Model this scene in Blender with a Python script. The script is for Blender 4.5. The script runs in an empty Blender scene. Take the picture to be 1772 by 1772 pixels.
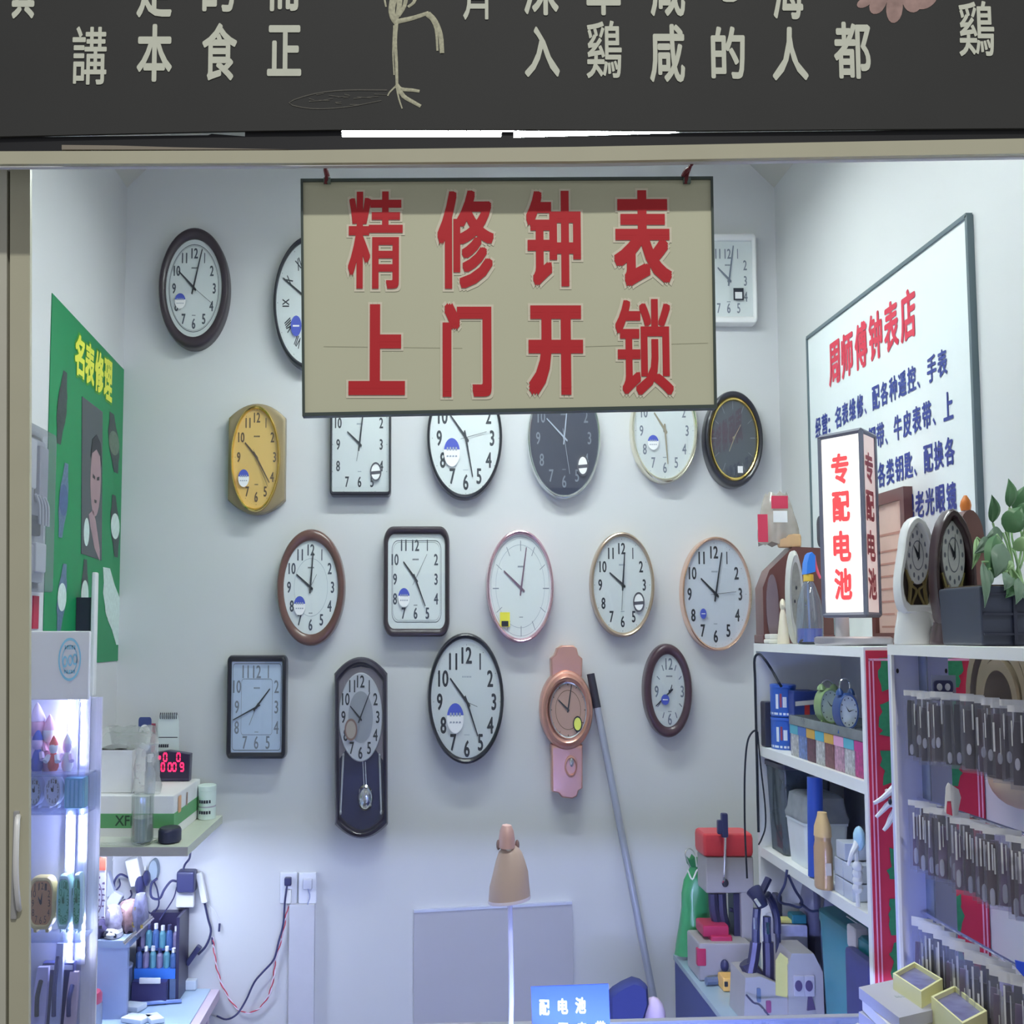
import bpy, math, random
from math import sin, cos, pi
from mathutils import Vector, Matrix

sc = bpy.context.scene
COL = sc.collection
random.seed(7)

# ------------------------------------------------------------------ camera
FPX, PX0, TILT, CAMZ = 2286.0, 735.0, math.radians(5.2), 1.65
B = 3.6                      # distance of the back wall
XL, XR = -0.833, 0.978       # side walls
SQ = 0.5625                  # the place is narrow: round things read as upright ovals
cam_d = bpy.data.cameras.new('camera')
cam_d.sensor_width = 36.0
cam_d.lens = 36.0 * FPX / 1772.0
cam_d.shift_x = (886.0 - PX0) / 1772.0
cam_d.clip_start = 0.02
cam = bpy.data.objects.new('camera', cam_d)
cam.location = (0, 0, CAMZ)
cam.rotation_euler = (pi / 2 + TILT, 0, 0)
COL.objects.link(cam)
sc.camera = cam

# ------------------------------------------------------------------ world, lights, exposure
sc.view_settings.view_transform = 'Standard'
sc.view_settings.look = 'None'
sc.view_settings.exposure = 0.0
sc.view_settings.gamma = 1.0
sc.view_settings.use_curve_mapping = False
wd = bpy.data.worlds.new('world')
wd.use_nodes = True
wd.node_tree.nodes['Background'].inputs[0].default_value = (0.93, 0.95, 1.0, 1)
wd.node_tree.nodes['Background'].inputs[1].default_value = 0.30
sc.world = wd


def area(name, loc, target, sx, sy, power, color):
    l = bpy.data.lights.new(name, 'AREA')
    l.shape = 'RECTANGLE'
    l.size, l.size_y, l.energy, l.color = sx, sy, power, color
    o = bpy.data.objects.new(name, l)
    o.location = loc
    o.rotation_euler = (Vector(target) - Vector(loc)).to_track_quat('-Z', 'Y').to_euler()
    COL.objects.link(o)
    return o


# the lamp of the market hall, high outside the shop front
area('hall_lamp', (0.35, -1.3, 5.5), (0.1, 1.45, 2.1), 0.12, 0.12, 90, (1.0, 0.99, 0.93))
TUBE_STRENGTH = 106.0         # ceiling tube
SHELF_LED = 130.0             # strip under the corner shelf
COUNTER_LED = 420.0           # strip inside the front counter
CASE_LED = 110.0              # dots in the glass case


# ------------------------------------------------------------------ helpers
def lin(c):
    c = c / 255.0
    return c / 12.92 if c <= 0.04045 else ((c + 0.055) / 1.055) ** 2.4


def ray(px, py):
    u, v = (px - PX0) / FPX, (886.0 - py) / FPX
    return Vector((u, cos(TILT) - v * sin(TILT), sin(TILT) + v * cos(TILT)))


C0 = Vector((0, 0, CAMZ))


def P(px, py, Y):
    d = ray(px, py)
    return C0 + d * (Y / d.y)


def PX(px, py, X):
    d = ray(px, py)
    return C0 + d * (X / d.x)


def PZ(px, py, Z):
    d = ray(px, py)
    return C0 + d * ((Z - CAMZ) / d.z)


MATS = {}


def M(name, rgb, rough=0.5, metal=0.0, k=1.65, noise=0.05, scale=25.0, emit=0.0, ecol=None, spec=0.5, coat=0.0, bump=0.0):
    """opaque procedural material; rgb is the colour as read off the photo, k lifts it to a surface colour"""
    if name in MATS:
        return MATS[name]
    m = bpy.data.materials.new(name)
    m.use_nodes = True
    nt = m.node_tree
    p = nt.nodes['Principled BSDF']
    c = [min(0.9, lin(x) * k) for x in rgb]
    tc = nt.nodes.new('ShaderNodeTexCoord')
    nz = nt.nodes.new('ShaderNodeTexNoise')
    nz.inputs['Scale'].default_value = scale
    nz.inputs['Detail'].default_value = 3.0
    nt.links.new(tc.outputs['Object'], nz.inputs['Vector'])
    mx = nt.nodes.new('ShaderNodeMix')
    mx.data_type = 'RGBA'
    mx.inputs[6].default_value = [x * (1 - noise) for x in c] + [1]
    mx.inputs[7].default_value = [min(0.95, x * (1 + noise)) for x in c] + [1]
    nt.links.new(nz.outputs['Fac'], mx.inputs[0])
    nt.links.new(mx.outputs[2], p.inputs['Base Color'])
    p.inputs['Roughness'].default_value = rough
    p.inputs['Metallic'].default_value = metal
    p.inputs['Specular IOR Level'].default_value = spec
    p.inputs['Coat Weight'].default_value = coat
    p.inputs['Coat Roughness'].default_value = 0.08
    if bump:
        bp = nt.nodes.new('ShaderNodeBump')
        bp.inputs['Strength'].default_value = bump
        bp.inputs['Distance'].default_value = 0.004
        nt.links.new(nz.outputs['Fac'], bp.inputs['Height'])
        nt.links.new(bp.outputs['Normal'], p.inputs['Normal'])
    if emit:
        p.inputs['Emission Color'].default_value = [lin(x) for x in (ecol or rgb)] + [1]
        p.inputs['Emission Strength'].default_value = emit
    MATS[name] = m
    return m


def CLEAR(name, tint=(235, 240, 240), body=0.12, rough=0.08, gloss=0.12, tintw=1.0):
    """clear plastic or glass: see-through, with a little milky body and a sheen"""
    if name in MATS:
        return MATS[name]
    m = bpy.data.materials.new(name)
    m.use_nodes = True
    nt = m.node_tree
    out = nt.nodes['Material Output']
    nt.nodes.remove(nt.nodes['Principled BSDF'])
    tr = nt.nodes.new('ShaderNodeBsdfTransparent')
    tr.inputs[0].default_value = [1 - tintw * (1 - lin(x)) for x in tint] + [1]
    df = nt.nodes.new('ShaderNodeBsdfDiffuse')
    df.inputs[0].default_value = [min(.9, lin(x)) for x in tint] + [1]
    tc = nt.nodes.new('ShaderNodeTexCoord')
    nz = nt.nodes.new('ShaderNodeTexNoise')
    nz.inputs['Scale'].default_value = 30
    nt.links.new(tc.outputs['Object'], nz.inputs['Vector'])
    mr = nt.nodes.new('ShaderNodeMapRange')
    mr.inputs['To Min'].default_value = body * 0.7
    mr.inputs['To Max'].default_value = min(1, body * 1.3)
    nt.links.new(nz.outputs['Fac'], mr.inputs['Value'])
    mx = nt.nodes.new('ShaderNodeMixShader')
    nt.links.new(mr.outputs[0], mx.inputs[0])
    nt.links.new(tr.outputs[0], mx.inputs[1])
    nt.links.new(df.outputs[0], mx.inputs[2])
    gl = nt.nodes.new('ShaderNodeBsdfGlossy')
    gl.inputs['Roughness'].default_value = rough
    lw = nt.nodes.new('ShaderNodeLayerWeight')
    lw.inputs['Blend'].default_value = 0.3
    ml = nt.nodes.new('ShaderNodeMath')
    ml.operation = 'MULTIPLY_ADD'
    ml.inputs[1].default_value = 0.3
    ml.inputs[2].default_value = gloss * 0.3
    nt.links.new(lw.outputs['Fresnel'], ml.inputs[0])
    mx2 = nt.nodes.new('ShaderNodeMixShader')
    nt.links.new(ml.outputs[0], mx2.inputs[0])
    nt.links.new(mx.outputs[0], mx2.inputs[1])
    nt.links.new(gl.outputs[0], mx2.inputs[2])
    nt.links.new(mx2.outputs[0], out.inputs[0])
    MATS[name] = m
    return m


def GLOW(name, rgb, strength):
    if name in MATS:
        return MATS[name]
    m = bpy.data.materials.new(name)
    m.use_nodes = True
    p = m.node_tree.nodes['Principled BSDF']
    p.inputs['Base Color'].default_value = [lin(x) for x in rgb] + [1]
    p.inputs['Emission Color'].default_value = [lin(x) for x in rgb] + [1]
    p.inputs['Emission Strength'].default_value = strength
    MATS[name] = m
    return m


# ------------------------------------------------------------------ text outlines (built before the scene fills up)
_G = {}


def glyphs(strings):
    tmp = []
    for s in strings:
        if s in _G:
            continue
        c = bpy.data.curves.new('t', 'FONT')
        c.body = s
        c.resolution_u = 3
        o = bpy.data.objects.new('t', c)
        COL.objects.link(o)
        tmp.append((s, o, c))
    dg = bpy.context.evaluated_depsgraph_get()
    for s, o, c in tmp:
        m = o.evaluated_get(dg).to_mesh()
        vs = [(v.co.x, v.co.y) for v in m.vertices]
        fs = [tuple(f.vertices) for f in m.polygons]
        x0, x1 = min(v[0] for v in vs), max(v[0] for v in vs)
        y0, y1 = min(v[1] for v in vs), max(v[1] for v in vs)
        _G[s] = ([((x - x0) / max(1e-6, x1 - x0), (y - y0) / max(1e-6, y1 - y0)) for x, y in vs], fs, (x0, y0, x1, y1))
        o.evaluated_get(dg).to_mesh_clear()
    for s, o, c in tmp:
        bpy.data.objects.remove(o)
        bpy.data.curves.remove(c)


_all = set('精修钟表上门开锁講本食正真走的而齊深草咸心海入人都鷄名理周师傅店经营维配各种遥控手钢带牛皮类钥匙换近视老光眼镜专电池：、')
_all |= {str(i) for i in range(13)} | {'I', 'II', 'III', 'IIII', 'V', 'VI', 'VII', 'VIII', 'IX', 'X', 'XI', 'XII', 'XFI', '30', '57'}
glyphs(sorted(_all))
WIDE = 1.0


class FR:
    """a flat frame in space: point = o + ux*x + uy*y + n*h"""

    def __init__(s, o, ux, uy, n):
        s.o, s.ux, s.uy, s.n = Vector(o), Vector(ux), Vector(uy), Vector(n)

    def __call__(s, x, y, h=0.0):
        return s.o + s.ux * x + s.uy * y + s.n * h


def FY(Y):
    return FR((0, Y, 0), (1, 0, 0), (0, 0, 1), (0, -1, 0))


def FL(X):      # left wall, text runs away from the door
    return FR((X, 0, 0), (0, 1, 0), (0, 0, 1), (1, 0, 0))


def FRW(X):     # right wall, text runs towards the door
    return FR((X, 0, 0), (0, -1, 0), (0, 0, 1), (-1, 0, 0))


class MB:
    def __init__(s):
        s.v, s.f = [], []

    def add(s, vs, fs):
        b = len(s.v)
        s.v += [Vector(v) for v in vs]
        s.f += [tuple(b + i for i in f) for f in fs]
        return s

    def box(s, x0, x1, y0, y1, z0, z1):
        return s.hexa([(x0, y0, z0), (x1, y0, z0), (x1, y1, z0), (x0, y1, z0)], [(x0, y0, z1), (x1, y0, z1), (x1, y1, z1), (x0, y1, z1)])

    def hexa(s, lo, hi):
        n = len(lo)
        return s.add(list(lo) + list(hi), [tuple(range(n - 1, -1, -1)), tuple(range(n, 2 * n))] + [(i, (i + 1) % n, n + (i + 1) % n, n + i) for i in range(n)])

    def rbox(s, x0, x1, y0, y1, z0, z1, r=0.006, taper=0.0):
        """box with rounded corners and edges"""
        cx, cy, a, b = (x0 + x1) / 2, (y0 + y1) / 2, abs(x1 - x0) / 2, abs(y1 - y0) / 2
        r = min(r, a * .9 / SQ, b * .9, (z1 - z0) * .45)
        loops = []
        for z, i in ((z0, .7 * r), (z0 + .3 * r, .2 * r), (z0 + r, 0), (z1 - r, 0), (z1 - .3 * r, .2 * r), (z1, .7 * r)):
            t = 1 - taper * (z1 - z) / (z1 - z0)
            loops.append([(x, y, z) for x, y in rrect(cx, cy, a * t - i * SQ, b * t - i, r * SQ, r, 3)])
        return s.loft(loops, True, True)

    def loft(s, loops, cap0=False, cap1=False, closed=True):
        n = len(loops[0])
        fs = []
        m = n if closed else n - 1
        for j in range(len(loops) - 1):
            for i in range(m):
                k = (i + 1) % n
                fs.append((j * n + i, j * n + k, (j + 1) * n + k, (j + 1) * n + i))
        if cap0:
            fs.append(tuple(range(n - 1, -1, -1)))
        if cap1:
            fs.append(tuple((len(loops) - 1) * n + i for i in range(n)))
        return s.add([p for l in loops for p in l], fs)

    def lathe(s, c, prof, n=24, sx=SQ, sy=1.0):
        loops = [[(c[0] + r * sx * cos(2 * pi * i / n), c[1] + r * sy * sin(2 * pi * i / n), c[2] + z) for i in range(n)] for r, z in prof]
        return s.loft(loops, prof[0][0] > 1e-5, prof[-1][0] > 1e-5)

    def ball(s, c, rx, ry, rz, n=12, m=8, jit=0.0):
        loops = []
        for j in range(m + 1):
            t = -pi / 2 + pi * j / m
            q = 1 + random.uniform(-jit, jit)
            loops.append([(c[0] + rx * cos(t) * cos(2 * pi * i / n) * q * (1 + random.uniform(-jit, jit)), c[1] + ry * cos(t) * sin(2 * pi * i / n) * q,
                           c[2] + rz * sin(t)) for i in range(n)])
        return s.loft(loops)

    def tube(s, pts, r, n=8, smooth=4, flat=1.0):
        pts = [Vector(p) for p in pts]
        if smooth and len(pts) > 2:
            q = []
            e = [pts[0] * 2 - pts[1]] + pts + [pts[-1] * 2 - pts[-2]]
            for i in range(1, len(e) - 2):
                p0, p1, p2, p3 = e[i - 1], e[i], e[i + 1], e[i + 2]
                for j in range(smooth):
                    t = j / smooth
                    q.append(.5 * (2 * p1 + (p2 - p0) * t + (2 * p0 - 5 * p1 + 4 * p2 - p3) * t * t + (3 * p1 - p0 - 3 * p2 + p3) * t ** 3))
            pts = q + [pts[-1]]
        loops = []
        rr = r if isinstance(r, (list, tuple)) else None
        for i, p in enumerate(pts):
            d = (pts[min(i + 1, len(pts) - 1)] - pts[max(i - 1, 0)]).normalized()
            a = d.cross(Vector((0, 1, 0)))
            if a.length < .1:
                a = d.cross(Vector((1, 0, 0)))
            a.normalize()
            b = a.cross(d)
            ri = r if rr is None else rr[0] + (rr[-1] - rr[0]) * i / (len(pts) - 1)
            loops.append([p + (a * cos(2 * pi * k / n) + b * sin(2 * pi * k / n) * flat) * ri for k in range(n)])
        return s.loft(loops, True, True)

    def prism_y(s, xz, y0, y1):
        return s.hexa([(x, y0, z) for x, z in xz], [(x, y1, z) for x, z in xz])

    def prism_x(s, yz, x0, x1):
        return s.hexa([(x0, y, z) for y, z in yz], [(x1, y, z) for y, z in yz])

    def flat(s, fr, pts, h=0.0, th=0.0):
        """flat outline in a frame, optionally with thickness"""
        if th:
            return s.hexa([fr(x, y, h) for x, y in pts], [fr(x, y, h + th) for x, y in pts])
        return s.add([fr(x, y, h) for x, y in pts], [tuple(range(len(pts)))])

    def text(s, st, fr, x0, y0, x1, y1, h=0.0004, bold=(0, 0), n=0):
        vs, fs, _ = _G[st]
        sh = [(0, 0)] if not bold[0] else [(0, 0)] + ([(-1, -1), (0, -1), (1, -1), (-1, 0), (1, 0), (-1, 1), (0, 1), (1, 1)] if n == 0 else [(cos(2 * pi * i / n), sin(2 * pi * i / n)) for i in range(n)])
        for k, (dx, dy) in enumerate(sh):
            s.add([fr(x0 + bold[0] + (x1 - x0 - 2 * bold[0]) * x + dx * bold[0], y0 + bold[1] + (y1 - y0 - 2 * bold[1]) * y + dy * bold[1], h + k * 0.00003) for x, y in vs], fs)
        return s

    def xf(s, mat):
        s.v = [mat @ v for v in s.v]
        return s

    def build(s, name, mat, parent=None, smooth=True, angle=40):
        off = parent_origin(parent)
        me = bpy.data.meshes.new(name)
        me.from_pydata([v - off for v in s.v], [], s.f)
        me.update()
        import bmesh
        bm = bmesh.new()
        bm.from_mesh(me)
        bmesh.ops.recalc_face_normals(bm, faces=bm.faces)
        bm.to_mesh(me)
        bm.free()
        if smooth:
            me.shade_smooth()
            me.set_sharp_from_angle(angle=math.radians(angle))
        if mat:
            me.materials.append(mat)
        o = bpy.data.objects.new(name, me)
        COL.objects.link(o)
        if smooth:
            wn = o.modifiers.new('weighted', 'WEIGHTED_NORMAL')
            wn.keep_sharp = True
        if parent is not None:
            o.parent = parent
        return o


def parent_origin(p):
    v = Vector((0, 0, 0))
    while p is not None:
        v = v + p.location
        p = p.parent
    return v


def rrect(cx, cy, a, b, ra, rb, k=4):
    """rounded rectangle outline"""
    ra, rb = min(ra, a * .99), min(rb, b * .99)
    pts = []
    for q, (sx, sy) in enumerate(((1, 1), (-1, 1), (-1, -1), (1, -1))):
        for i in range(k + 1):
            t = pi / 2 * (q + i / k)
            pts.append((cx + sx * (a - ra) + ra * cos(t), cy + sy * (b - rb) + rb * sin(t)))
    return pts


def oval(cx, cy, a, b, n=48):
    return [(cx + a * cos(2 * pi * i / n), cy + b * sin(2 * pi * i / n)) for i in range(n)]


def thing(name, label, cat, loc=(0, 0, 0), group=None):
    o = bpy.data.objects.new(name, None)
    o.empty_display_size = 0.03
    o.location = loc
    COL.objects.link(o)
    return tag(o, label, cat, group)


def tag(o, label, cat, group=None):
    o['label'] = label
    o['category'] = cat
    if group:
        o['group'] = group
    return o


def struct(o):
    o['kind'] = 'structure'
    return o


def dup(root, delta, label, group=None):
    r = root.copy()
    COL.objects.link(r)
    r.location = root.location + Vector(delta)
    r['label'] = label
    if group:
        r['group'] = group
    for ch in list(root.children):
        c = ch.copy()
        COL.objects.link(c)
        c.parent = r
        for g in list(ch.children):
            d = g.copy()
            COL.objects.link(d)
            d.parent = c
    return r


def ppoly(pts, Y):
    """pixel outline to (x, z) at depth Y"""
    return [(p.x, p.z) for p in (P(a, b, Y) for a, b in pts)]


def pbox(x0, y0, x1, y1, Y):
    a, b = P(min(x0, x1), max(y0, y1), Y), P(max(x0, x1), min(y0, y1), Y)
    return a.x, a.z, b.x, b.z

# ================================================================== the room
m_wall = M('white wall paint', (215, 216, 217), .75, k=1.0, noise=.015, scale=6)
m_ceil = M('ceiling paint', (205, 203, 195), .8, k=1.0, noise=.02, scale=5)
m_floor = M('floor tile', (105, 103, 100), .4, k=1.0)
m_alu = M('beige aluminium', (166, 163, 142), .38, k=1.55, noise=.06, scale=14)
m_alu2 = M('pale aluminium', (176, 174, 160), .35, k=1.5, noise=.04)
m_black = M('black', (22, 22, 26), .5, k=1.3)
m_white = M('white plastic', (240, 240, 242), .4, k=.95, noise=.02)
m_dark = M('charcoal', (46, 46, 60), .45, k=1.3)
m_chrome = M('chrome', (225, 225, 230), .14, metal=1.0, k=1.0)
m_gold = M('polished gold', (226, 190, 110), .2, metal=1.0, k=1.3)

ZC = P(1337, 325, B).z       # where walls meet the coved ceiling
RT = 3.02                    # flat of the ceiling
struct(MB().box(XL - .25, XR + .3, B, B + .06, 0, 3.1).build('wall_back', m_wall))
struct(MB().box(XL - .06, XL, 1.53, B, 0, ZC + .001).build('wall_left', m_wall))
struct(MB().box(XR, XR + .06, 1.40, B, 0, ZC + .001).build('wall_right', m_wall))
struct(MB().prism_y([(XL - .06, ZC), (XL, ZC), (XL + .13, RT), (XR - .13, RT), (XR, ZC), (XR + .06, ZC), (XR + .06, RT + .08), (XL - .06, RT + .08)], 1.53, B).build('ceiling', m_ceil))
struct(MB().box(-1.8, 1.8, -2.5, B, -.05, 0).build('floor', m_floor))

# door header: beige aluminium beam with a pale track under it
b = MB()
b.prism_y(ppoly([(-60, 262), (500, 260), (1000, 254), (1850, 238), (1850, 264), (1000, 279), (500, 282), (-60, 284)], 1.437), 1.437, 1.4445)
hd = struct(b.build('trim_1', m_alu))
b = MB()
b.prism_y(ppoly([(-60, 280), (500, 278), (1000, 275), (1850, 261), (1850, 271), (1000, 285), (500, 288), (-60, 290)], 1.455), 1.4545, 1.462)
b.build('door_track', M('pale track', (196, 196, 206), .5, k=1.5), hd)
b = MB()
b.prism_y(ppoly([(107, 251), (200, 252), (300, 255), (500, 259), (107, 259)], 1.437), 1.4365, 1.4445)
b.build('sealing_strip', M('grey seal', (120, 112, 100), .6), hd)

# wall above the header hidden behind the chalkboard
x0, _, x1, _ = pbox(-80, 100, 1860, 0, 1.5)
zt = P(800, 236, 1.46).z
struct(MB().box(x0 - .3, x1 + .3, 1.49, 1.53, P(800, 180, 1.5).z, 3.1).build('wall_front', m_wall))
b = MB()
pl = [(-60, 238, 259)]
rail = [(-60, 238), (360, 234), (366, 231.5), (424, 236), (591, 237), (868, 237), (868, 228), (889, 228), (889, 238), (1180, 230), (1850, 222), (1850, 240), (1000, 256), (500, 262), (-60, 264)]
b.prism_y(ppoly(rail, 1.45), 1.45, 1.469)
rail_o = struct(b.build('trim_2', m_black))
b = MB()
b.prism_y(ppoly([(424, 224), (591, 224), (591, 239), (424, 239)], 1.45), 1.4502, 1.4688)
b.build('rail_block', m_black, rail_o)

# ------------------------------------------------------------------ chalkboard fascia
YF = 1.4455
fa = thing('chalkboard_fascia', 'black chalkboard shop fascia with cream characters and a chalk crane above the doorway', 'signboard', P(886, 120, YF + .02))
b = MB()
b.prism_y(ppoly([(-80, -220), (1860, -220), (1860, 221), (1180, 226), (870, 224), (600, 224), (366, 227.5), (-80, 238)], YF), YF, YF + .004)
b.build('board', M('chalkboard', (54, 54, 53), .7, k=1.0, noise=.10, scale=9), fa)
m_chalk = M('cream chalk paint', (182, 184, 170), .8, k=1.6, noise=.06, scale=60)
fr = FY(YF)
b = MB()


def chalk(ch, x0, y0, x1, y1, w=.0013):
    a = pbox(x0, y0, x1, y1, YF)
    MB().text(ch, fr, a[0], a[1], a[2], a[3], .0006, ((w * .8, w * 1.3) if ch not in '講鷄齊' else (w * .45, w * .6)), 8).build('lettering', m_chalk, fa)


for a in (('講', 124, 46, 186, 147), ('本', 236, 42, 299, 142), ('食', 349, 40, 411, 140), ('正', 462, 44, 522, 132),
          ('入', 908, 46, 968, 134), ('鷄', 1015, 36, 1075, 136), ('咸', 1125, 42, 1184, 143), ('的', 1231, 46, 1288, 137),
          ('人', 1337, 47, 1397, 140), ('都', 1444, 38, 1505, 137), ('鷄', 1660, 2, 1718, 98),
          ('真', 20, -70, 62, 33), ('走', 236, -72, 299, 31), ('的', 350, -75, 408, 21), ('而', 464, -76, 520, 20),
          ('齊', 800, -70, 853, 35), ('深', 906, -72, 966, 27), ('草', 1015, -72, 1073, 27), ('咸', 1126, -72, 1184, 29),
          ('心', 1232, -95, 1288, 4), ('海', 1337, -70, 1389, 34)):
    chalk(*a)
# chalk crane
b = MB()


def chs(pts, w=.0014, h=.0):
    w *= .85
    b.tube([P(x, y, YF - .0004 - h) for x, y in pts], [w, w * .7], 6, 3, .25)


chs([(683, -10), (678, 14), (680, 30), (686, 40)], .005)
chs([(692, -10), (690, 18), (684, 36)], .004)
chs([(704, -12), (700, 10), (690, 28)], .003)
chs([(722, -12), (716, 4), (706, 12)], .0025)
chs([(664, -8), (668, 12)], .0015)
chs([(686, 40), (684, 70), (686, 110), (687, 148)], .0026)
chs([(682, 44), (680, 90), (682, 130)], .0012)
chs([(684, 38), (715, 31), (742, 22)], .0035)
chs([(740, 24), (752, 36), (762, 60), (765, 92)], .0042)
chs([(744, 28), (754, 50), (757, 88)], .002)
chs([(686, 146), (694, 154), (714, 156), (726, 158)], .0028)
chs([(687, 148), (698, 166), (714, 176), (728, 184)], .0032)
chs([(686, 148), (690, 170), (696, 188)], .0013)
chs([(684, 150), (674, 160), (671, 166)], .0012)
b.build('crane_drawing', M('chalk lines', (176, 174, 150), .8, k=1.25, noise=.5, scale=300), fa)
b = MB()
chs([(670, 156), (600, 156), (545, 162), (500, 178), (540, 188), (600, 185), (660, 174)], .0009)
for i in range(16):
    x = random.uniform(530, 650)
    y = random.uniform(162, 182)
    chs([(x, y), (x + random.uniform(8, 25), y - random.uniform(-3, 4))], .0006)
b.build('chalk_shadow', M('faint chalk', (92, 90, 84), .8, k=1.2, noise=.3, scale=300), fa)
b = MB()
for cx, cy, rx, ry, rot in ((1496, 4, 16, 8, -.5), (1520, 4, 15, 22, .5), (1548, 12, 16, 28, .1), (1578, 2, 18, 20, -.3), (1602, 2, 22, 12, -.5), (1565, -12, 30, 20, 0), (1524, -12, 26, 16, 0)):
    pts = []
    for i in range(18):
        t = 2 * pi * i / 18
        q = 1 + .35 * max(0, cos(t)) ** 6
        X, Y = rx * cos(t) * .9, ry * sin(t) * q
        pts.append((cx + X * cos(rot) - Y * sin(rot), cy + X * sin(rot) + Y * cos(rot)))
    c = P(cx, cy, YF - .0012)
    ring = [P(x, y, YF - .0004) for x, y in pts]
    n = len(ring)
    b.add(ring + [c], [(i, (i + 1) % n, n) for i in range(n)])
b.build('peony_drawing', M('pink chalk', (150, 124, 118), .8, k=1.5, noise=.45, scale=70), fa)

# ------------------------------------------------------------------ sliding door leaf at the side


def leafpart(name, xa, xb, ytop, ya, yb, mat, parent=None):
    """upright strip of the door, leaning very slightly as in the photo"""
    return MB().prism_y(ppoly([(xa, ytop), (xb, ytop), (xb - 5, 3540), (xa - 5, 3540)], ya), ya, yb).build(name, mat, parent)


dr = struct(leafpart('door_1', -40, 12, 286, 1.505, 1.513, m_alu2))
leafpart('rubber_gap', 9, 20, 292, 1.512, 1.516, M('shadow gap rubber', (92, 90, 78), .6), dr)
leafpart('stile', 17.5, 52, 290, 1.506, 1.514, m_alu, dr)
h = MB()
h.tube([P(33, 1410, 1.512), P(30, 1420, 1.498), P(28, 1470, 1.488), P(28, 1520, 1.488), P(32, 1565, 1.498), P(34, 1576, 1.512)], .0032, 8, 4, 1.0)
h.build('handle', M('white door pull', (205, 205, 212), .3, k=1.5), dr)
a = pbox(20, 1590, 36, 1402, 1.509)
MB().rbox(a[0], a[2], 1.503, 1.508, a[1], a[3], .003).build('handle_plate', M('grey pull plate', (140, 140, 140), .4), dr)
a = pbox(11, 296, 17, 287, 1.51)
MB().box(a[0], a[2], 1.505, 1.53, a[1], a[3]).build('felt_pad', m_white, dr)

# ------------------------------------------------------------------ ceiling tube lamp
YT = 2.92
a, c = P(592, 234, YT), P(1166, 235, YT)
m_tube = GLOW('tube light', (240, 252, 250), TUBE_STRENGTH)
for yt, zt, lab in ((YT, a.z, 'white LED tube batten hung below the ceiling, glimpsed over the door header'), (2.1, 2.9, 'unseen white LED tube batten added inside the door to even the wall light')):
    tl = thing('tube_lamp', lab, 'ceiling lamp', ((a.x + c.x) / 2, yt, zt + .04), 'ceiling battens')
    MB().box(a.x - .01, c.x + .01, yt - .03, yt + .03, zt + .002, zt + .04).build('batten', m_white, tl)
    MB().box(a.x, c.x, yt - .024, yt + .024, zt - .001, zt + .0015).build('diffuser', m_tube if yt == YT else GLOW('front fill light', (240, 252, 250), TUBE_STRENGTH * .82), tl)  # the second batten is added out of view to fill the wall light
    for x in (a.x + .08, c.x - .08):
        MB().tube([(x, yt, zt + .04), (x, yt, RT)], .003, 6, 0).build('hanger', m_dark, tl)

# ------------------------------------------------------------------ hanging sign in the doorway
YS = 1.476
m_red = M('red sign vinyl', (176, 30, 38), .5, k=1.5, noise=.04)
sg = thing('hanging_sign', 'large cream sign with eight bold red characters hanging in the doorway', 'sign', P(880, 305, YS))
cor = [(520, 309), (1234, 305), (1241, 706), (523, 720)]
b = MB()
b.prism_y(ppoly([(522, 311), (1232, 307), (1239, 703), (525, 717)], YS), YS, YS + .012)
b.build('board', M('cream sign board', (176, 176, 152), .55, k=1.62, noise=.035, scale=7), sg)
b = MB()
o_, i_ = ppoly(cor, YS - .003), ppoly([(524, 314), (1230.5, 310), (1236.5, 700), (527.5, 714)], YS - .003)
b.loft([[(x, YS + .014, z) for x, z in o_], [(x, YS - .003, z) for x, z in o_], [(x, YS - .003, z) for x, z in i_], [(x, YS + .0, z) for x, z in i_]])
b.build('frame', M('dark green grey frame', (62, 72, 68), .45, k=1.5), sg)
m_lout = M('pale pink outline', (226, 200, 180), .5, k=1.45, noise=.03)
fr = FY(YS)
for ch, x0, y0, x1, y1 in (('精', 602, 332, 697, 500), ('修', 757, 330, 854, 500), ('钟', 911, 331, 1004, 496), ('表', 1063, 330, 1160, 496),
                           ('上', 603, 527, 701, 684), ('门', 766, 525, 850, 687), ('开', 915, 529, 1008, 684), ('锁', 1066, 518, 1163, 684)):
    a = pbox(x0, y0, x1, y1, YS)
    bo = {'精': (.0014, .0011), '锁': (.0015, .0016), '修': (.0019, .0022), '钟': (.0021, .0024), '表': (.0026, .0028), '门': (.0027, .0030)}.get(ch, (.0033, .0038))
    MB().text(ch, fr, *a, h=.0014, bold=bo).build('lettering', m_red, sg)
    a = pbox(x0 - 4, y0 - 4, x1 + 4, y1 + 5, YS)
    MB().text(ch, fr, *a, h=.0005, bold=(bo[0] + .0022, bo[1] + .0024)).build('lettering_outline', m_lout, sg)
b = MB()
b.flat(fr, ppoly([(560, 599), (800, 602), (800, 602.8), (560, 599.9)], YS), .0004)
b.flat(fr, ppoly([(980, 600), (1225, 593), (1225, 593.8), (980, 601)], YS), .0004)
b.build('crease', M('faint crease', (160, 160, 138), .6), sg)
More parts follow.
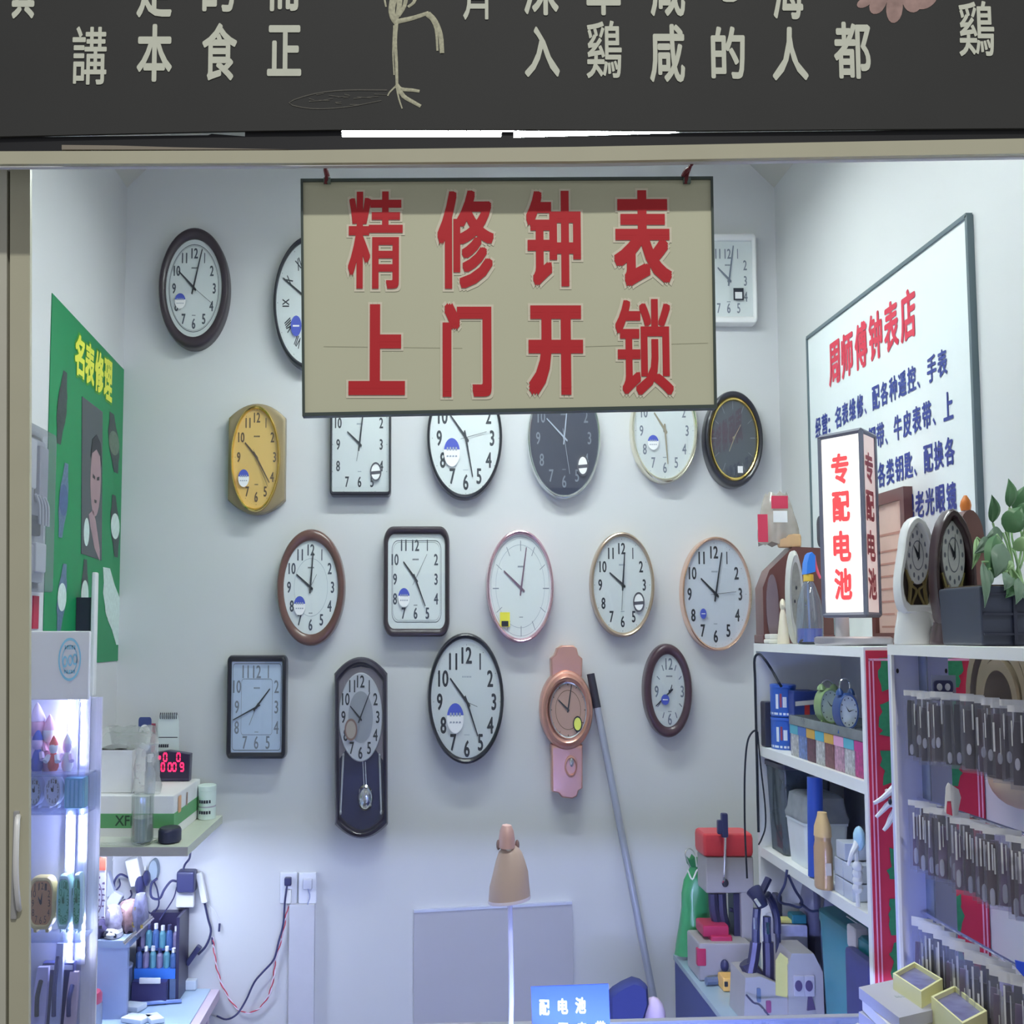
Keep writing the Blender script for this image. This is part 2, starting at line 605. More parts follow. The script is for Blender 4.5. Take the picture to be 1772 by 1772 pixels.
for x in (565, 1188):
    b = MB()
    s = 1 if x > 900 else -.3
    b.tube([P(x - 2, 318, YS - .004), P(x, 308, YS - .006), P(x + 2 * s, 300, YS - .002), P(x + 6 * s, 289, YS - .004), P(x + 9 * s, 284, 1.459)], .0022, 6)
    b.tube([P(x - 6 * s, 306, YS - .003), P(x - 1, 296, YS - .005), P(x + 5 * s, 292, YS - .003)], .0028, 6)
    hk = b.build('hook', M('dark red tie', (92, 30, 36), .5), sg)
    a = pbox(x - 5, 317, x + 7, 308, YS - .004)
    MB().box(a[0], a[2], YS - .006, YS + .013, a[1], a[3]).build('clip', M('green grey clip', (90, 106, 100), .5), hk)

# ================================================================== clocks on the back wall
m_glass = CLEAR('clock glass', (246, 250, 250), .02, .02, .16)
m_stw = M('white sticker', (226, 228, 236), .5, k=1.5, noise=.02)
m_stb = M('blue sticker', (60, 72, 150), .5, k=1.7, noise=.03)
m_ink = M('black ink', (34, 38, 50), .6, k=1.2)
m_faint = M('faint print', (140, 146, 158), .6, k=1.4)
ROMAN = ['', 'I', 'II', 'III', 'IIII', 'V', 'VI', 'VII', 'VIII', 'IX', 'X', 'XI', 'XII']
SQRX = {'oval': 2.0, 'rect': 40.0}


def hand(b, c, tip, w, tail, Y, pointed=.55, th=.001):
    c, t = P(c[0], c[1], Y), P(tip[0], tip[1], Y)
    d = t - c
    n = Vector((-d.z, 0, d.x))
    n = Vector((-(d.z) * SQ, 0, d.x / SQ))
    n = n / max(1e-6, n.length) * w
    n.x *= .8
    a = c - d * tail
    pts = [a + n * .8, c + n, t + n * pointed, t - n * pointed, c - n, a - n * .8]
    b.hexa([(p.x, Y, p.z) for p in pts], [(p.x, Y + th, p.z) for p in pts])


def clock(label, box, d=.045, shape='oval', rc=(12, 20), rim=(6, 10), case=None, rimcol=None, rimw=0, dial=None, num='arabic', nr=.78, nh=18, nbold=.0, nmat=None,
          piv=None, hr=None, mn=None, se=None, hmat=None, smat=None, stick=None, ring=None, ringmat=None, inner=None, hw=1.5, prof=None, ticks=True, glass=True, name='wall_clock', logo=True, back=None, flatnum=False, tail=.18):
    Yf = B - d
    x0, z0, x1, z1 = pbox(box[0], box[1], box[2], box[3], Yf)
    s = Yf / FPX
    cx, cz, a, bb = (x0 + x1) / 2, (z0 + z1) / 2, (x1 - x0) / 2, (z1 - z0) / 2
    t = thing(name, label, 'clock', (cx, B, z0))
    rx, rz = rim[0] * s, rim[1] * s

    def outl(f, ex=0):
        A, Q = a - rx * f - ex * SQ, bb - rz * f - ex
        if shape == 'oval':
            return oval(cx, cz, A, Q, 64)
        return rrect(cx, cz, A, Q, max(.0015, rc[0] * s - rx * f * .8), max(.002, rc[1] * s - rz * f * .8), 8)
    prof = prof or [(.0, B - .001), (0, Yf + .016), (.06, Yf + .006), (.2, Yf + .0015), (.45, Yf), (.75, Yf + .002), (.95, Yf + .006), (1.0, Yf + .009), (1.0, Yf + .015)]
    b = MB()
    b.loft([[(x, y, z) for x, z in outl(f)] for f, y in prof], True, False)
    b.build('case', case, t)
    if rimw:                                    # a bright ring inside the case
        b = MB()
        f0 = 1.0
        w = rimw * s
        b.loft([[(x, y, z) for x, z in outl(f0, e)] for e, y in ((-w * .3, Yf + .004), (w * .2, Yf + .001), (w * .7, Yf + .002), (w, Yf + .008), (w, Yf + .013))])
        b.build('bezel', rimcol, t)
    fr = FY(Yf + .0135)
    di = MB().flat(fr, outl(1.0, -.0005)).build('dial', dial, t)
    ai, bi = a - rx, bb - rz
    pc = P(piv[0], piv[1], Yf) if piv else Vector((cx, 0, cz))
    ox, oz = pc.x, pc.z

    def edge(k, q):
        th = pi / 2 - k * pi / 6
        c_, s_ = cos(th), sin(th)
        if shape == 'rect':
            m = max(abs(c_), abs(s_))
            if abs(m) > 0:
                c_, s_ = c_ / m, s_ / m
        return ox + ai * q * c_, oz + bi * q * s_
    nb = MB()
    nz = nh * s
    if num in ('arabic', 'quarter'):
        for k in range(1, 13):
            x, z = edge(k, nr)
            if num == 'quarter' and k % 3:
                continue
            g = str(k)
            gb = _G[g][2]
            w = (gb[2] - gb[0]) / (gb[3] - gb[1]) * nz * SQ * (1.0 if not flatnum else .9)
            nb.text(g, fr, x - w / 2, z - nz / 2, x + w / 2, z + nz / 2, .0006, (nbold * .6 + .0004, nbold + .0004), 6)
    if num == 'roman':
        for k in range(1, 13):
            x, z = edge(k, nr)
            g = ROMAN[k]
            th = -k * pi / 6
            w = (_G[g][2][2] - _G[g][2][0]) * nz * .8
            ux = Vector((cos(th) * SQ, 0, sin(th)))
            uy = Vector((-sin(th) * SQ, 0, cos(th)))
            f2 = FR((x, Yf + .0135, z), ux, uy, (0, -1, 0))
            nb.text(g, f2, -w / 2, -nz / 2, w / 2, nz / 2, .0006, (nbold, nbold), 6)
    if num == 'ticks' or num == 'quarter':
        for k in range(1, 13):
            if num == 'quarter' and k % 3 == 0:
                continue
            big = k % 3 == 0
            x, z = edge(k, nr + (.1 if num == 'ticks' else .08))
            X, Z = edge(k, nr - .1)
            dx, dz = X - x, Z - z
            l = math.hypot(dx, dz)
            w = (.0013 if k in (3, 9) else .0007) if num == 'ticks' else .0012
            px_, pz_ = -dz / l * w, dx / l * w
            nb.flat(fr, [(x + px_, z + pz_), (X + px_, Z + pz_), (X - px_, Z - pz_), (x - px_, z - pz_)], .0006)
    if nb.v:
        nb.build('numerals', nmat or m_ink, di)
    if ticks:
        tb = MB()
        for k in range(60):
            th = k / 5
            x, z = edge(th, .955)
            r = .0011 if k % 5 == 0 else .0005
            tb.flat(fr, [(x - r * SQ, z - r), (x + r * SQ, z - r), (x + r * SQ, z + r), (x - r * SQ, z + r)], .0005)
        tb.build('minute_marking', nmat or m_ink, di)
    if ring:
        rb = MB()
        for q, w in ring:
            A, Q = ai * q, bi * q
            n1 = oval(cx, cz, A, Q, 48) if shape == 'oval' else rrect(cx, cz, A, Q, rc[0] * s * .6, rc[1] * s * .6, 6)
            n2 = oval(cx, cz, A - w * SQ, Q - w, 48) if shape == 'oval' else rrect(cx, cz, A - w * SQ, Q - w, rc[0] * s * .6 - w * SQ, rc[1] * s * .6 - w, 6)
            rb.loft([[fr(x, z, .0006) for x, z in n1], [fr(x, z, .0006) for x, z in n2]])
        rb.build('ring_marking', ringmat or m_ink, di)
    if logo:
        lb = MB()
        for q, w in ((.42, 1.0), (-.55, .6)):
            for i in range(6):
                x = ox + (i - 2.5) * .0028 * w * (1 + (bb > .17) * .5)
                z = oz + bi * q
                lb.flat(fr, [(x - .0011 * w, z - .0022 * w), (x + .001 * w, z - .002 * w), (x + .0011 * w, z + .0022 * w), (x - .0008 * w, z + .0021 * w)], .0006)
        lb.build('print_marking', m_faint if not nmat else nmat, di)
    hmat = hmat or m_ink
    p = piv or (P(0, 0, 1), )
    if hr:
        b = MB()
        hand(b, p, hr, .0026 * hw, tail, Yf + .0105)
        b.build('hour_hand', hmat, t)
    if mn:
        b = MB()
        hand(b, p, mn, .002 * hw, tail, Yf + .009)
        b.build('minute_hand', hmat, t)
    if se:
        b = MB()
        hand(b, p, se, .0006, .25, Yf + .008, 1)
        b.build('second_hand', smat or hmat, t)
    if hr:
        MB().prism_y(oval(ox, oz, .0026, .0045, 12), Yf + .0068, Yf + .0125).build('hub', hmat, t)
    gl = None
    if glass:
        gl = MB().flat(FY(Yf + .0062), outl(.97)).build('glass', m_glass, t)
    if stick:
        sx, sy, sw, sh, kind = stick
        q = P(sx, sy, Yf)
        A, Q = sw * s / 2, sh * s / 2
        f2 = FY(Yf + .0058)
        if kind == 'bluewhite':
            st = MB().flat(f2, oval(q.x, q.z, A, Q, 24), 0, -.0004).build('sticker', m_stw, t)
            pts = [(x, z) for x, z in oval(q.x, q.z, A, Q, 32) if z >= q.z + Q * .02]
            pts.sort(key=lambda e: math.atan2(e[1] - q.z, e[0] - q.x))
            sb = MB().flat(f2, pts, .0003).build('blue_print', m_stb, st)
            lb = MB()
            for i in range(4):
                x = q.x + (i - 1.5) * A * .36
                lb.flat(f2, [(x - A * .12, q.z + Q * .12), (x + A * .12, q.z + Q * .12), (x + A * .1, q.z + Q * .36), (x - A * .1, q.z + Q * .36)], .0005)
                lb.flat(f2, [(x - A * .14, q.z - Q * .35), (x + A * .13, q.z - Q * .33), (x + A * .1, q.z - Q * .22), (x - A * .1, q.z - Q * .22)], .0005)
            lb.build('sticker_print_marking', m_faint, st)
        elif kind == 'blue':
            st = MB().flat(f2, oval(q.x, q.z, A, Q, 24), 0, -.0004).build('sticker', m_stb, t)
            MB().flat(f2, [(q.x - A * .6, q.z - Q * .08), (q.x + A * .6, q.z - Q * .08), (q.x + A * .6, q.z + Q * .08), (q.x - A * .6, q.z + Q * .08)], .0003).build('sticker_print_marking', m_stw, st)
        elif kind == 'ring':
            st = MB().flat(f2, oval(q.x, q.z, A, Q, 24), 0, -.0004).build('sticker', m_stw, t)
            rb = MB()
            rb.loft([[f2(x, z, .0003) for x, z in oval(q.x, q.z, A, Q, 24)], [f2(x, z, .0003) for x, z in oval(q.x, q.z, A * .78, Q * .8, 24)]])
            rb.flat(f2, [(q.x - A * .8, q.z - Q * .28), (q.x + A * .8, q.z - Q * .2), (q.x + A * .8, q.z + Q * .12), (q.x - A * .8, q.z + Q * .04)], .0003)
            rb.build('ring_print', M('dark grey print', (72, 72, 80), .5, k=1.4), st)
        elif kind in ('square', 'yellow'):
            pts = [(q.x - A, q.z - Q), (q.x + A, q.z - Q), (q.x + A, q.z + Q), (q.x - A, q.z + Q)]
            st = MB().flat(f2, pts, 0, -.0004).build('sticker', m_ink if kind == 'square' else M('yellow label', (190, 182, 60), .5), t)
            zz = (-.75, .35) if kind == 'square' else (-.95, -.2)
            MB().flat(f2, [(q.x - A * .7, q.z + Q * zz[0]), (q.x + A * .7, q.z + Q * zz[0]), (q.x + A * .7, q.z + Q * zz[1]), (q.x - A * .7, q.z + Q * zz[1])], .0003).build(
                'sticker_print', m_stw if kind == 'square' else m_ink, st)
        elif kind == 'white':
            MB().flat(f2, [(q.x - A, q.z - Q), (q.x + A, q.z - Q), (q.x + A, q.z + Q), (q.x - A, q.z + Q)], 0, -.0004).build('sticker', m_stw, t)
    return t, Yf


d_white = M('white dial', (205, 216, 222), .55, k=1.55, noise=.01)
d_grey = M('pale grey dial', (196, 204, 214), .5, k=1.5, noise=.02)
c_brown = M('dark brown wood rim', (54, 44, 52), .4, k=1.1, noise=.15, coat=.15)
c_black = M('black rim', (32, 32, 42), .3, k=1.3, coat=.3)
c_walnut = M('walnut rim', (100, 70, 64), .3, k=1.15, noise=.2, scale=18, coat=.4)
c_plum = M('plum brown rim', (70, 48, 58), .35, k=1.2, noise=.15, coat=.3)
c_pink = M('rose metal rim', (196, 160, 172), .22, metal=.85, k=1.5)
c_goldrim = M('tan gold rim', (150, 134, 118), .3, metal=.7, k=1.9)
c_silver = M('silver rim', (200, 204, 216), .2, metal=.9, k=1.5)
c_rose = M('rose gold rim', (214, 170, 150), .22, metal=.9, k=1.5)
c_creamsil = M('champagne chrome rim', (206, 198, 180), .16, metal=.95, k=1.5)
n_brown = M('brown numerals', (92, 66, 40), .5, k=1.2)
n_grey = M('grey numerals', (110, 114, 128), .5, k=1.4)
n_serif = M('soft black numerals', (64, 70, 84), .6, k=1.2)

clock('round dark brown wall clock, highest on the wall, showing two minutes past ten', (271, 392, 397, 602), .05, rim=(13, 21), case=c_brown, dial=d_white, nr=.72, nh=19, nbold=.0004, nmat=n_serif,
      piv=(334.5, 497), hr=(309, 469), mn=(350, 431), se=(368, 526), stick=(311, 520, 19, 28, 'bluewhite'), ring=[(.90, .002), (.87, .0008)], ringmat=n_serif, ticks=False)
clock('black rimmed round wall clock with roman numerals half hidden behind the hanging sign', (471, 405, 603, 640), .045, rim=(5, 10), case=c_black, dial=d_white, num='roman', nr=.72, nh=21, nbold=.0007,
      piv=(537, 522), hr=(490, 481), mn=(552, 440), stick=(512, 563, 19, 37, 'blue'))
clock('white square wall clock behind the hanging sign corner, black square sticker on dial', (1214, 402, 1309, 560), .04, 'rect', (7, 12), (8, 14), case=M('white clock case', (205, 210, 218), .4, k=1.6, noise=.01), dial=d_white, nr=.72, nh=18,
      nmat=n_grey, piv=(1262, 484), hr=(1242, 463), mn=(1269, 425), hmat=n_grey, stick=(1279, 508, 18, 22, 'square'), ticks=False)
clock('white square wall clock with thin black frame hung just below the hanging sign', (570, 672, 677, 858), .042, 'rect', (6, 9), (4, 8), case=c_black, dial=d_white, nr=.76, nh=19, nbold=.0003,
      piv=(622, 768), hr=(601, 747), mn=(630, 700), se=(617, 798), stick=(650, 816, 20, 34, 'ring'))
clock('white round wall clock with large black numerals directly under the middle of the hanging sign', (739, 646, 869, 864), .042, rim=(5, 9), case=c_black, dial=d_white, nr=.76, nh=28, nbold=.0009,
      piv=(806, 757), hr=(779, 718), mn=(818, 825), se=(842, 747), stick=(782, 782, 28, 50, 'bluewhite'), hw=1.7)
clock('round wall clock with navy dial and silver rim under the hanging sign', (914, 652, 1039, 863), .04, rim=(5, 7), case=c_silver, dial=M('navy dial', (42, 44, 66), .45, k=1.3), nr=.76, nh=22,
      nmat=n_grey, piv=(976.5, 757), hr=(946, 724), mn=(983, 690), se=(986, 820), hmat=M('silver hands', (160, 164, 180), .3, metal=.6), stick=(1009, 805, 20, 38, 'ring'), ticks=False, hw=1.1)
clock('cream round wall clock with bright chrome rim, partly under the hanging sign', (1094, 650, 1207, 836), .042, rim=(6, 9), case=c_creamsil, dial=M('cream dial', (206, 210, 208), .5, k=1.5), nr=.76, nh=19,
      nmat=n_grey, piv=(1151, 744), hr=(1132, 714), mn=(1156, 803), hmat=M('champagne hands', (140, 128, 108), .4), stick=(1131, 765, 19, 26, 'bluewhite'))
clock('round black wall clock with dark dial and thin gold ring', (1222, 675, 1320, 843), .05, rim=(9, 13), case=c_black, rimcol=m_gold, rimw=5, dial=M('slate dial', (72, 76, 88), .4, k=1.2),
      num='ticks', nr=.8, nmat=M('dim marks', (112, 116, 128), .5, k=1.3), piv=(1271, 757), hr=(1262, 781), mn=(1282, 735), hmat=M('dim gold hands', (150, 142, 120), .4, metal=.5), stick=(1282, 812, 9, 12, 'white'), ticks=False, hw=.6, logo=False)
clock('round walnut wall clock with an inner ring on its dial, one minute past ten', (477, 915, 597, 1118), .055, rim=(12, 20), case=c_walnut, dial=d_white, nr=.80, nh=20, nbold=.0004, nmat=n_serif,
      piv=(537, 1016), hr=(513, 994), mn=(542, 956), se=(548, 994), stick=(518, 1048, 20, 33, 'bluewhite'), ring=[(.62, .001)], ringmat=m_faint, ticks=False)
ck11, _ = clock('square wall clock with thick dark rounded frame and double black line on its dial', (663, 910, 778, 1102), .05, 'rect', (17, 28), (8, 14), case=c_brown, dial=d_white, nr=.72, nh=20, nbold=.0004, nmat=n_serif,
      piv=(719, 1002), hr=(698, 972), mn=(736, 1049), se=(739, 959), stick=(699, 1034, 20, 33, 'bluewhite'), ring=[(.87, .002), (.83, .0008)], ringmat=n_serif, ticks=False)
clock('round white wall clock with rose metal rim and line marks instead of numerals', (843, 916, 958, 1113), .05, rim=(5, 8), case=c_pink, dial=d_white, num='ticks', nr=.82, nmat=n_grey,
      piv=(902, 1018), hr=(872, 988), mn=(911, 947), hmat=M('plum hands', (104, 80, 96), .4), stick=(874, 1072, 17, 25, 'yellow'), ring=[(.80, .001), (.96, .001)], ringmat=m_faint, ticks=False)
clock('round wall clock with narrow tan gold rim, black ringed sticker near the five', (1024, 920, 1132, 1103), .045, rim=(5, 8), case=c_goldrim, dial=d_white, nr=.76, nh=20, nbold=.0004,
      piv=(1078, 1012), hr=(1055, 991), mn=(1081, 957), se=(1076, 1056), stick=(1106, 1042, 20, 35, 'ring'))
clock('round wall clock with slim rose gold rim and tiny round blue sticker', (1183, 928, 1300, 1127), .05, rim=(4, 6), case=c_rose, dial=M('lilac white dial', (196, 196, 212), .5, k=1.5), nr=.78, nh=22, nbold=.0006,
      piv=(1239, 1028), hr=(1213, 1001), mn=(1249, 956), se=(1274, 1024), stick=(1218, 1062, 11, 18, 'blue'))
clock('black framed square wall clock with glossy glass, showing twenty to two', (390, 1134, 496, 1314), .045, 'rect', (7, 12), (8, 11), case=c_black, dial=M('blue grey dial', (172, 182, 202), .4, k=1.5), nr=.78, nh=22, nmat=n_grey,
      piv=(443, 1224), hr=(467, 1192), mn=(403, 1246), se=(431, 1255), hmat=m_ink, ring=[(.96, .0016), (.62, .001)], ringmat=n_serif, ticks=False, hw=1.2)
clock('largest white round clock with thin black rim and big blue and white sticker', (740, 1095, 872, 1323), .055, rim=(6, 10), case=c_black, dial=d_white, nr=.78, nh=29, nbold=.001,
      piv=(808, 1215), hr=(779, 1174), mn=(827, 1274), se=(826, 1223), stick=(788, 1243, 29, 51, 'bluewhite'), hw=1.7)
clock('small oval wall clock with thick plum brown rim, blue sticker on its dial', (1116, 1114, 1198, 1277), .045, rim=(13, 18), case=c_plum, dial=d_white, num='quarter', nr=.76, nh=20, nmat=n_grey,
      piv=(1160, 1197), hr=(1135, 1222), mn=(1163, 1185), hmat=m_ink, stick=(1152, 1211, 14, 18, 'blue'), ticks=False, hw=1.0)

# gold clock: barrel shaped plate with an oval gold ring
d = .055
Yf = B - d
x0, z0, x1, z1 = pbox(391, 695, 493, 889, Yf)
cx = (x0 + x1) / 2
gc, _ = clock('gold wall clock with amber dial and barrel shaped plate behind its oval ring', (397, 700, 485, 886), d, rim=(4, 7), case=m_gold, dial=M('amber dial', (214, 172, 96), .4, k=1.35, noise=.04), nr=.80, nh=18, nbold=.0003, nmat=n_brown,
              piv=(443, 790), hr=(424, 766), mn=(466, 835), se=(463, 842), hmat=n_brown, stick=(421, 827, 19, 31, 'bluewhite'))
pts = []
for i in range(13):
    u = -1 + i / 6
    pts.append((cx + (x1 - x0) / 2 * u, z1 - .04 * u * u))
pl = pts + [(x, z0 + (z1 - z)) for x, z in reversed(pts)]
MB().loft([[(cx + (x - cx) * q, y, (z0 + z1) / 2 + (z - (z0 + z1) / 2) * q) for x, z in pl] for q, y in ((1, B - .002), (1, Yf + .032), (.985, Yf + .023), (.9, Yf + .020))], True, True).build(
    'plate', M('bronze gold plate', (128, 116, 92), .35, metal=.4, k=1.6), gc)

# pendulum clock
m_rod = M('bright rod', (196, 196, 206), .3, metal=.35, k=1.6)
d = .075
Yf = B - d
pc = thing('pendulum_clock', 'tall dark pendulum wall clock with arched top and silver pendulum', 'clock', (P(625, 1293, B).x, B, P(625, 1450, B).z))


def arch(ins, k=14):
    o = []
    for i in range(k + 1):
        u = -1 + 2 * i / k
        o.append((624 + (46 - ins) * u, 1137 + ins * 1.7 + 29 * u * u))
    for i in range(k + 1):
        u = 1 - 2 * i / k
        o.append((625 + (46 - ins) * u, 1452 - ins * 1.7 - 25 * u * u))
    return o


b = MB()
lo = []
for ins, y in ((1, B - .001), (0, Yf + .03), (0, Yf + .01), (2, Yf + .002), (5, Yf), (7, Yf + .004), (8, Yf + .012), (8, Yf + .03)):
    lo.append([(x, y, z) for x, z in ppoly(arch(ins), Yf)])
b.loft(lo, True, False)
b.build('case', M('near black lacquer', (40, 36, 50), .3, k=1.4, coat=.5), pc)
MB().flat(FY(Yf + .029), ppoly(arch(7), Yf)).build('velvet_back', M('dark blue velvet', (38, 42, 88), .7, k=1.3), pc)
b = MB()
b.flat(FY(Yf + .018), ppoly([(584, 1318), (584, 1180), (592, 1166), (608, 1157), (624, 1154), (640, 1157), (655, 1165), (663, 1180), (663, 1318), (648, 1296), (600, 1296)], Yf), 0, -.004)
b.build('upper_panel', M('mauve grey panel', (132, 122, 128), .4, k=1.4), pc)
a = pbox(585, 1164, 662, 1319, Yf)
cx, cz, A, Q = (a[0] + a[2]) / 2, (a[1] + a[3]) / 2, (a[2] - a[0]) / 2, (a[3] - a[1]) / 2
di = MB()
di.loft([[(x, y, z) for x, z in oval(cx, cz, A * q, abs(Q) * q, 48)] for q, y in ((1, Yf + .018), (1, Yf + .013), (.97, Yf + .011), (.95, Yf + .012))], False, True)
di = di.build('dial', M('silver grey dial', (186, 184, 190), .4, k=1.45), pc)
b = MB()
fr = FY(Yf + .012)
s = Yf / FPX
for k in range(1, 13):
    th = pi / 2 - k * pi / 6
    x, z = cx + A * .78 * cos(th), cz + abs(Q) * .80 * sin(th)
    gb = _G[str(k)][2]
    nz = 21 * s
    w = (gb[2] - gb[0]) / (gb[3] - gb[1]) * nz * SQ
    b.text(str(k), fr, x - w / 2, z - nz / 2, x + w / 2, z + nz / 2, .0012, (.0004, .0006), 6)
b.build('numerals', m_ink, di)
b = MB()
b.loft([[fr(x, z, .001) for x, z in oval(cx, cz, A * .56, abs(Q) * .58, 40)]], False, True)
b.build('inner_disc', M('grey inner disc', (150, 150, 158), .4, k=1.35), di)
b = MB()
hand(b, (623, 1243), (606, 1222), .003, .18, Yf + .009)
b.build('hour_hand', m_ink, pc)
b = MB()
hand(b, (623, 1243), (640, 1198), .0024, .18, Yf + .008)
b.build('minute_hand', m_ink, pc)
q = P(607, 1263, Yf)
st = MB().flat(FY(Yf + .006), oval(q.x, q.z, 11 * s, 19 * s, 24)).build('sticker', M('tan seal', (176, 160, 150), .5, k=1.3), pc)
MB().loft([[(x, Yf + .0056, z) for x, z in oval(q.x, q.z, 11 * s, 19 * s, 24)], [(x, Yf + .0056, z) for x, z in oval(q.x, q.z, 8.5 * s, 15 * s, 24)]]).build('sticker_rim', M('brown seal ring', (120, 92, 86), .5), st)
b = MB()
b.tube([P(628, 1318, Yf + .02), P(630, 1362, Yf + .02)], .0012, 6, 0)
b.tube([P(632, 1318, Yf + .02), P(634, 1362, Yf + .02)], .0012, 6, 0)
b.build('pendulum_rod', m_rod, pc)
q = P(631.5, 1382, Yf)
b = MB()
b.loft([[(q.x + (x - q.x) * f, Yf + .02 + y, q.z + (z - q.z) * f) for x, z in oval(q.x, q.z, 13.5 * s, 22 * s, 28)] for f, y in ((1, .006), (1, -.002), (.85, -.006), (.7, -.004), (.5, -.006), (.25, -.009))], True, True)
b.build('pendulum_bob', m_chrome, pc)
for xa, xb in ((594, 589), (657, 660)):
    b = MB()
    b.tube([P(xa, 1308, Yf + .022), P(xb, 1404, Yf + .022)], .0028, 8, 0)
    p_ = P(xb, 1406, Yf + .022)
    b.ball((p_.x, p_.y, p_.z), .004, .006, .007)
    p_ = P(xa, 1306, Yf + .022)
    b.ball((p_.x, p_.y, p_.z), .0035, .005, .006)
    b.build('column_rod', m_rod, pc)
MB().flat(FY(Yf + .0045), ppoly(arch(7.5), Yf)).build('glass', m_glass, pc)

# rose gold clock shaped like a wristwatch
d = .065
Yf = B - d
m_rg = M('rose gold', (196, 150, 136), .32, metal=.7, k=1.4)
wc = thing('watch_shaped_clock', 'rose gold wall clock shaped like a giant wristwatch', 'clock', (P(983, 1250, B).x, B, P(983, 1383, B).z))


def slab(b, pts, y0, y1, ins=.9):
    xz = ppoly(pts, Yf)
    cx = sum(p[0] for p in xz) / len(xz)
    cz = sum(p[1] for p in xz) / len(xz)
    b.loft([[(cx + (x - cx) * q, y, cz + (z - cz) * q) for x, z in xz] for q, y in ((1, y0), (1, y1 + .006), (.97, y1 + .002), (ins, y1))], True, True)


b = MB()
slab(b, [(956, 1172), (955, 1140), (962, 1134), (966, 1122), (974, 1117), (994, 1117), (1000, 1122), (1003, 1134), (1010, 1140), (1009, 1172)], B - .001, Yf + .02)
b.build('strap', m_rg, wc)
b = MB()
slab(b, [(956, 1290), (957, 1372), (968, 1374), (974, 1382), (992, 1384), (1000, 1380), (1003, 1370), (1010, 1366), (1010, 1290)], B - .001, Yf + .02)
ls = b.build('strap', m_rg, wc)
q = P(988, 1326, Yf + .02)
b = MB()
b.loft([[(q.x + (x - q.x) * f, Yf + .02 + y, q.z + (z - q.z) * f) for x, z in oval(q.x, q.z, 9 * s, 15 * s, 24)] for f, y in ((1.25, 0), (1.2, -.005), (1, -.006), (.9, -.001), (.5, -.001))], False, True)
b.build('pendulum_window', m_rg, ls)
q2 = P(990, 1320, Yf)
MB().ball((q2.x, Yf + .012, q2.z), .006, .004, .012).build('pendulum_bob', m_chrome, ls)
q = P(982, 1229, Yf)
b = MB()
b.loft([[(q.x + (x - q.x) * f, y, q.z + (z - q.z) * f) for x, z in oval(q.x, q.z, 45.5 * s, 69 * s, 64)] for f, y in ((1, B - .001), (1, Yf + .022), (.96, Yf + .014), (.9, Yf + .012), (.86, Yf + .004), (.81, Yf), (.76, Yf + .003), (.73, Yf + .010), (.70, Yf + .0135))], True, False)
b.build('case', m_rg, wc)
q = P(984, 1229, Yf)
b = MB()
b.loft([[(q.x + (x - q.x) * f, y, q.z + (z - q.z) * f) for x, z in oval(q.x, q.z, 45.5 * s, 69 * s, 64)] for f, y in ((.715, Yf + .010), (.69, Yf + .007), (.66, Yf + .008), (.64, Yf + .0135))])
b.build('bezel', m_chrome, wc)
di = MB().flat(FY(Yf + .0135), oval(q.x, q.z, 33 * s, 50 * s, 48)).build('dial', M('pink tan dial', (178, 140, 128), .4, k=1.35), wc)
b = MB()
fr = FY(Yf + .0135)
for k in range(12):
    th = k * pi / 6
    w = .0012
    for r0, r1 in ((.84, .95),):
        x0, z0 = q.x + 33 * s * r0 * sin(th), q.z + 50 * s * r0 * cos(th)
        x1, z1 = q.x + 33 * s * r1 * sin(th), q.z + 50 * s * r1 * cos(th)
        b.flat(fr, [(x0 - w * abs(cos(th)), z0 - w * abs(sin(th))), (x1 - w * abs(cos(th)), z1 - w * abs(sin(th))), (x1 + w * abs(cos(th)), z1 + w * abs(sin(th))), (x0 + w * abs(cos(th)), z0 + w * abs(sin(th)))], .0006)
b.loft([[fr(x, z, .0006) for x, z in oval(q.x, q.z, 22 * s, 34 * s, 40)], [fr(x, z, .0006) for x, z in oval(q.x, q.z, 21.3 * s, 33 * s, 40)]])
b.build('dial_marking', n_brown, di)
b = MB()
hand(b, (983, 1228), (966, 1211), .003, .12, Yf + .0105)
b.build('hour_hand', m_ink, wc)
b = MB()
hand(b, (983, 1228), (989, 1185), .0024, .12, Yf + .009)
b.build('minute_hand', m_ink, wc)
MB().flat(FY(Yf + .007), oval(q.x, q.z, 31 * s, 47 * s, 48)).build('glass', m_glass, wc)
q = P(1000, 1253, Yf)
st = MB().flat(FY(Yf + .0065), oval(q.x, q.z, 7.5 * s, 13 * s, 24)).build('sticker', M('lime sticker', (200, 206, 96), .5, k=1.5), wc)
MB().loft([[(x, Yf + .006, z) for x, z in oval(q.x, q.z, 7.8 * s, 13.4 * s, 24)], [(x, Yf + .006, z) for x, z in oval(q.x, q.z, 6.2 * s, 11 * s, 24)]]).build('sticker_rim', m_ink, st)

# ================================================================== wall on the side of the green poster
XW = XL
m_green = M('poster green', (16, 124, 74), .5, k=1.3, noise=.02)


def lw(px, py, X=XL):
    """pixel on the left wall -> (depth, height)"""
    p = PX(px, py, X)
    return p.y, p.z


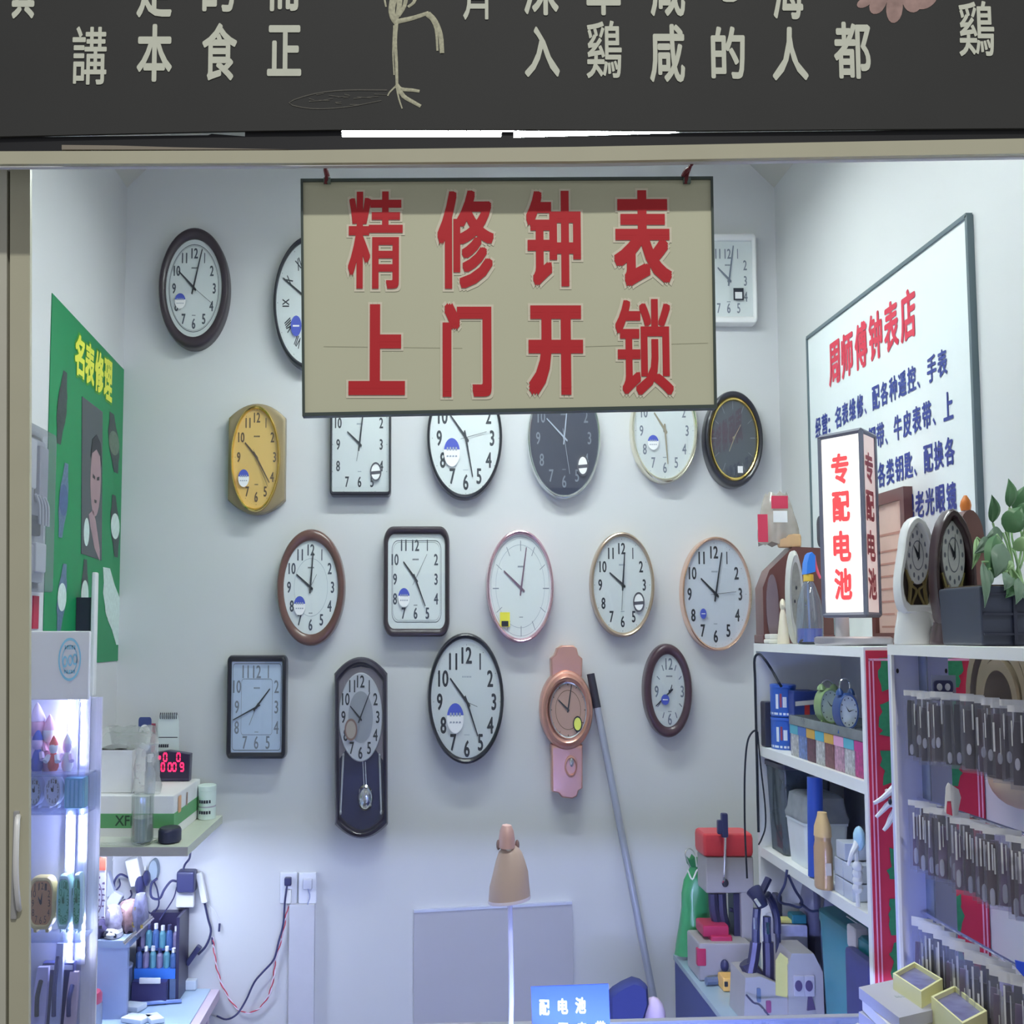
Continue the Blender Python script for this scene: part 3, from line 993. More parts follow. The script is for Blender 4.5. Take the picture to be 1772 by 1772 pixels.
po = thing('green_poster', 'green watch repair poster with yellow characters on the white side wall', 'poster', (XL, 3.25, 1.53))
y0, y1 = lw(90, 800)[0], 3.585
zt, zb = 2.398, 1.527
fr = FL(XL + .002)
c4 = [lw(89, 507), lw(217.5, 644), lw(217, 1142)]
c4.append((c4[0][0], c4[2][1]))
MB().prism_x(c4, XL + .0008, XL + .002).build('sheet', m_green, po)
b, w = MB(), MB()
ta, tb_ = lw(126, 640), lw(193, 640)
za0, za1 = lw(127, 572)[1], lw(127, 645)[1]
zb0, zb1 = lw(192, 628)[1], lw(192, 699)[1]
for i, ch in enumerate('名表修理'):
    p_ = (tb_[0] - ta[0]) / 4
    a0 = ta[0] + p_ * (i + .03)
    u = (i + .5) / 4
    z_1, z_0 = za0 + (zb0 - za0) * u, za1 + (zb1 - za1) * u
    b.text(ch, fr, a0, z_0, a0 + p_ * .93, z_1, .0016, (.0034, .003))
    w.text(ch, fr, a0 - .005, z_0 - .006, a0 + p_ * .93 + .005, z_1 + .006, .0006, (.0072, .006))
w.build('lettering_outline', M('olive outline', (70, 140, 40), .5, k=1.4), po)
b.build('lettering', M('yellow lettering', (222, 218, 66), .5, k=1.5), po)
m_wstrap = M('printed grey strap', (44, 54, 54), .5, noise=.6, scale=120)
m_wblue = M('printed steel blue', (74, 94, 116), .5, noise=.5, scale=120)
m_wpale = M('printed pale dial', (170, 186, 180), .5, noise=.2, scale=90)


def wpic(px0, py0, px1, py1, mat, lean, dial=None, dk=.5):
    """a wristwatch printed on the poster: strap outline and round dial"""
    a0, b0 = lw((px0 + px1) / 2, py0)[0], lw((px0 + px1) / 2, py0)[1]
    a1, b1 = lw((px0 + px1) / 2, py1)[0], lw((px0 + px1) / 2, py1)[1]
    wv = lw(px1, py0)[0] - lw(px0, py0)[0]
    cy, cz, hh = a0, (b0 + b1) / 2, (b0 - b1) / 2
    pts = []
    for u, q in ((1, .22), (.6, .34), (.35, .5), (0, .52), (-.35, .5), (-.6, .34), (-1, .22)):
        pts.append((cy + lean * u * wv * .4 + q * wv * .75, cz + u * hh))
    for u, q in ((-1, .22), (-.6, .34), (-.35, .5), (0, .52), (.35, .5), (.6, .34), (1, .22)):
        pts.append((cy + lean * u * wv * .4 - q * wv * .75, cz + u * hh))
    o = MB().flat(fr, pts, .0008).build('watch_print', mat, po)
    MB().flat(fr, oval(cy, cz + hh * (dk - .5), wv * .4, hh * .42, 20), .0013).build('dial_print', dial or m_wpale, o)


wpic(97, 640, 117, 772, m_wstrap, .5, m_wstrap)
wpic(185, 718, 208, 817, m_wstrap, -.5, M('printed olive dial', (84, 98, 84), .5, noise=.4, scale=150))
wpic(100, 800, 119, 932, m_wblue, .5, M('printed navy dial', (56, 76, 110), .5, noise=.3, scale=90))
wpic(189, 858, 208, 964, m_wstrap, -.4)
wpic(97, 975, 116, 1092, m_wblue, .5, m_wpale)
wpic(138, 968, 154, 1092, m_wstrap, 0)
wpic(178, 985, 213, 1116, m_wpale, -.9, m_wpale)
pc4 = [lw(140, 686), lw(175.6, 713), lw(174, 970), lw(138.5, 958)]
ya, yb = (pc4[0][0] + pc4[3][0]) / 2, (pc4[1][0] + pc4[2][0]) / 2
ph = MB().prism_x(pc4, XL + .002, XL + .0032).build('photo_panel', M('dark photo print', (40, 46, 54), .25, k=1.3, noise=.15), po)
f3 = FL(XL + .0034)
yc, w_ = ya + (yb - ya) * .66, (yb - ya)
MB().flat(f3, oval(yc, 2.035, w_ * .26, .095, 24)).build('face_print', M('printed skin', (150, 124, 128), .5, k=1.3, noise=.2, scale=14), ph)
b = MB()
b.flat(f3, [(yc - w_ * .28, 2.08), (yc - w_ * .2, 2.13), (yc, 2.148), (yc + w_ * .22, 2.13), (yc + w_ * .3, 2.07), (yc + w_ * .22, 2.095), (yc, 2.11), (yc - w_ * .2, 2.095)], .0004)
b.flat(f3, [(yc - w_ * .15, 2.045), (yc - w_ * .04, 2.04), (yc - w_ * .04, 2.032), (yc - w_ * .16, 2.035)], .0004)
b.flat(f3, [(yc + w_ * .05, 2.04), (yc + w_ * .17, 2.045), (yc + w_ * .17, 2.035), (yc + w_ * .05, 2.032)], .0004)
b.flat(f3, [(yc - w_ * .06, 1.982), (yc + w_ * .07, 1.982), (yc + w_ * .05, 1.974), (yc - w_ * .04, 1.974)], .0004)
b.build('hair_print', M('printed dark hair', (34, 34, 40), .5), ph)
MB().flat(f3, [(yc - w_ * .3, 1.94), (yc - w_ * .1, 1.955), (yc + w_ * .05, 1.93), (yc + w_ * .28, 1.86), (yc + w_ * .3, 1.83), (yc + w_ * .02, 1.86), (yc - w_ * .2, 1.91)]).build('hand_print', M('printed skin', (150, 124, 128), .5), ph)
MB().flat(f3, oval(ya + w_ * .28, 1.895, w_ * .13, .035, 20)).build('watch_print', m_wpale, ph)

# electricity meter box, red tag
XM = XL + .033
y0, y1 = 2.55, lw(96, 900, XM)[0]
z1, z0 = 2.055, 1.70
z1 = PX(96, 752, XM).z
z0 = PX(90, 1025, XM).z
mbx = thing('meter_box', 'grey see-through electricity meter box on the wall next to the green poster', 'meter box', (XL, 2.75, z0))
MB().rbox(XL, XM, y0, y1, z0, z1, .008).build('cover', CLEAR('smoky cover', (226, 228, 234), .10, .15, .15), mbx)
m_mg = M('meter grey', (150, 150, 158), .5, noise=.1)
MB().box(XL, XL + .012, y0 + .02, y1 - .015, z0 + .02, z1 - .02).build('backplate', m_mg, mbx)
for q, (u0, u1, v0, v1, mt) in enumerate(((.30, .62, .62, .92, m_white), (.70, .9, .55, .9, m_mg), (.35, .75, .34, .46, m_dark), (.3, .6, .1, .28, m_mg), (.66, .9, .12, .3, m_white))):
    MB().rbox(XL + .012, XL + .024, y0 + (y1 - y0) * u0, y0 + (y1 - y0) * u1, z0 + (z1 - z0) * v0, z0 + (z1 - z0) * v1, .004).build('breaker', mt, mbx)
b = MB()
for i in range(4):
    yy = y1 - .03 - .022 * i
    b.tube([(XL + .026, yy, z0 + .14), (XL + .028, yy - .01, z0 + .18), (XL + .026, yy - .03, z0 + .2)], .003, 6)
b.build('wires', m_white, mbx)
a = PX(57, 1088, XL + .003), PX(68, 1034, XL + .003)
o = MB().box(XL, XL + .003, a[0].y, a[1].y, a[0].z, a[1].z + .003).build('red_tag', M('red tag', (150, 34, 58), .5), None)
tag(o, 'small red paper tag stuck on the wall under the meter box', 'tag')

# white tube fitting standing off the poster
XT = XL + .05
p0, p1 = PX(166, 990, XT), PX(173.5, 990, XT)
zt, zb = p0.z, PX(170, 1203, XT).z
tf = thing('tube_fitting', 'slim white upright tube fitting in front of the green poster', 'light fitting', (XT, p0.y, zb))
MB().rbox(XT - .0105, XT, p0.y, p0.y + .03, zb, zt, .004).build('tube_cover', m_white, tf)
MB().box(XL + .003, XT - .0105, p0.y + .008, p0.y + .022, zb + .1, zt - .06).build('bracket', m_dark, tf)

# ------------------------------------------------------------------ glass display case by the door
YC = 2.3
Yb_ = 2.405
x1 = P(151, 1300, YC).x
x0 = XL + .01
zt = P(155, 1092, YC).z
zh = P(155, 1211, YC).z
zbt = .86
m_case = CLEAR('case glass', (232, 236, 250), .03, .03, .2)
m_acr = M('lavender white acrylic', (206, 206, 226), .35, k=1.4, noise=.015)
dc = thing('display_case', 'lit glass display case with a round blue logo on its white header, beside the door', 'display case', (x0, YC, zbt))
MB().rbox(x0, x1, YC, YC + .012, zh, zt, .003).build('header', m_acr, dc)
MB().box(x0, x1, Yb_ - .006, Yb_, zbt, zh).build('back_panel', M('case back', (226, 226, 240), .5, k=1.05), dc)
MB().box(x0, x1 - .004, YC + .002, YC + .006, zbt, zh).build('front_pane', m_case, dc)
MB().box(x1 - .006, x1 - .001, YC + .012, Yb_ - .006, zbt, zh).build('side_pane', CLEAR('side acrylic', (248, 249, 252), .012, .03, .02), dc)
lg = MB()
q = P(120.5, 1141, YC - .001)
s = YC / FPX
fr = FY(YC - .0005)
for f0, f1 in ((1, .88), (.68, .62)):
    lg.loft([[fr(x, z, .0005) for x, z in oval(q.x, q.z, 19.5 * s * f0, 37 * s * f0, 36)], [fr(x, z, .0005) for x, z in oval(q.x, q.z, 19.5 * s * f1, 37 * s * f1, 36)]])
for dx, dz in ((-8, -4), (1, -2), (9, 0)):
    lg.loft([[fr(x, z, .0005) for x, z in oval(q.x + dx * s, q.z + dz * s, 4.2 * s, 10 * s, 16)], [fr(x, z, .0005) for x, z in oval(q.x + dx * s, q.z + dz * s, 2.4 * s, 6.5 * s, 16)]])
for i in range(5):
    lg.flat(fr, [(q.x + (-9 + i * 4) * s, q.z - 24 * s), (q.x + (-6.6 + i * 4) * s, q.z - 24 * s), (q.x + (-6.6 + i * 4) * s, q.z - 18 * s), (q.x + (-9 + i * 4) * s, q.z - 18 * s)], .0005)
    lg.flat(fr, [(q.x + (-9 + i * 4) * s, q.z + 17 * s), (q.x + (-6.6 + i * 4) * s, q.z + 17 * s), (q.x + (-6.6 + i * 4) * s, q.z + 24 * s), (q.x + (-9 + i * 4) * s, q.z + 24 * s)], .0005)
lg.build('logo', M('sky blue logo', (130, 186, 250), .5, k=1.4), dc)
shz = [P(100, y, 2.355).z for y in (1336, 1401, 1618)]
for z in shz:
    MB().box(x0, x1 - .008, YC + .014, Yb_ - .006, z - .004, z).build('shelf', CLEAR('shelf glass', (226, 232, 250), .22, .05, .2), dc)
m_led = GLOW('led dots', (226, 232, 255), CASE_LED)
for pxl, ys in ((121, (1214, 1232, 1250, 1268, 1284, 1410, 1426, 1442, 1458, 1474, 1490, 1500, 1604, 1622, 1640, 1656)), (142.5, tuple(range(1212, 1320, 15)) + tuple(range(1404, 1500, 16)) + tuple(range(1588, 1655, 16)))):
    b = MB()
    Yl = Yb_ - .012
    p0, p1 = P(pxl - 2, 1205, Yl), P(pxl + 4, 1670, Yl)
    bar = MB().box(p0.x, p1.x, Yl, Yb_ - .006, p1.z, p0.z).build('led_bar', M('bar grey', (150, 152, 176), .5, k=1.1), dc)
    for y in ys:
        p = P(pxl, y, Yl - .002)
        r = .0052 if pxl < 130 else .0036
        b.ball((p.x, p.y, p.z), r * .7, .003, r * 1.25, 8, 6)
    b.build('led_dots', m_led, bar)


def figurine(px, py, h, mat, mat2, label, Y=2.38):
    Y = 2.345 + (Y - 2.36) * .45
    """little seated toy: body, head, hat, two arms"""
    c = P(px, py, Y)
    t = thing('toy_figurine', label, 'toy', c, 'toys in the glass case')
    w = h * .36
    MB().lathe(c, [(w * .5, 0), (w * .75, h * .12), (w * .7, h * .3), (w * .4, h * .5), (0, h * .52)], 14, SQ, .7).build('body', mat, t)
    MB().ball((c.x, c.y - .002, c.z + h * .64), w * .6 * SQ, w * .42, h * .17).build('head', mat2, t)
    MB().lathe((c.x, c.y, c.z + h * .72), [(w * .62, 0), (w * .55, h * .07), (w * .2, h * .22), (0, h * .28)], 12, SQ, .7).build('hat', mat, t)
    for s_ in (-1, 1):
        MB().tube([(c.x + s_ * w * .3, c.y - .004, c.z + h * .42), (c.x + s_ * w * .48, c.y - .014, c.z + h * .28)], .005, 6, 0).build('arm', mat2, t)


m_lil = M('lilac plush', (206, 186, 226), .8, k=1.3, bump=.4)
m_pk = M('pink plush', (220, 170, 200), .8, k=1.2)
m_rd = M('orange red plush', (214, 92, 88), .8, k=1.3)
m_bl = M('blue plush', (64, 82, 170), .8, k=1.4)
m_cr = M('cream plush', (236, 226, 236), .8, k=1.2)
figurine(64, 1334, .075, m_bl, m_lil, 'blue toy figurine on the top glass shelf')
figurine(92, 1334, .062, m_rd, m_cr, 'orange red toy figurine on the top glass shelf', 2.36)
figurine(62, 1333, .12, m_lil, m_pk, 'tall lilac toy figurine behind the blue one', 2.41)
figurine(84, 1334, .10, m_pk, m_cr, 'pink toy figurine behind the orange red one', 2.415)
figurine(116, 1334, .066, m_cr, m_lil, 'cream toy figurine by the light strip', 2.40)


def deskclock(px0, py0, px1, py1, Y, mcase, mdial, label, rx=.45, grp='alarm clocks in the glass case', feet=True, nums=True, nm=None, name='alarm_clock'):
    """rounded table alarm clock with dial, numerals, two hands and feet"""
    x0, z0, x1, z1 = pbox(px0, py0, px1, py1, Y)
    t = thing(name, label, 'clock', ((x0 + x1) / 2, Y + .01, z0), grp)
    cx, cz, a, q = (x0 + x1) / 2, (z0 + z1) / 2, (x1 - x0) / 2, (z1 - z0) / 2
    zf = z0 + q * .12
    cz, q = (zf + z1) / 2, (z1 - zf) / 2
    ra, rb = a * rx * 2, q * rx * 2
    b = MB()
    b.loft([[(x, y, z) for x, z in rrect(cx, cz, a * f, q * f, ra * f, rb * f, 6)] for f, y in ((.8, Y + .035), (.97, Y + .03), (1, Y + .015), (1, Y + .005), (.95, Y), (.86, Y), (.8, Y + .004))], True, False)
    b.build('case', mcase, t)
    d = MB().flat(FY(Y + .0035), rrect(cx, cz, a * .84, q * .84, ra * .8, rb * .8, 6)).build('dial', mdial, t)
    fr = FY(Y + .003)
    if nums:
        n = MB()
        for k in range(1, 13):
            c_, s_ = cos(pi / 2 - k * pi / 6), sin(pi / 2 - k * pi / 6)
            m_ = max(abs(c_), abs(s_)) ** .6
            h_ = q * .13
            x, z = cx + a * .62 * c_ / m_, cz + q * .64 * s_ / m_
            n.text(str(k), fr, x - h_ * SQ * .6 * len(str(k)), z - h_, x + h_ * SQ * .6 * len(str(k)), z + h_, .0006)
        n.build('numerals', nm or n_brown, d)
    b = MB()
    hand(b, (0, 0), (0, 0), 0, 0, Y) if False else None
    for dx, dz, w in ((-.22, .26, .0022), (.1, .42, .0016)):
        x, z = cx + a * dx, cz + q * dz
        b.prism_y([(cx - w, cz), (x, z), (cx + w, cz), (cx, cz - q * .06)], Y + .0005, Y + .0015)
    b.build('hands', nm or m_ink, t)
    if feet:
        for s_ in (-1, 1):
            MB().rbox(cx + s_ * a * .45 - a * .14, cx + s_ * a * .45 + a * .14, Y + .006, Y + .028, z0, zf + q * .1, .003).build('foot', mcase, t)
    return t


deskclock(46, 1517, 94, 1616, 2.33, M('yellow case', (228, 190, 120), .35, k=1.4), M('orange tan dial', (196, 142, 84), .4, k=1.4), 'yellow rounded alarm clock with an orange dial on the lower glass shelf', .3)
deskclock(96, 1514, 122, 1616, 2.335, M('pale green case', (190, 232, 214), .35, k=1.2), M('mint dial', (136, 214, 168), .4, k=1.3), 'mint green alarm clock beside the yellow one', .3, nm=M('green numerals', (60, 140, 90), .5))
deskclock(124, 1512, 140, 1616, 2.345, M('pale green case', (190, 232, 214), .35, k=1.2), M('mint dial', (136, 214, 168), .4, k=1.3), 'narrow mint alarm clock at the corner behind the light dots', .3, nm=M('green numerals', (60, 140, 90), .5))
deskclock(44, 1344, 72, 1400, 2.335, M('grey case', (170, 176, 190), .35, k=1.4), d_grey, 'oval grey alarm clock on the middle glass shelf', .5)
deskclock(75, 1342, 106, 1400, 2.34, M('white lilac case', (222, 216, 240), .4, k=1.3), d_white, 'white alarm clock between the grey clock and the teal box', .5)
# teal box
x0_, z0_, x1_, z1_ = pbox(110, 1400, 145, 1346, 2.35)
o = MB()
o.rbox(x0_, x1_, 2.35, 2.385, z0_, z1_, .004)
t = thing('storage_box', 'teal ribbed box on the middle glass shelf under the light strip', 'box', ((x0_ + x1_) / 2, 2.35, z0_))
o.build('body', M('teal card', (130, 190, 194), .5, k=1.3), t)
b = MB()
for i in range(4):
    x = x0_ + (x1_ - x0_) * (.15 + .22 * i)
    b.box(x, x + .004, 2.348, 2.351, z0_ + .004, z1_ - .004)
b.build('rib_stripe', M('pale teal rib', (160, 208, 210), .5, k=1.3), t)
# parcels in the lower half
for px0, py0, px1, py1, Y, rgb, lab in () and ((40, 1463, 76, 1516, 2.42, (226, 228, 250), 'white carton behind the yellow alarm clock'), (82, 1488, 116, 1514, 2.43, (150, 176, 216), 'pale blue case behind the mint alarm clock')):
    pass
zb2 = P(100, 1780, 2.36).z
m_navy = M('navy card', (58, 62, 110), .5, k=1.3)
for i, (px0, px1, yt, rgb, lab) in enumerate(((50, 78, 1682, (198, 192, 226), 'pale lilac watch stand nearest the door in the glass case'), (84, 104, 1640, (190, 196, 232), 'tall white watch stand in the middle of the bottom shelf'), (108, 130, 1690, (200, 180, 190), 'rose grey watch stand at the end of the bottom shelf'))):
    Y = 2.325 + .008 * i
    a = pbox(px0, 1790, px1, yt, Y)
    t = thing('watch_stand', lab, 'watch stand', ((a[0] + a[2]) / 2, Y, a[1]), 'watch stands in the glass case')
    b = MB()
    lo = []
    for u in range(7):
        z = a[1] + (a[3] - a[1]) * u / 6
        w_ = 1 - .25 * (u / 6) ** 2
        yy = Y + .03 * (u / 6)
        cx = (a[0] + a[2]) / 2
        hw = (a[2] - a[0]) / 2 * w_
        lo.append([(cx - hw, yy, z), (cx + hw, yy, z), (cx + hw, yy + .012, z), (cx - hw, yy + .012, z)])
    b.loft(lo, True, True)
    b.build('card', M('stand card %d' % i, rgb, .5, k=1.2), t)
    b = MB()
    zc = (a[1] + a[3]) / 2 + .01
    b.tube([((a[0] + a[2]) / 2, Y + .012 - .012, a[1] + .03), ((a[0] + a[2]) / 2, Y, zc), ((a[0] + a[2]) / 2, Y + .02, a[3] - .02)], .004, 6, 2)
    b.build('strap', m_navy if i else m_dark, t)
for px0, px1, py0, py1, Y, lab in ((72, 96, 1666, 1712, 2.372, 'navy watch box behind the tall watch stand'), (98, 128, 1666, 1716, 2.374, 'navy open watch box below the light strip')):
    a = pbox(px0, py1, px1, py0, Y)
    t = thing('watch_box', lab, 'box', ((a[0] + a[2]) / 2, Y, a[1]), 'watch boxes in the glass case')
    MB().rbox(a[0], a[2], Y, Y + .02, a[1] - .1, a[3], .003).build('body', m_navy, t)
    MB().box(a[0] + .002, a[2] - .002, Y - .001, Y + .001, a[3] - .012, a[3] - .004).build('rim', m_acr, t)

# ------------------------------------------------------------------ corner shelf and what stands on it
ZS = P(385, 1411, B).z
XS = P(385, 1411, B).x
YS1 = (XS / ((325 - PX0) / FPX)) * 1.0
YS1 = PX(325, 1470, XS).y
m_shelf = M('pale laminate', (176, 182, 168), .4, k=1.5, noise=.04)
t = thing('corner_shelf', 'pale laminate shelf fixed in the corner under the square black clock', 'shelf', ((XL + XS) / 2, YS1, ZS - .022))
MB().box(XL, XS, YS1, B - .001, ZS - .02, ZS).build('board', m_shelf, t)
MB().box(XL, XS, YS1 - .002, YS1, ZS - .021, ZS - .001).build('edge_band', M('grey edge band', (150, 146, 146), .5, k=1.4), t)
b = MB().box(XL + .02, XS - .03, YS1 + .2, YS1 + .235, ZS - .03, ZS - .0205)
sl = b.build('led_housing', m_white, t)
MB().box(XL + .03, XS - .04, YS1 + .203, YS1 + .232, ZS - .033, ZS - .0305).build('led_strip', GLOW('shelf led', (214, 226, 255), SHELF_LED), sl)

# long green and white carton
Yb1 = 3.2
xr = P(300, 1440, Yb1).x
z0, z1 = ZS, P(200, 1377, Yb1).z
bx = thing('printed_carton', 'long white carton with a green band lying along the corner shelf', 'box', (-.7, Yb1, z0))
x0 = XL + .01
MB().rbox(x0, xr, Yb1, B - .03, z0 + .0005, z1, .003).build('carton', M('white carton', (206, 206, 208), .6, k=1.5, noise=.02), bx)
g0, g1 = P(200, 1433, Yb1).z, P(200, 1408, Yb1).z
MB().box(x0, xr + .001, Yb1 - .001, B - .031, g0, g1).build('green_band', M('leaf green band', (84, 142, 92), .55, k=1.5), bx)
a = pbox(199, 1429, 229, 1411, Yb1 - .001)
b = MB().text('XFI', FY(Yb1 - .001), a[0], a[1], a[2], a[3], .0006, (.0004, .0006), 6)
b.build('lettering', M('dark green ink', (36, 62, 44), .6), bx)
b = MB()
f2 = FRW(0)
frs = FR((xr + .0005, 0, 0), (0, 1, 0), (0, 0, 1), (1, 0, 0))
p0 = PX(311, 1378, xr).y
b.flat(frs, rrect(3.27, z1 - .028, .02, .02, .006, .006), .001)
b.build('orange_print', M('orange print', (206, 150, 110), .5), bx)
b = MB()
b.flat(frs, [(3.36, z1 - .045), (3.375, z1 - .045), (3.38, z1 - .012), (3.365, z1 - .012)], .001)
b.build('brown_print', M('brown print', (140, 110, 96), .5), bx)

# white carton with a folded bag on it
Y2 = 3.25
a = pbox(163, 1377, 229, 1298, Y2)
t = thing('white_carton', 'plain white carton stacked on the green banded carton', 'box', ((a[0] + a[2]) / 2, Y2, z1))
MB().rbox(a[0], a[2], Y2, Y2 + .16, z1 + .0005, a[3], .003).build('carton', M('lilac white card', (212, 210, 220), .6, k=1.4), t)
MB().box(a[0] - .002, a[2] + .002, Y2 - .002, Y2 + .162, a[3] - .004, a[3]).build('lid', M('lid card', (220, 218, 224), .6, k=1.4), t)
zl = a[3]
m_bag = CLEAR('frosted bag', (246, 248, 248), .26, .2, .15)
b = MB()
for j in range(2):
    lo = []
    for k in range(6):
        f = k / 5
        zz = zl + .052 * (1 - (2 * f - 1) ** 2) * (1 - .3 * j)
        lo.append([(a[0] + .005 + (a[2] - a[0] + .03) * u / 8, Y2 + .02 + .13 * f, zz + .004 * sin(u * 2.1 + k * 1.7 + j) + .001) for u in range(9)])
    b.loft(lo, closed=False)
o = b.build('plastic_bag', m_bag)
tag(o, 'frosted plastic bag crumpled on top of the white carton', 'plastic bag')
# bag with a bottle in it beside the carton
Y3 = 3.21
c = P(249, 1377, Y3)
t = thing('bagged_bottle', 'clear plastic bag holding a capped bottle, in front of the red digital clock', 'bottle', (c.x, Y3, z1))
MB().lathe((c.x + .008, Y3 + .03, z1 + .001), [(.02, 0), (.022, .01), (.022, .05), (.012, .065), (.012, .075)], 16).build('bottle', CLEAR('cloudy bottle', (238, 242, 246), .35, .1, .2), t)
MB().lathe((c.x + .008, Y3 + .03, z1 + .076), [(.013, 0), (.013, .018), (.0, .019)], 14).build('cap', m_white, t)
b = MB()
lo = []
for k in range(7):
    f = k / 6
    r = .034 * (1 - .25 * f) * (1 + .08 * sin(k * 2.3))
    lo.append([(c.x + r * 1.0 * cos(u * pi / 7) * (1 + .1 * sin(u * 3 + k)), Y3 + .03 + r * sin(u * pi / 7) * .9, z1 + .002 + .118 * f) for u in range(14)])
b.loft(lo)
b.build('bag', m_bag, t)

# red digital clock
Y4 = 3.50
z4 = z1
a = pbox(252, 1352, 329, 1299, Y4)
t = thing('digital_clock', 'black digital clock with glowing red digits on the cartons', 'clock', ((a[0] + a[2]) / 2, Y4, z4))
b = MB()
pts = [(a[0], z4 + .001), (a[2] - .002, z4 + .001), (a[2], a[3] - .009), ((a[0] + a[2]) / 2, a[3]), (a[0], a[3] - .009)]
b.loft([[((a[0] + a[2]) / 2 + (x - (a[0] + a[2]) / 2) * f, y, (z4 + a[3]) / 2 + (z - (z4 + a[3]) / 2) * f) for x, z in pts] for f, y in ((.9, Y4 + .04), (1, Y4 + .036), (1, Y4 + .003), (.97, Y4))], True, True)
b.build('case', M('dark plum plastic', (50, 44, 72), .3, k=1.3), t)
SEG = {'0': 'abcdef', '1': 'bc', '2': 'abged', '7': 'abc', '9': 'abcdfg', '8': 'abcdefg', '3': 'abgcd'}


def digit(b, fr, ch, x, z, w, h, k=.16):
    q = h * k * .5
    for sg_ in SEG[ch]:
        x0, z0, x1, z1_ = {'a': (0, 1, 1, 1), 'b': (1, .5, 1, 1), 'c': (1, 0, 1, .5), 'd': (0, 0, 1, 0), 'e': (0, 0, 0, .5), 'f': (0, .5, 0, 1), 'g': (0, .5, 1, .5)}[sg_]
        x0, x1, z0, z1_ = x + x0 * w, x + x1 * w, z + z0 * h, z + z1_ * h
        if x0 == x1:
            b.flat(fr, [(x0 - q * .6, z0 + q * .4), (x0 + q * .6, z0 + q * .4), (x0 + q * .6, z1_ - q * .4), (x0 - q * .6, z1_ - q * .4)], .0006)
        else:
            b.flat(fr, [(x0 + q * .2, z0 - q), (x1 - q * .2, z0 - q), (x1 - q * .2, z0 + q), (x0 + q * .2, z0 + q)], .0006)


b = MB()
fr = FY(Y4 - .0005)
for ch, px, py in (('0', 283, 1317), ('0', 306, 1317), ('1', 274, 1334), ('0', 279, 1334), ('0', 291, 1334), ('0', 299, 1334), ('9', 312, 1334)):
    p = P(px, py, Y4)
    digit(b, fr, ch, p.x, p.z, .0085, .020, .24)
p = P(276, 1311, Y4)
b.flat(fr, rrect(p.x, p.z, .004, .005, .002, .002), .0006)
b.build('digits', GLOW('red digits', (255, 40, 96), 1.6), t)
MB().flat(FY(Y4 - .0003), ppoly([(254, 1347), (326, 1347), (327, 1306), (290, 1301), (254, 1306)], Y4)).build('face', M('smoked red face', (44, 34, 62), .15, k=1.2), t)

# calendar, card and can
Y5 = 3.56
a = pbox(268, 1352, 311, 1236, Y5)
t = thing('desk_calendar', 'white spiral topped desk calendar standing behind the red digital clock', 'calendar', ((a[0] + a[2]) / 2, Y5, z1))
b = MB()
w_ = a[2] - a[0]
pts = [(a[0], z1 + .001), (a[2], z1 + .001), (a[2] - .002, a[3] - .02), (a[2] - .008, a[3]), (a[0] + .011, a[3]), (a[0] + .006, a[3] - .02)]
b.prism_y(pts, Y5, Y5 + .004)
b.build('sheet', M('calendar paper', (190, 198, 196), .6, k=1.5), t)
b = MB()
for i in range(9):
    x = a[0] + .012 + (w_ - .02) * i / 8
    b.tube([(x, Y5 - .003, a[3] - .012), (x, Y5 - .006, a[3] - .004), (x, Y5, a[3] + .004), (x, Y5 + .006, a[3] - .004)], .0012, 5, 2)
b.build('spiral_wire', m_dark, t)
b = MB()
fr = FY(Y5)
for i in range(5):
    x = a[0] + .008 + i * .0055
    b.flat(fr, [(x, a[3] - .088), (x + .0045, a[3] - .087), (x + .0045, a[3] - .078), (x, a[3] - .08)], .0005)
b.flat(fr, [(a[0] + .008, a[3] - .062), (a[2] - .005, a[3] - .062), (a[2] - .005, a[3] - .060), (a[0] + .008, a[3] - .060)], .0005)
b.build('print_marking', m_dark, t)
a = pbox(238, 1330, 262, 1241, 3.55)
t = thing('printed_card', 'blue topped card with a round black and white picture beside the desk calendar', 'card', ((a[0] + a[2]) / 2, 3.55, z1))
MB().prism_y(rrect((a[0] + a[2]) / 2, (z1 + .001 + a[3]) / 2, (a[2] - a[0]) / 2, (a[3] - z1 - .001) / 2, .005, .01), 3.55, 3.553).build('card', M('blue card', (54, 66, 116), .5, k=1.4), t)
q = P(250, 1272, 3.549)
pic = MB().flat(FY(3.5495), oval(q.x, q.z, .016, .028, 20)).build('round_print', m_white, t)
MB().flat(FY(3.549), oval(q.x - .005, q.z + .004, .004, .009, 12), .0003).flat(FY(3.549), oval(q.x + .006, q.z - .002, .004, .009, 12), .0003).build('dark_print', m_ink, pic)
a = pbox(260, 1320, 269, 1252, 3.57)
o = MB().box(a[0], a[2], 3.57, 3.574, z1 + .001, a[3]).build('red_card', M('crimson card', (150, 70, 88), .5))
tag(o, 'crimson card wedged between the blue card and the calendar', 'card')
c = P(358.5, 1412, 3.55)
t = thing('pill_can', 'white lidded can at the end of the corner shelf', 'can', (c.x, 3.55, ZS))
h = P(358, 1360, 3.52).z - ZS
r = .023 / SQ
m_can = M('can white green', (186, 200, 194), .5, k=1.55)
MB().lathe((c.x, 3.545, ZS + .0005), [(r * .97, 0), (r, .002), (r, h * .84), (r * .97, h * .85)], 28).build('body', m_can, t)
MB().lathe((c.x, 3.545, ZS + .0005 + h * .85), [(r * 1.02, 0), (r * 1.02, h * .13), (r * .95, h * .15), (0, h * .15)], 28).build('lid', m_can, t)
b = MB()
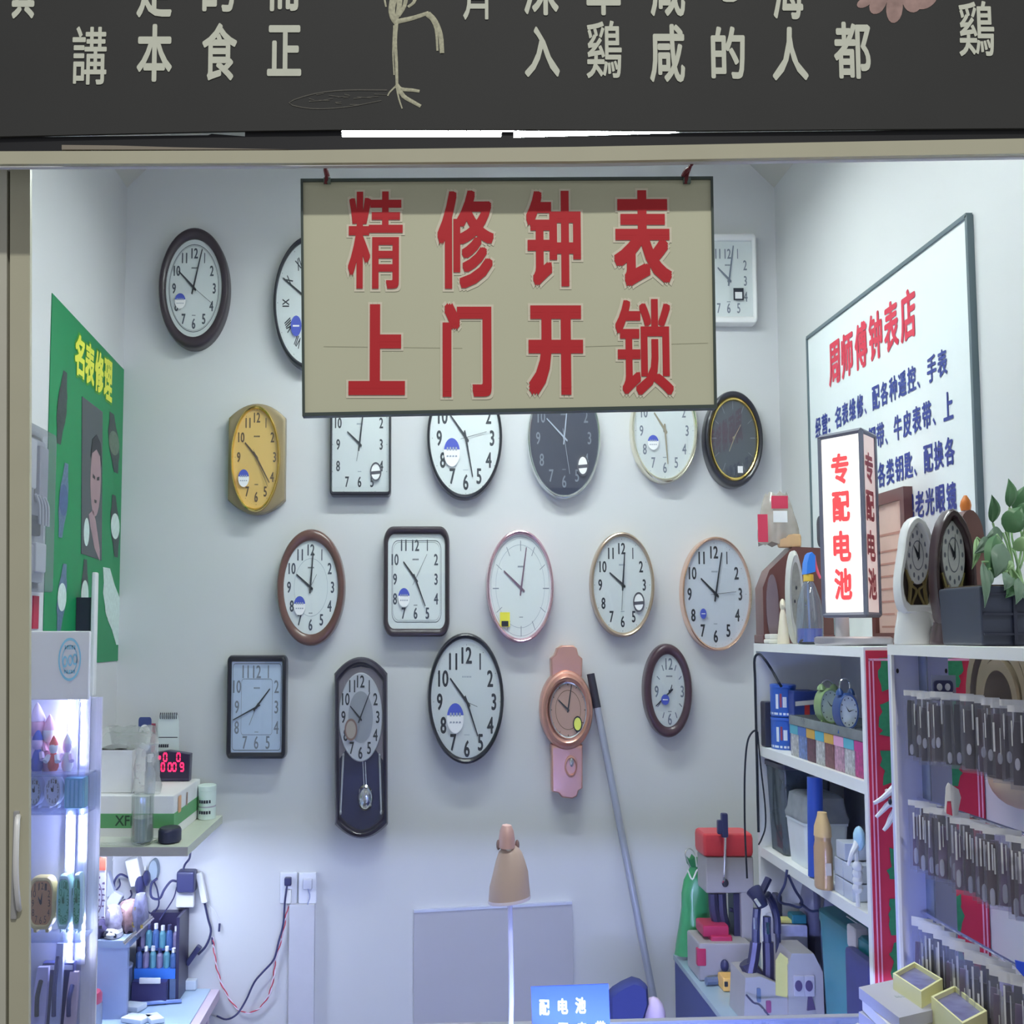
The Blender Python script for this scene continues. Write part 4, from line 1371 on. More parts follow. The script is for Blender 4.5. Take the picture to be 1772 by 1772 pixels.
for zz in (.5, .18):
    for i in range(5):
        th = -pi / 2 + (i - 2) * .28
        for hh in (0, ):
            x, y = c.x + r * SQ * cos(th) * 1.004, 3.545 + r * sin(th) * 1.004
            b.box(x - .0025, x + .0025, y - .0015, y + .001, ZS + h * zz, ZS + h * (zz + .09))
b.build('print_marking', m_dark, t)
MB().lathe((c.x, 3.545, ZS + h * .36), [(r * 1.002, 0), (r * 1.004, .001), (r * 1.004, .003), (r * 1.002, .004)], 28).build('band_stripe', m_mg, t)

# glass jar, black puck, pink bottle, papers on the shelf
Y6 = 3.118
c = P(246, 1456, Y6)
t = thing('glass_jar', 'tall clear glass jar at the front edge of the corner shelf', 'jar', (c.x, Y6, ZS))
r = (P(265, 1440, Y6).x - P(228, 1440, Y6).x) / 2 / SQ
h = P(246, 1376, Y6).z - ZS
MB().lathe((c.x, Y6, ZS + .0005), [(r * .8, 0), (r * .95, .004), (r, .012), (r, h * .98), (r * 1.02, h), (r * .95, h), (r * .94, .014), (r * .8, .008), (0, .007)], 28).build('glass', CLEAR('jar glass', (246, 250, 248), .07, .03, .25), t)
MB().lathe((c.x, Y6, ZS + .008), [(r * .84, 0), (r * .9, .006), (r * .9, .05), (r * .86, .054), (0, .054)], 28).build('liquid', CLEAR('milky liquid', (196, 206, 200), .55, .1, .1), t)
Y7 = 3.14
a = pbox(273, 1456, 312, 1432, Y7)
t = thing('speaker_puck', 'squat black round speaker at the front of the corner shelf', 'speaker', ((a[0] + a[2]) / 2, Y7, ZS))
r = (a[2] - a[0]) / 2 / SQ
h = .032
MB().lathe(((a[0] + a[2]) / 2, Y7 + .01, ZS + .0005), [(r * .85, 0), (r, .004), (r, h - .005), (r * .9, h)], 28).build('body', M('blue black rubber', (40, 42, 66), .5, k=1.3), t)
MB().lathe(((a[0] + a[2]) / 2, Y7 + .01, ZS + h), [(r * .86, 0), (r * .84, .002), (0, .002)], 28).build('grille', m_dark, t)
c = P(158, 1457, 3.13)
t = thing('pink_bottle', 'pink and red bottle squeezed beside the glass case on the corner shelf', 'bottle', (c.x, 3.13, ZS))
MB().lathe((c.x, 3.13, ZS + .0005), [(.016, 0), (.018, .004), (.017, .06), (.008, .08), (.008, .09)], 16).build('body', M('pink bottle', (190, 120, 140), .3, k=1.4), t)
MB().lathe((c.x, 3.13, ZS + .0905), [(.01, 0), (.01, .018), (0, .02)], 12).build('cap', M('crimson cap', (160, 60, 80), .4), t)
b = MB()
for i in range(3):
    b.hexa([(XL + .02 + .006 * i, YS1 + .02 + .004 * i, ZS + .0005 + .0022 * i), (XL + .19 - .01 * i, YS1 + .006 + .003 * i, ZS + .0005 + .0022 * i), (XL + .2 - .01 * i, YS1 + .1, ZS + .0005 + .0022 * i), (XL + .03, YS1 + .11, ZS + .0005 + .0022 * i)],
           [(XL + .02 + .006 * i, YS1 + .02 + .004 * i, ZS + .0022 + .0022 * i), (XL + .19 - .01 * i, YS1 + .006 + .003 * i, ZS + .0022 + .0022 * i), (XL + .2 - .01 * i, YS1 + .1, ZS + .0022 + .0022 * i), (XL + .03, YS1 + .11, ZS + .0022 + .0022 * i)])
o = b.build('instruction_booklet', M('booklet paper', (206, 208, 200), .6, k=1.4))
tag(o, 'thin white booklet on the front edge of the corner shelf', 'booklet')

# ================================================================== below the corner shelf: bench and clutter
ZT = P(380, 1712, B).z
XTB = P(380, 1712, B).x
m_gtop = M('pale glass top', (176, 200, 226), .12, k=1.15, noise=.05, scale=8)
m_wood = M('pinkish wood edge', (200, 184, 200), .5, k=1.2)
tb = thing('work_bench', 'low work bench with pale glass top and light wooden edge under the corner shelf', 'table', (-.7, 3.1, 0))
XB0 = XL + .001
MB().box(XB0, XTB, 2.6, B - .001, ZT - .025, ZT).build('top', m_wood, tb)
MB().box(XB0, XTB - .022, 2.6, B - .012, ZT, ZT + .005).build('glass_plate', m_gtop, tb)
for yy in (3.48, 2.7):
    MB().box(XTB - .03, XTB - .012, yy, yy + .03, 0, ZT - .025).build('leg', m_wood, tb)
MB().box(XB0 + .01, XTB - .045, 2.64, 3.56, .1, ZT - .025).build('side_panel', M('violet grey panel', (110, 96, 140), .6, k=1.1), tb)

# product card hanging under the shelf
Yc = 3.3
a = pbox(148, 1590, 183, 1484, Yc)
t = thing('product_card', 'orange topped white hanging product card below the corner shelf', 'card', ((a[0] + a[2]) / 2, Yc, a[1]))
MB().box(a[0], a[2], Yc, Yc + .004, a[1], a[3]).build('card', M('card white', (208, 206, 220), .5, k=1.2), t)
zt = a[3] - (a[3] - a[1]) * .21
MB().box(a[0] - .0005, a[2] + .0005, Yc - .001, Yc + .0045, zt, a[3]).build('orange_top', M('orange top', (178, 92, 74), .5, k=1.1), t)
b = MB()
fr = FY(Yc)
for r_ in range(8):
    for c_ in range(4):
        if random.random() < .75:
            x = a[0] + .006 + c_ * .011
            z = zt - .02 - r_ * .0135
            b.flat(fr, [(x, z), (x + random.uniform(.004, .009), z), (x + .006, z + random.uniform(.003, .007)), (x, z + .004)], .0006)
b.loft([[fr(x, z, .0006) for x, z in oval((a[0] + a[2]) / 2 - .004, a[1] + .05, .021, .045, 24)], [fr(x, z, .0006) for x, z in oval((a[0] + a[2]) / 2 - .004, a[1] + .05, .019, .042, 24)]])
b.build('print_marking', M('plum print', (104, 84, 120), .6, k=1.1), t)
MB().tube([((a[0] + a[2]) / 2, Yc + .002, a[3]), ((a[0] + a[2]) / 2, Yc + .002, ZS - .02)], .001, 5, 0).build('hanging_string', m_white, t)

# things hung on the corner wall
YW = B - .03
m_navy2 = M('navy plastic', (52, 54, 92), .4, k=1.2)
a = pbox(222, 1532, 246, 1484, YW)
t = thing('power_adapter', 'white power adapter hanging askew on the corner wall', 'adapter', ((a[0] + a[2]) / 2, YW, a[1]))
MB().rbox(a[0], a[2], YW - .02, B - .001, a[1], a[3], .006).xf(Matrix.Translation(((a[0] + a[2]) / 2, 0, (a[1] + a[3]) / 2)) @ Matrix.Rotation(-.25, 4, 'Y') @ Matrix.Translation((-(a[0] + a[2]) / 2, 0, -(a[1] + a[3]) / 2))).build('body', m_white, t)
MB().tube([(a[0], YW, a[1] + .02), (a[0] - .02, YW - .01, a[1] + .03), (a[0] - .035, YW - .01, a[1] + .01), (a[0] - .03, YW - .01, a[1] - .02), (a[0] - .01, YW - .01, a[1] - .03)], .003, 6).build('cable', m_navy2, t)
a = pbox(231, 1548, 258, 1512, YW - .03)
t = thing('camera_gadget', 'dark blue rounded gadget hanging under the white power adapter', 'gadget', ((a[0] + a[2]) / 2, YW, a[1]))
b = MB()
b.ball(((a[0] + a[2]) / 2 - .006, YW - .012, (a[1] + a[3]) / 2 - .006), .014, .025, .026)
b.ball(((a[0] + a[2]) / 2 + .01, YW - .012, (a[1] + a[3]) / 2 + .012), .010, .02, .02)
b.build('body', m_navy2, t)
MB().tube([((a[0] + a[2]) / 2, YW + .012, a[3]), ((a[0] + a[2]) / 2, YW + .02, a[3] + .01)], .003, 6, 0).build('clip', m_white, t)
q = P(265, 1507, YW)
s = YW / FPX
t = thing('ring_pad', 'grey oval pad hanging on the corner wall beside the adapters', 'pad', (q.x, YW, q.z - .03))
b = MB()
b.loft([[(q.x + (x - q.x) * f, y, q.z + (z - q.z) * f) for x, z in oval(q.x, q.z, 8 * s, 19 * s, 24)] for f, y in ((1, B - .001), (1, YW + .004), (.9, YW))], True, True)
b.build('pad', M('grey felt', (150, 164, 176), .7, k=1.1), t)
MB().tube([(q.x, YW + .01, q.z - .028), (q.x + .012, YW, q.z - .05), (q.x + .016, YW, q.z - .09), (q.x - .005, YW, q.z - .11), (q.x - .02, YW, q.z - .09)], .0022, 6).build('lead', m_navy2, t)
# heap of clear component bags on a small ledge
YL = 3.3
a = pbox(147, 1640, 224, 1628, YL)
lg = thing('wall_ledge', 'narrow grey ledge on the side wall carrying bags of small parts', 'ledge', ((a[0] + a[2]) / 2, YL, a[1]))
MB().box(XL, a[2], YL, B - .08, a[1], a[3]).build('board', M('blue grey ledge', (150, 166, 196), .4, k=1.1), lg)
MB().box(XL, a[2] - .006, YL + .01, YL + .03, ZT + .005, a[1]).build('support', M('blue grey board', (158, 170, 204), .5, k=1.1), lg)
for i, (px, py, rx, rz, rgb, lab) in enumerate(((168, 1618, 20, 26, (66, 60, 92), 'dark bag of small parts at the inner end of the ledge'), (196, 1596, 18, 30, (150, 146, 166), 'clear crinkled bag of parts in the middle of the ledge'),
                                                (222, 1590, 18, 32, (150, 120, 120), 'pinkish crinkled bag of parts on the ledge'), (243, 1580, 13, 34, (96, 96, 122), 'grey foil bag leaning at the outer end of the ledge'), (196, 1624, 16, 9, (226, 200, 190), 'small cream packet lying at the front of the ledge'))):
    Yq = YL + .04 + .03 * (i % 3) - (.03 if i == 4 else 0)
    c = P(px, py, Yq)
    s = Yq / FPX
    z0 = a[3]
    hh = max(.02, (c.z + rz * s - z0)) / 2
    b = MB()
    lo = []
    for j in range(8):
        th = -pi / 2 + pi * j / 7
        lo.append([(c.x + rx * s * cos(th) ** .6 * cos(2 * pi * u / 12) * random.uniform(.75, 1.15), Yq + .04 * cos(th) ** .6 * sin(2 * pi * u / 12), z0 + hh + hh * sin(th) + (random.uniform(-.006, .006) if 0 < j < 7 else .001)) for u in range(12)])
    b.loft(lo)
    t = thing('parts_bag', lab, 'bag', (c.x, Yq, z0), 'bags of small parts on the ledge')
    b.build('bag', M('parts bag %d' % i, rgb, .35, k=1.0, noise=.85, scale=70, spec=.5), t)
    b = MB()
    for k in range(5):
        x, z = c.x + random.uniform(-.6, .6) * rx * s, z0 + hh + random.uniform(-.5, .6) * hh
        b.box(x - .003, x + .003, Yq - .034, Yq - .028, z - .002, z + .006)
    b.build('component', m_gold if i % 2 else m_dark, t)
for i, (px, py, w_, h_, rot, rgb, lab) in enumerate(((196, 1560, 20, 34, .5, (226, 228, 240), 'white plug adapter hanging lower, over the clear bags'), (186, 1530, 17, 40, -.35, (196, 202, 224), 'pale blister card tilted beside the product card'), (216, 1572, 15, 26, -.6, (70, 72, 110), 'dark blue charger dangling among the white adapters'), (243, 1566, 14, 26, .3, (216, 220, 236), 'small white adapter above the foil bag'))):
    q = P(px, py, B - .05)
    s = B / FPX
    R_ = Matrix.Translation(q) @ Matrix.Rotation(rot, 4, 'Y') @ Matrix.Translation(-q)
    t = thing('hanging_adapter', lab, 'adapter', (q.x, q.y, q.z - h_ * s / 2), 'adapters on the corner wall')
    MB().rbox(q.x - w_ * s / 2, q.x + w_ * s / 2, B - .06, B - .034 + .008 * (i % 2), q.z - h_ * s / 2, q.z + h_ * s / 2, .005).xf(R_).build('body', M('adapter %d' % i, rgb, .4, k=1.0), t)
    MB().tube([(q.x, B - .048, q.z + h_ * s * .4), (q.x + .012 * (1 - i % 2 * 2), B - .03, q.z + h_ * s * .7), (q.x + .004, B - .002, q.z + h_ * s * .9)], .0022, 6).build('cable', m_navy2 if i % 2 == 0 else m_white, t)
q0 = P(215, 1632, YL), P(262, 1590, YL)
t = thing('steel_ruler', 'bright narrow steel strip leaning at the end of the ledge', 'ruler', q0[0])
MB().tube([(q0[0].x, YL - .005, q0[0].z), (q0[1].x, YL + .02, q0[1].z)], .005, 4, 0, .3).build('strip', m_chrome, t)
for (x0_, y0_, x1_, y1_) in ((236, 1592, 252, 1600),):
    pass

# adapters on the back wall
a = pbox(303, 1571, 336, 1543, B - .03)
t = thing('wall_charger', 'square black adapter plugged over a white charger on the back wall', 'adapter', ((a[0] + a[2]) / 2, B - .001, a[1]))
MB().rbox(a[0], a[2], B - .032, B - .001, a[1], a[3], .006).build('white_charger', m_white, t)
a = pbox(305, 1545, 337, 1508, B - .05)
MB().rbox(a[0], a[2], B - .055, B - .001, a[1], a[3], .008).build('black_adapter', m_navy2, t)
pp = lambda px, py, Y: P(px, py, Y)
b = MB()
b.tube([P(306, 1525, B - .04), P(296, 1525, B - .045), P(284, 1540, B - .05), P(276, 1555, B - .05), P(262, 1552, B - .05), P(262, 1530, B - .05), P(272, 1520, B - .05)], .0032, 6)
b.tube([P(306, 1535, B - .04), P(300, 1555, B - .04), P(284, 1580, B - .045), P(276, 1592, B - .05)], .0018, 6)
b.build('cable', m_navy2, t)
MB().tube([P(330, 1468, B - .1), P(328, 1485, B - .05), P(320, 1496, B - .03), P(316, 1508, B - .03)], .0028, 6).build('upper_cable', m_navy2, t)
a = pbox(341, 1560, 357, 1514, B - .02)
t = thing('power_strip', 'slim white inline socket hanging aslant on the back wall', 'power strip', ((a[0] + a[2]) / 2, B - .001, a[1]))
cx, cz = (a[0] + a[2]) / 2, (a[1] + a[3]) / 2
MB().rbox(cx - .009, cx + .009, B - .024, B - .002, cz - .04, cz + .04, .005).xf(Matrix.Translation((cx, 0, cz)) @ Matrix.Rotation(-.22, 4, 'Y') @ Matrix.Translation((-cx, 0, -cz))).build('body', m_white, t)
b = MB()
b.tube([P(354, 1562, B - .012), P(360, 1590, B - .012), P(365, 1612, B - .012), P(357, 1636, B - .012), P(343, 1652, B - .014)], .003, 6)
b.tube([P(328, 1666, B - .014), P(319, 1674, B - .02), P(315, 1690, B - .03)], .003, 6)
b.build('cable', m_navy2, t)
a = pbox(322, 1668, 344, 1642, B - .03)
cx, cz = (a[0] + a[2]) / 2, (a[1] + a[3]) / 2
MB().rbox(cx - .007, cx + .007, B - .03, B - .002, cz - .028, cz + .028, .004).xf(Matrix.Translation((cx, 0, cz)) @ Matrix.Rotation(.62, 4, 'Y') @ Matrix.Translation((-cx, 0, -cz))).build('transformer_brick', m_navy2, t)
b = MB()
b.tube([P(356, 1562, B - .008), P(370, 1575, B - .008), P(378, 1592, B - .008), P(379, 1600, B - .008)], .0009, 5)
b.build('thin_wire', m_white, t)

# twisted red and white wire and black lead running to the wall socket
s = B / FPX
for px0, px1, lab, nm in ((484, 514, 'white wall socket with a black plug on the back wall', 'black_plug'), (516, 548, 'white wall socket with a white plug, next to the one with a black plug', 'white_plug')):
    a = pbox(px0, 1564, px1, 1510, B - .012)
    t = thing('wall_socket', lab, 'socket', ((a[0] + a[2]) / 2, B - .001, a[1]), 'wall sockets')
    MB().rbox(a[0], a[2], B - .012, B - .0005, a[1], a[3], .004).build('plate', M('socket plate', (214, 216, 232), .35, k=1.2, noise=.01), t)
    if nm == 'black_plug':
        a2 = pbox(492, 1533, 504, 1519, B - .03)
        MB().rbox(a2[0], a2[2], B - .035, B - .012, a2[1], a2[3], .004).build(nm, m_navy2, t)
        b = MB()
        b.tube([P(497, 1531, B - .03), P(493, 1560, B - .03), P(490, 1600, B - .02), P(482, 1630, B - .02), P(474, 1660, B - .02), P(455, 1682, B - .02), P(440, 1700, B - .02), P(425, 1732, B - .02), P(410, 1755, B - .03), P(392, 1764, B - .05), P(375, 1758, B - .06)], .0026, 6)
        b.build('black_lead', m_navy2, t)
        a2 = pbox(492, 1564, 504, 1540, B - .03)
        MB().rbox(a2[0], a2[2], B - .03, B - .012, a2[1], a2[3], .003).build('lower_plug', m_white, t)
    else:
        a2 = pbox(524, 1540, 540, 1522, B - .03)
        MB().rbox(a2[0], a2[2], B - .03, B - .012, a2[1], a2[3], .004).build(nm, M('grey white plug', (190, 192, 208), .4, k=1.2), t)
        b = MB()
        b.tube([P(533, 1538, B - .03), P(536, 1552, B - .028), P(532, 1570, B - .025), P(533, 1620, B - .02), P(528, 1670, B - .018), P(520, 1720, B - .018), P(516, 1780, B - .02), P(516, 1830, B - .02)], .0016, 6)
        b.build('grey_lead', M('grey lead', (150, 156, 190), .5, k=1.2), t)
t = thing('twisted_wire', 'loop of twisted red and white wire drooping below the sockets', 'wire', P(425, 1750, B - .01))
path = [(499, 1566), (494, 1590), (487, 1625), (476, 1660), (474, 1690), (466, 1722), (450, 1745), (430, 1754), (412, 1748), (396, 1728), (382, 1700), (374, 1670), (370, 1640), (368, 1622)]
for i, (c_, rgb) in enumerate((('red_strand', (190, 60, 74)), ('white_strand', (226, 210, 226)))):
    b = MB()
    pts = []
    N = 90
    P_ = [Vector((x, y, 0)) for x, y in path]
    for k in range(N + 1):
        f = k / N * (len(P_) - 1)
        j = min(int(f), len(P_) - 2)
        q = P_[j].lerp(P_[j + 1], f - j)
        ph = k * .9 + pi * i
        pts.append(P(q.x + 1.3 * sin(ph), q.y, B - .012 + .0018 * cos(ph)))
    b.tube(pts, .0015, 5, 0)
    b.build(c_, M(c_, rgb, .5, k=1.2), t)
b = MB()
b.tube([P(368, 1634, B - .012), P(367, 1622, B - .012)], .0028, 6, 0)
b.build('connector', m_navy2, t)
b = MB()
b.tube([P(379, 1612, B - .012), P(380, 1598, B - .012)], .0028, 6, 0)
b.build('connector', m_navy2, t)

# wall trunking below the sockets
a = pbox(498, 1850, 544, 1566, B - .03)
o = MB().box(a[0], a[2], B - .028, B, a[1] - .1, a[3]).build('cable_trunking', M('lavender trunking', (208, 208, 216), .5, k=1.0))
tag(o, 'wide pale cable trunking running down the wall from the sockets', 'cable trunking')

# bench objects -------------------------------------------------------
ZB = ZT + .0058


def onb(px, py):
    return PZ(px, py, ZB)


# bottle organiser
Yo = 3.36
a = pbox(231, 1735, 311, 1586, Yo)
c0 = onb(270, 1733)
Yo = c0.y
a = pbox(231, 1733, 311, 1588, Yo)
org = thing('bottle_organizer', 'dark rack with blue compartments full of little bottles on the work bench', 'rack', ((a[0] + a[2]) / 2, Yo, ZB))
W_, H_ = a[2] - a[0], a[3] - ZB
mfr = M('plum black frame', (40, 36, 66), .4, k=1.2)
MB().box(a[2] - .008, a[2], Yo, Yo + .16, ZB, a[3]).box(a[0], a[0] + .004, Yo + .02, Yo + .16, ZB, a[3] - .06).box(a[0], a[2], Yo + .15, Yo + .16, ZB, a[3] - .02).box(a[0] + .02, a[2] - .008, Yo + .10, Yo + .15, a[3] - .055, a[3] - .008).build('frame', mfr, org)
xx1 = P(292, 1700, Yo).x
MB().rbox(a[0], xx1, Yo - .03, Yo + .12, ZB + .0005, P(270, 1694, Yo).z, .003).build('drawer', M('indigo drawer', (52, 48, 92), .4, k=1.1), org)
b = pbox(241, 1702, 278, 1692, Yo - .03)
MB().rbox(b[0], b[2], Yo - .034, Yo - .028, b[1], b[3], .002).build('label_holder', m_white, org)
tz0, tz1 = P(270, 1694, Yo).z, P(270, 1676, Yo).z
MB().box(a[0], a[2] - .009, Yo, Yo + .14, tz0, tz1).build('blue_tray', M('bright blue tray', (58, 118, 210), .35, k=1.1), org)
zsh = P(270, 1647, Yo).z
MB().box(a[0], a[2] - .009, Yo + .03, Yo + .14, zsh - .004, zsh).build('middle_shelf', M('blue tray dark', (60, 84, 150), .4, k=1.1), org)
MB().box(xx1 + .002, a[2] - .008, Yo, Yo + .1, ZB + .0005, tz0).build('clear_drawer', CLEAR('blue clear', (150, 176, 230), .4, .1, .2), org)
m_bb = [CLEAR('blue bottle', (120, 160, 226), .5, .1, .25), CLEAR('lilac bottle', (190, 180, 220), .5, .1, .25), CLEAR('aqua bottle', (140, 210, 226), .5, .1, .25)]
n = 0
words_ = ['nearest the ledge', 'second', 'third', 'fourth', 'fifth', 'at the black side']
for row, z0 in enumerate((tz1, zsh)):
    for k in range(6):
        x = a[0] + .010 + (W_ - .026) * k / 5
        h = (.05 if row == 0 else .06) * random.uniform(.85, 1.08)
        y = Yo + (.012 if row == 0 else .045)
        t = thing('small_bottle', '%s bottle %s in the %s row of the dark bottle rack' % (('blue', 'lilac', 'aqua')[n % 3], words_[k], ('lower', 'upper')[row]), 'bottle', (x, y, z0), 'bottles in the rack')
        r = .0085 / SQ
        MB().lathe((x, y, z0 + .0004), [(r * .9, 0), (r, .003), (r, h * .62), (r * .5, h * .75), (r * .5, h * .78)], 12).build('body', m_bb[n % 3], t)
        MB().lathe((x, y, z0 + h * .78), [(r * .62, 0), (r * .6, h * .2), (0, h * .22)], 10).build('cap', m_white if n % 4 else m_navy2, t)
        n += 1 if k != 2 else 2

c = onb(216, 1735)
t = thing('clear_cylinder', 'clear cylindrical canister with lid next to the dark bottle rack', 'canister', (c.x, c.y, ZB))
h = P(216, 1668, c.y).z - ZB
r = (P(228, 1700, c.y).x - P(205, 1700, c.y).x) / 2 / SQ
MB().lathe((c.x, c.y, ZB + .0005), [(r * .95, 0), (r, .003), (r, h * .93)], 20).build('body', CLEAR('blue grey clear', (170, 184, 216), .35, .1, .2), t)
MB().lathe((c.x, c.y, ZB + h * .93), [(r * 1.06, 0), (r * 1.06, h * .06), (0, h * .07)], 20).build('lid', CLEAR('lid clear', (206, 214, 236), .6, .15, .2), t)
c = onb(160, 1776)
h = P(160, 1716, c.y).z - ZB
t = thing('red_lid_jar', 'clear jar with a dark red lid on the work bench', 'jar', (c.x, c.y, ZB))
r = .021 / SQ
MB().lathe((c.x, c.y, ZB + .0005), [(r * .95, 0), (r, .004), (r, h * .66), (r * .9, h * .7)], 20).build('body', CLEAR('jar clear', (206, 214, 232), .4, .1, .2), t)
MB().lathe((c.x, c.y, ZB + h * .7), [(r * .98, 0), (r * .98, h * .22), (r * .8, h * .3), (0, h * .3)], 20).build('lid', M('dark red lid', (140, 52, 74), .4, k=1.3), t)
for px, py, w, hh, dd, rot, lab in ((196, 1748, .04, .02, .05, .2, 'white folded card box behind the red lidded jar'), (222, 1752, .05, .014, .05, -.3, 'flat white paper packet in the middle of the bench'), (273, 1772, .034, .012, .06, .5, 'white crumpled paper slip near the front of the bench'), (226, 1772, .06, .012, .05, -.4, 'white scrap of packing near the red lidded jar'), (329, 1709, .04, .025, .05, 0, 'small white box against the back wall on the bench')):
    c = onb(px, py)
    t = MB().rbox(c.x - w * .5, c.x + w * .5, c.y, c.y + dd, ZB + .0005, ZB + hh, .003).xf(Matrix.Translation(c) @ Matrix.Rotation(rot, 4, 'Z') @ Matrix.Translation(-c)) if py != 1709 else MB().rbox(c.x - w * .5, c.x + w * .5, c.y - .03, min(c.y + dd, B - .004), ZB + .0005, ZB + hh, .003)
    o = t.build('paper_packet' if py != 1709 else 'small_box', M('white packet', (206, 216, 240), .5, k=1.15))
    tag(o, lab, 'packet' if py != 1709 else 'box', 'packets on the bench')
c0, c1 = onb(235, 1742), onb(314, 1736)
o = MB().tube([(c0.x, c0.y, ZB + .006), (c1.x, c1.y, ZB + .006)], .005, 6, 0).build('metal_rod', M('blue grey rod', (130, 150, 200), .3, metal=.5, k=1.2))
tag(o, 'blue grey metal rod lying across the bench in front of the bottle rack', 'rod')

# ================================================================== lower back wall
a = pbox(716, 1800, 992, 1568, B - .012)
tl_, tr_ = P(716, 1577, B - .012), P(990, 1562, B - .012)
t = thing('wall_board', 'flat grey board fixed low on the back wall behind the desk lamp', 'board', (tl_.x, B, .2))
MB().prism_y([(tl_.x, .2), (P(996, 1780, B - .012).x, .2), (tr_.x, tr_.z), (tl_.x, tl_.z)], B - .012, B - .001).build('sheet', M('lavender grey board', (188, 187, 194), .6, k=1.0, noise=.03, scale=5), t)
MB().prism_y([(tl_.x, tl_.z - .004), (tr_.x, tr_.z - .004), (tr_.x, tr_.z + .003), (tl_.x, tl_.z + .003)], B - .014, B - .0005).build('edge_strip', M('pale edge', (186, 190, 210), .5, k=1.25), t)

# leaning pole
p0, p1 = P(1022, 1166, B - .025), P(1130, 1722, 3.50)
d_ = (p1 - p0)
p2 = p0 + d_ * 1.45
t = thing('leaning_pole', 'long grey pole leaning on the back wall beside the rose gold watch clock', 'pole', (p2.x, p2.y, p2.z))
pm = p0 + d_ * .11
MB().tube([pm, p2], .0095, 12, 0).build('shaft', M('grey blue pole', (132, 136, 150), .35, metal=.1, k=1.75), t)
MB().tube([p0, pm], .0105, 12, 0).build('grip', m_dark, t)

# dark chair back with a pale cushion
Yk = 2.8
pts = ppoly([(1056, 1790), (1054, 1726), (1064, 1716), (1080, 1706), (1098, 1698), (1112, 1702), (1122, 1710), (1124, 1740), (1116, 1766), (1110, 1790)], Yk)
t = thing('fabric_chair', 'navy fabric chair back showing above the glass counter near the leaning pole', 'chair', (P(1090, 1790, Yk).x, Yk, 0))
cx, cz = sum(p[0] for p in pts) / len(pts), sum(p[1] for p in pts) / len(pts)
b = MB()
b.loft([[(cx + (x - cx) * f, Yk + y, cz + (z - cz) * f) for x, z in pts] for f, y in ((.85, .05), (1, .04), (1, .01), (.85, 0))], True, True)
b.build('backrest', M('navy fabric', (54, 62, 122), .8, k=1.1, bump=.2), t)
z0 = pts[0][1]
MB().box(cx - .02, cx + .02, Yk + .02, Yk + .04, .42, z0 + .02).build('back_post', m_dark, t)
MB().rbox(cx - .12, cx + .12, Yk - .32, Yk + .05, .38, .44, .02).build('seat', M('navy fabric', (54, 62, 122), .8), t)
for sx in (-1, 1):
    for yy in (Yk - .28, Yk + .01):
        MB().tube([(cx + sx * .1, yy, .39), (cx + sx * .11, yy, 0)], .012, 8, 0).build('leg', m_dark, t)
c = P(1134, 1768, Yk + .01)
o = MB()
o.ball((c.x + .004, Yk + .08, c.z - .01), .026, .03, .05, 14, 8, .05)
o = o.build('cushion', M('pale pink cloth', (206, 186, 206), .8, k=1.2))
tag(o, 'pale pink cushion tucked behind the navy chair back', 'cushion')
o.location = (0, -.03, 0)

# ================================================================== front counter with what stands on it
ZC_ = 1.08
f0, f1 = PZ(690, 1776, ZC_), PZ(1500, 1757, ZC_)
dy = (f1.y - f0.y) / (f1.x - f0.x)
xl, xr_ = PZ(640, 1776, ZC_).x, XR - .005
yl, yr = f0.y + dy * (xl - f0.x), f0.y + dy * (xr_ - f0.x)
ct = thing('glass_counter', 'glass topped front counter running to the packet stand', 'counter', ((xl + xr_) / 2, 1.8, 0))
m_cg = CLEAR('counter glass', (206, 216, 240), .10, .04, .25)
b = MB()
lo_ = [(xl, 1.58, ZC_ - .008), (xr_, 1.58, ZC_ - .008), (xr_, yr, ZC_ - .008), (xl, yl, ZC_ - .008)]
b.hexa(lo_, [(x, y, ZC_) for x, y, z in lo_])
b.build('glass_top', m_cg, ct)
b = MB()
b.hexa([(xl, yl - .012, ZC_ - .02), (xr_, yr - .012, ZC_ - .02), (xr_, yr + .004, ZC_ - .02), (xl, yl + .004, ZC_ - .02)], [(xl, yl - .012, ZC_ + .002), (xr_, yr - .012, ZC_ + .002), (xr_, yr + .004, ZC_ + .002), (xl, yl + .004, ZC_ + .002)])
b.build('edge_rail', M('pale blue rail', (170, 172, 190), .3, k=.9), ct)
MB().box(xl, xr_, 1.58, 1.60, 0, ZC_ - .008).build('front_panel', m_alu2, ct)
MB().box(xl, xl + .012, 1.6, yl - .01, 0, ZC_ - .008).build('end_panel', m_alu2, ct)
MB().box(xl + .02, xr_ - .02, 1.6, yl - .02, .3, .32).build('inner_shelf', m_white, ct)
xe = xr_ - .55
MB().box(xl + .04, xe + .01, 1.601, 1.605, ZC_ - .045, ZC_ - .009).box(xl + .04, xe + .01, 1.605, 1.632, ZC_ - .012, ZC_ - .009).box(xe + .002, xe + .01, 1.605, 1.645, ZC_ - .045, ZC_ - .012).build('led_light_shield', m_white, ct)  # added unseen shield, keeps the strip's light off the packet stand
MB().box(xl + .05, xe, 1.606, 1.618, ZC_ - .036, ZC_ - .014).build('led_strip', GLOW('counter led', (176, 190, 255), COUNTER_LED), ct)

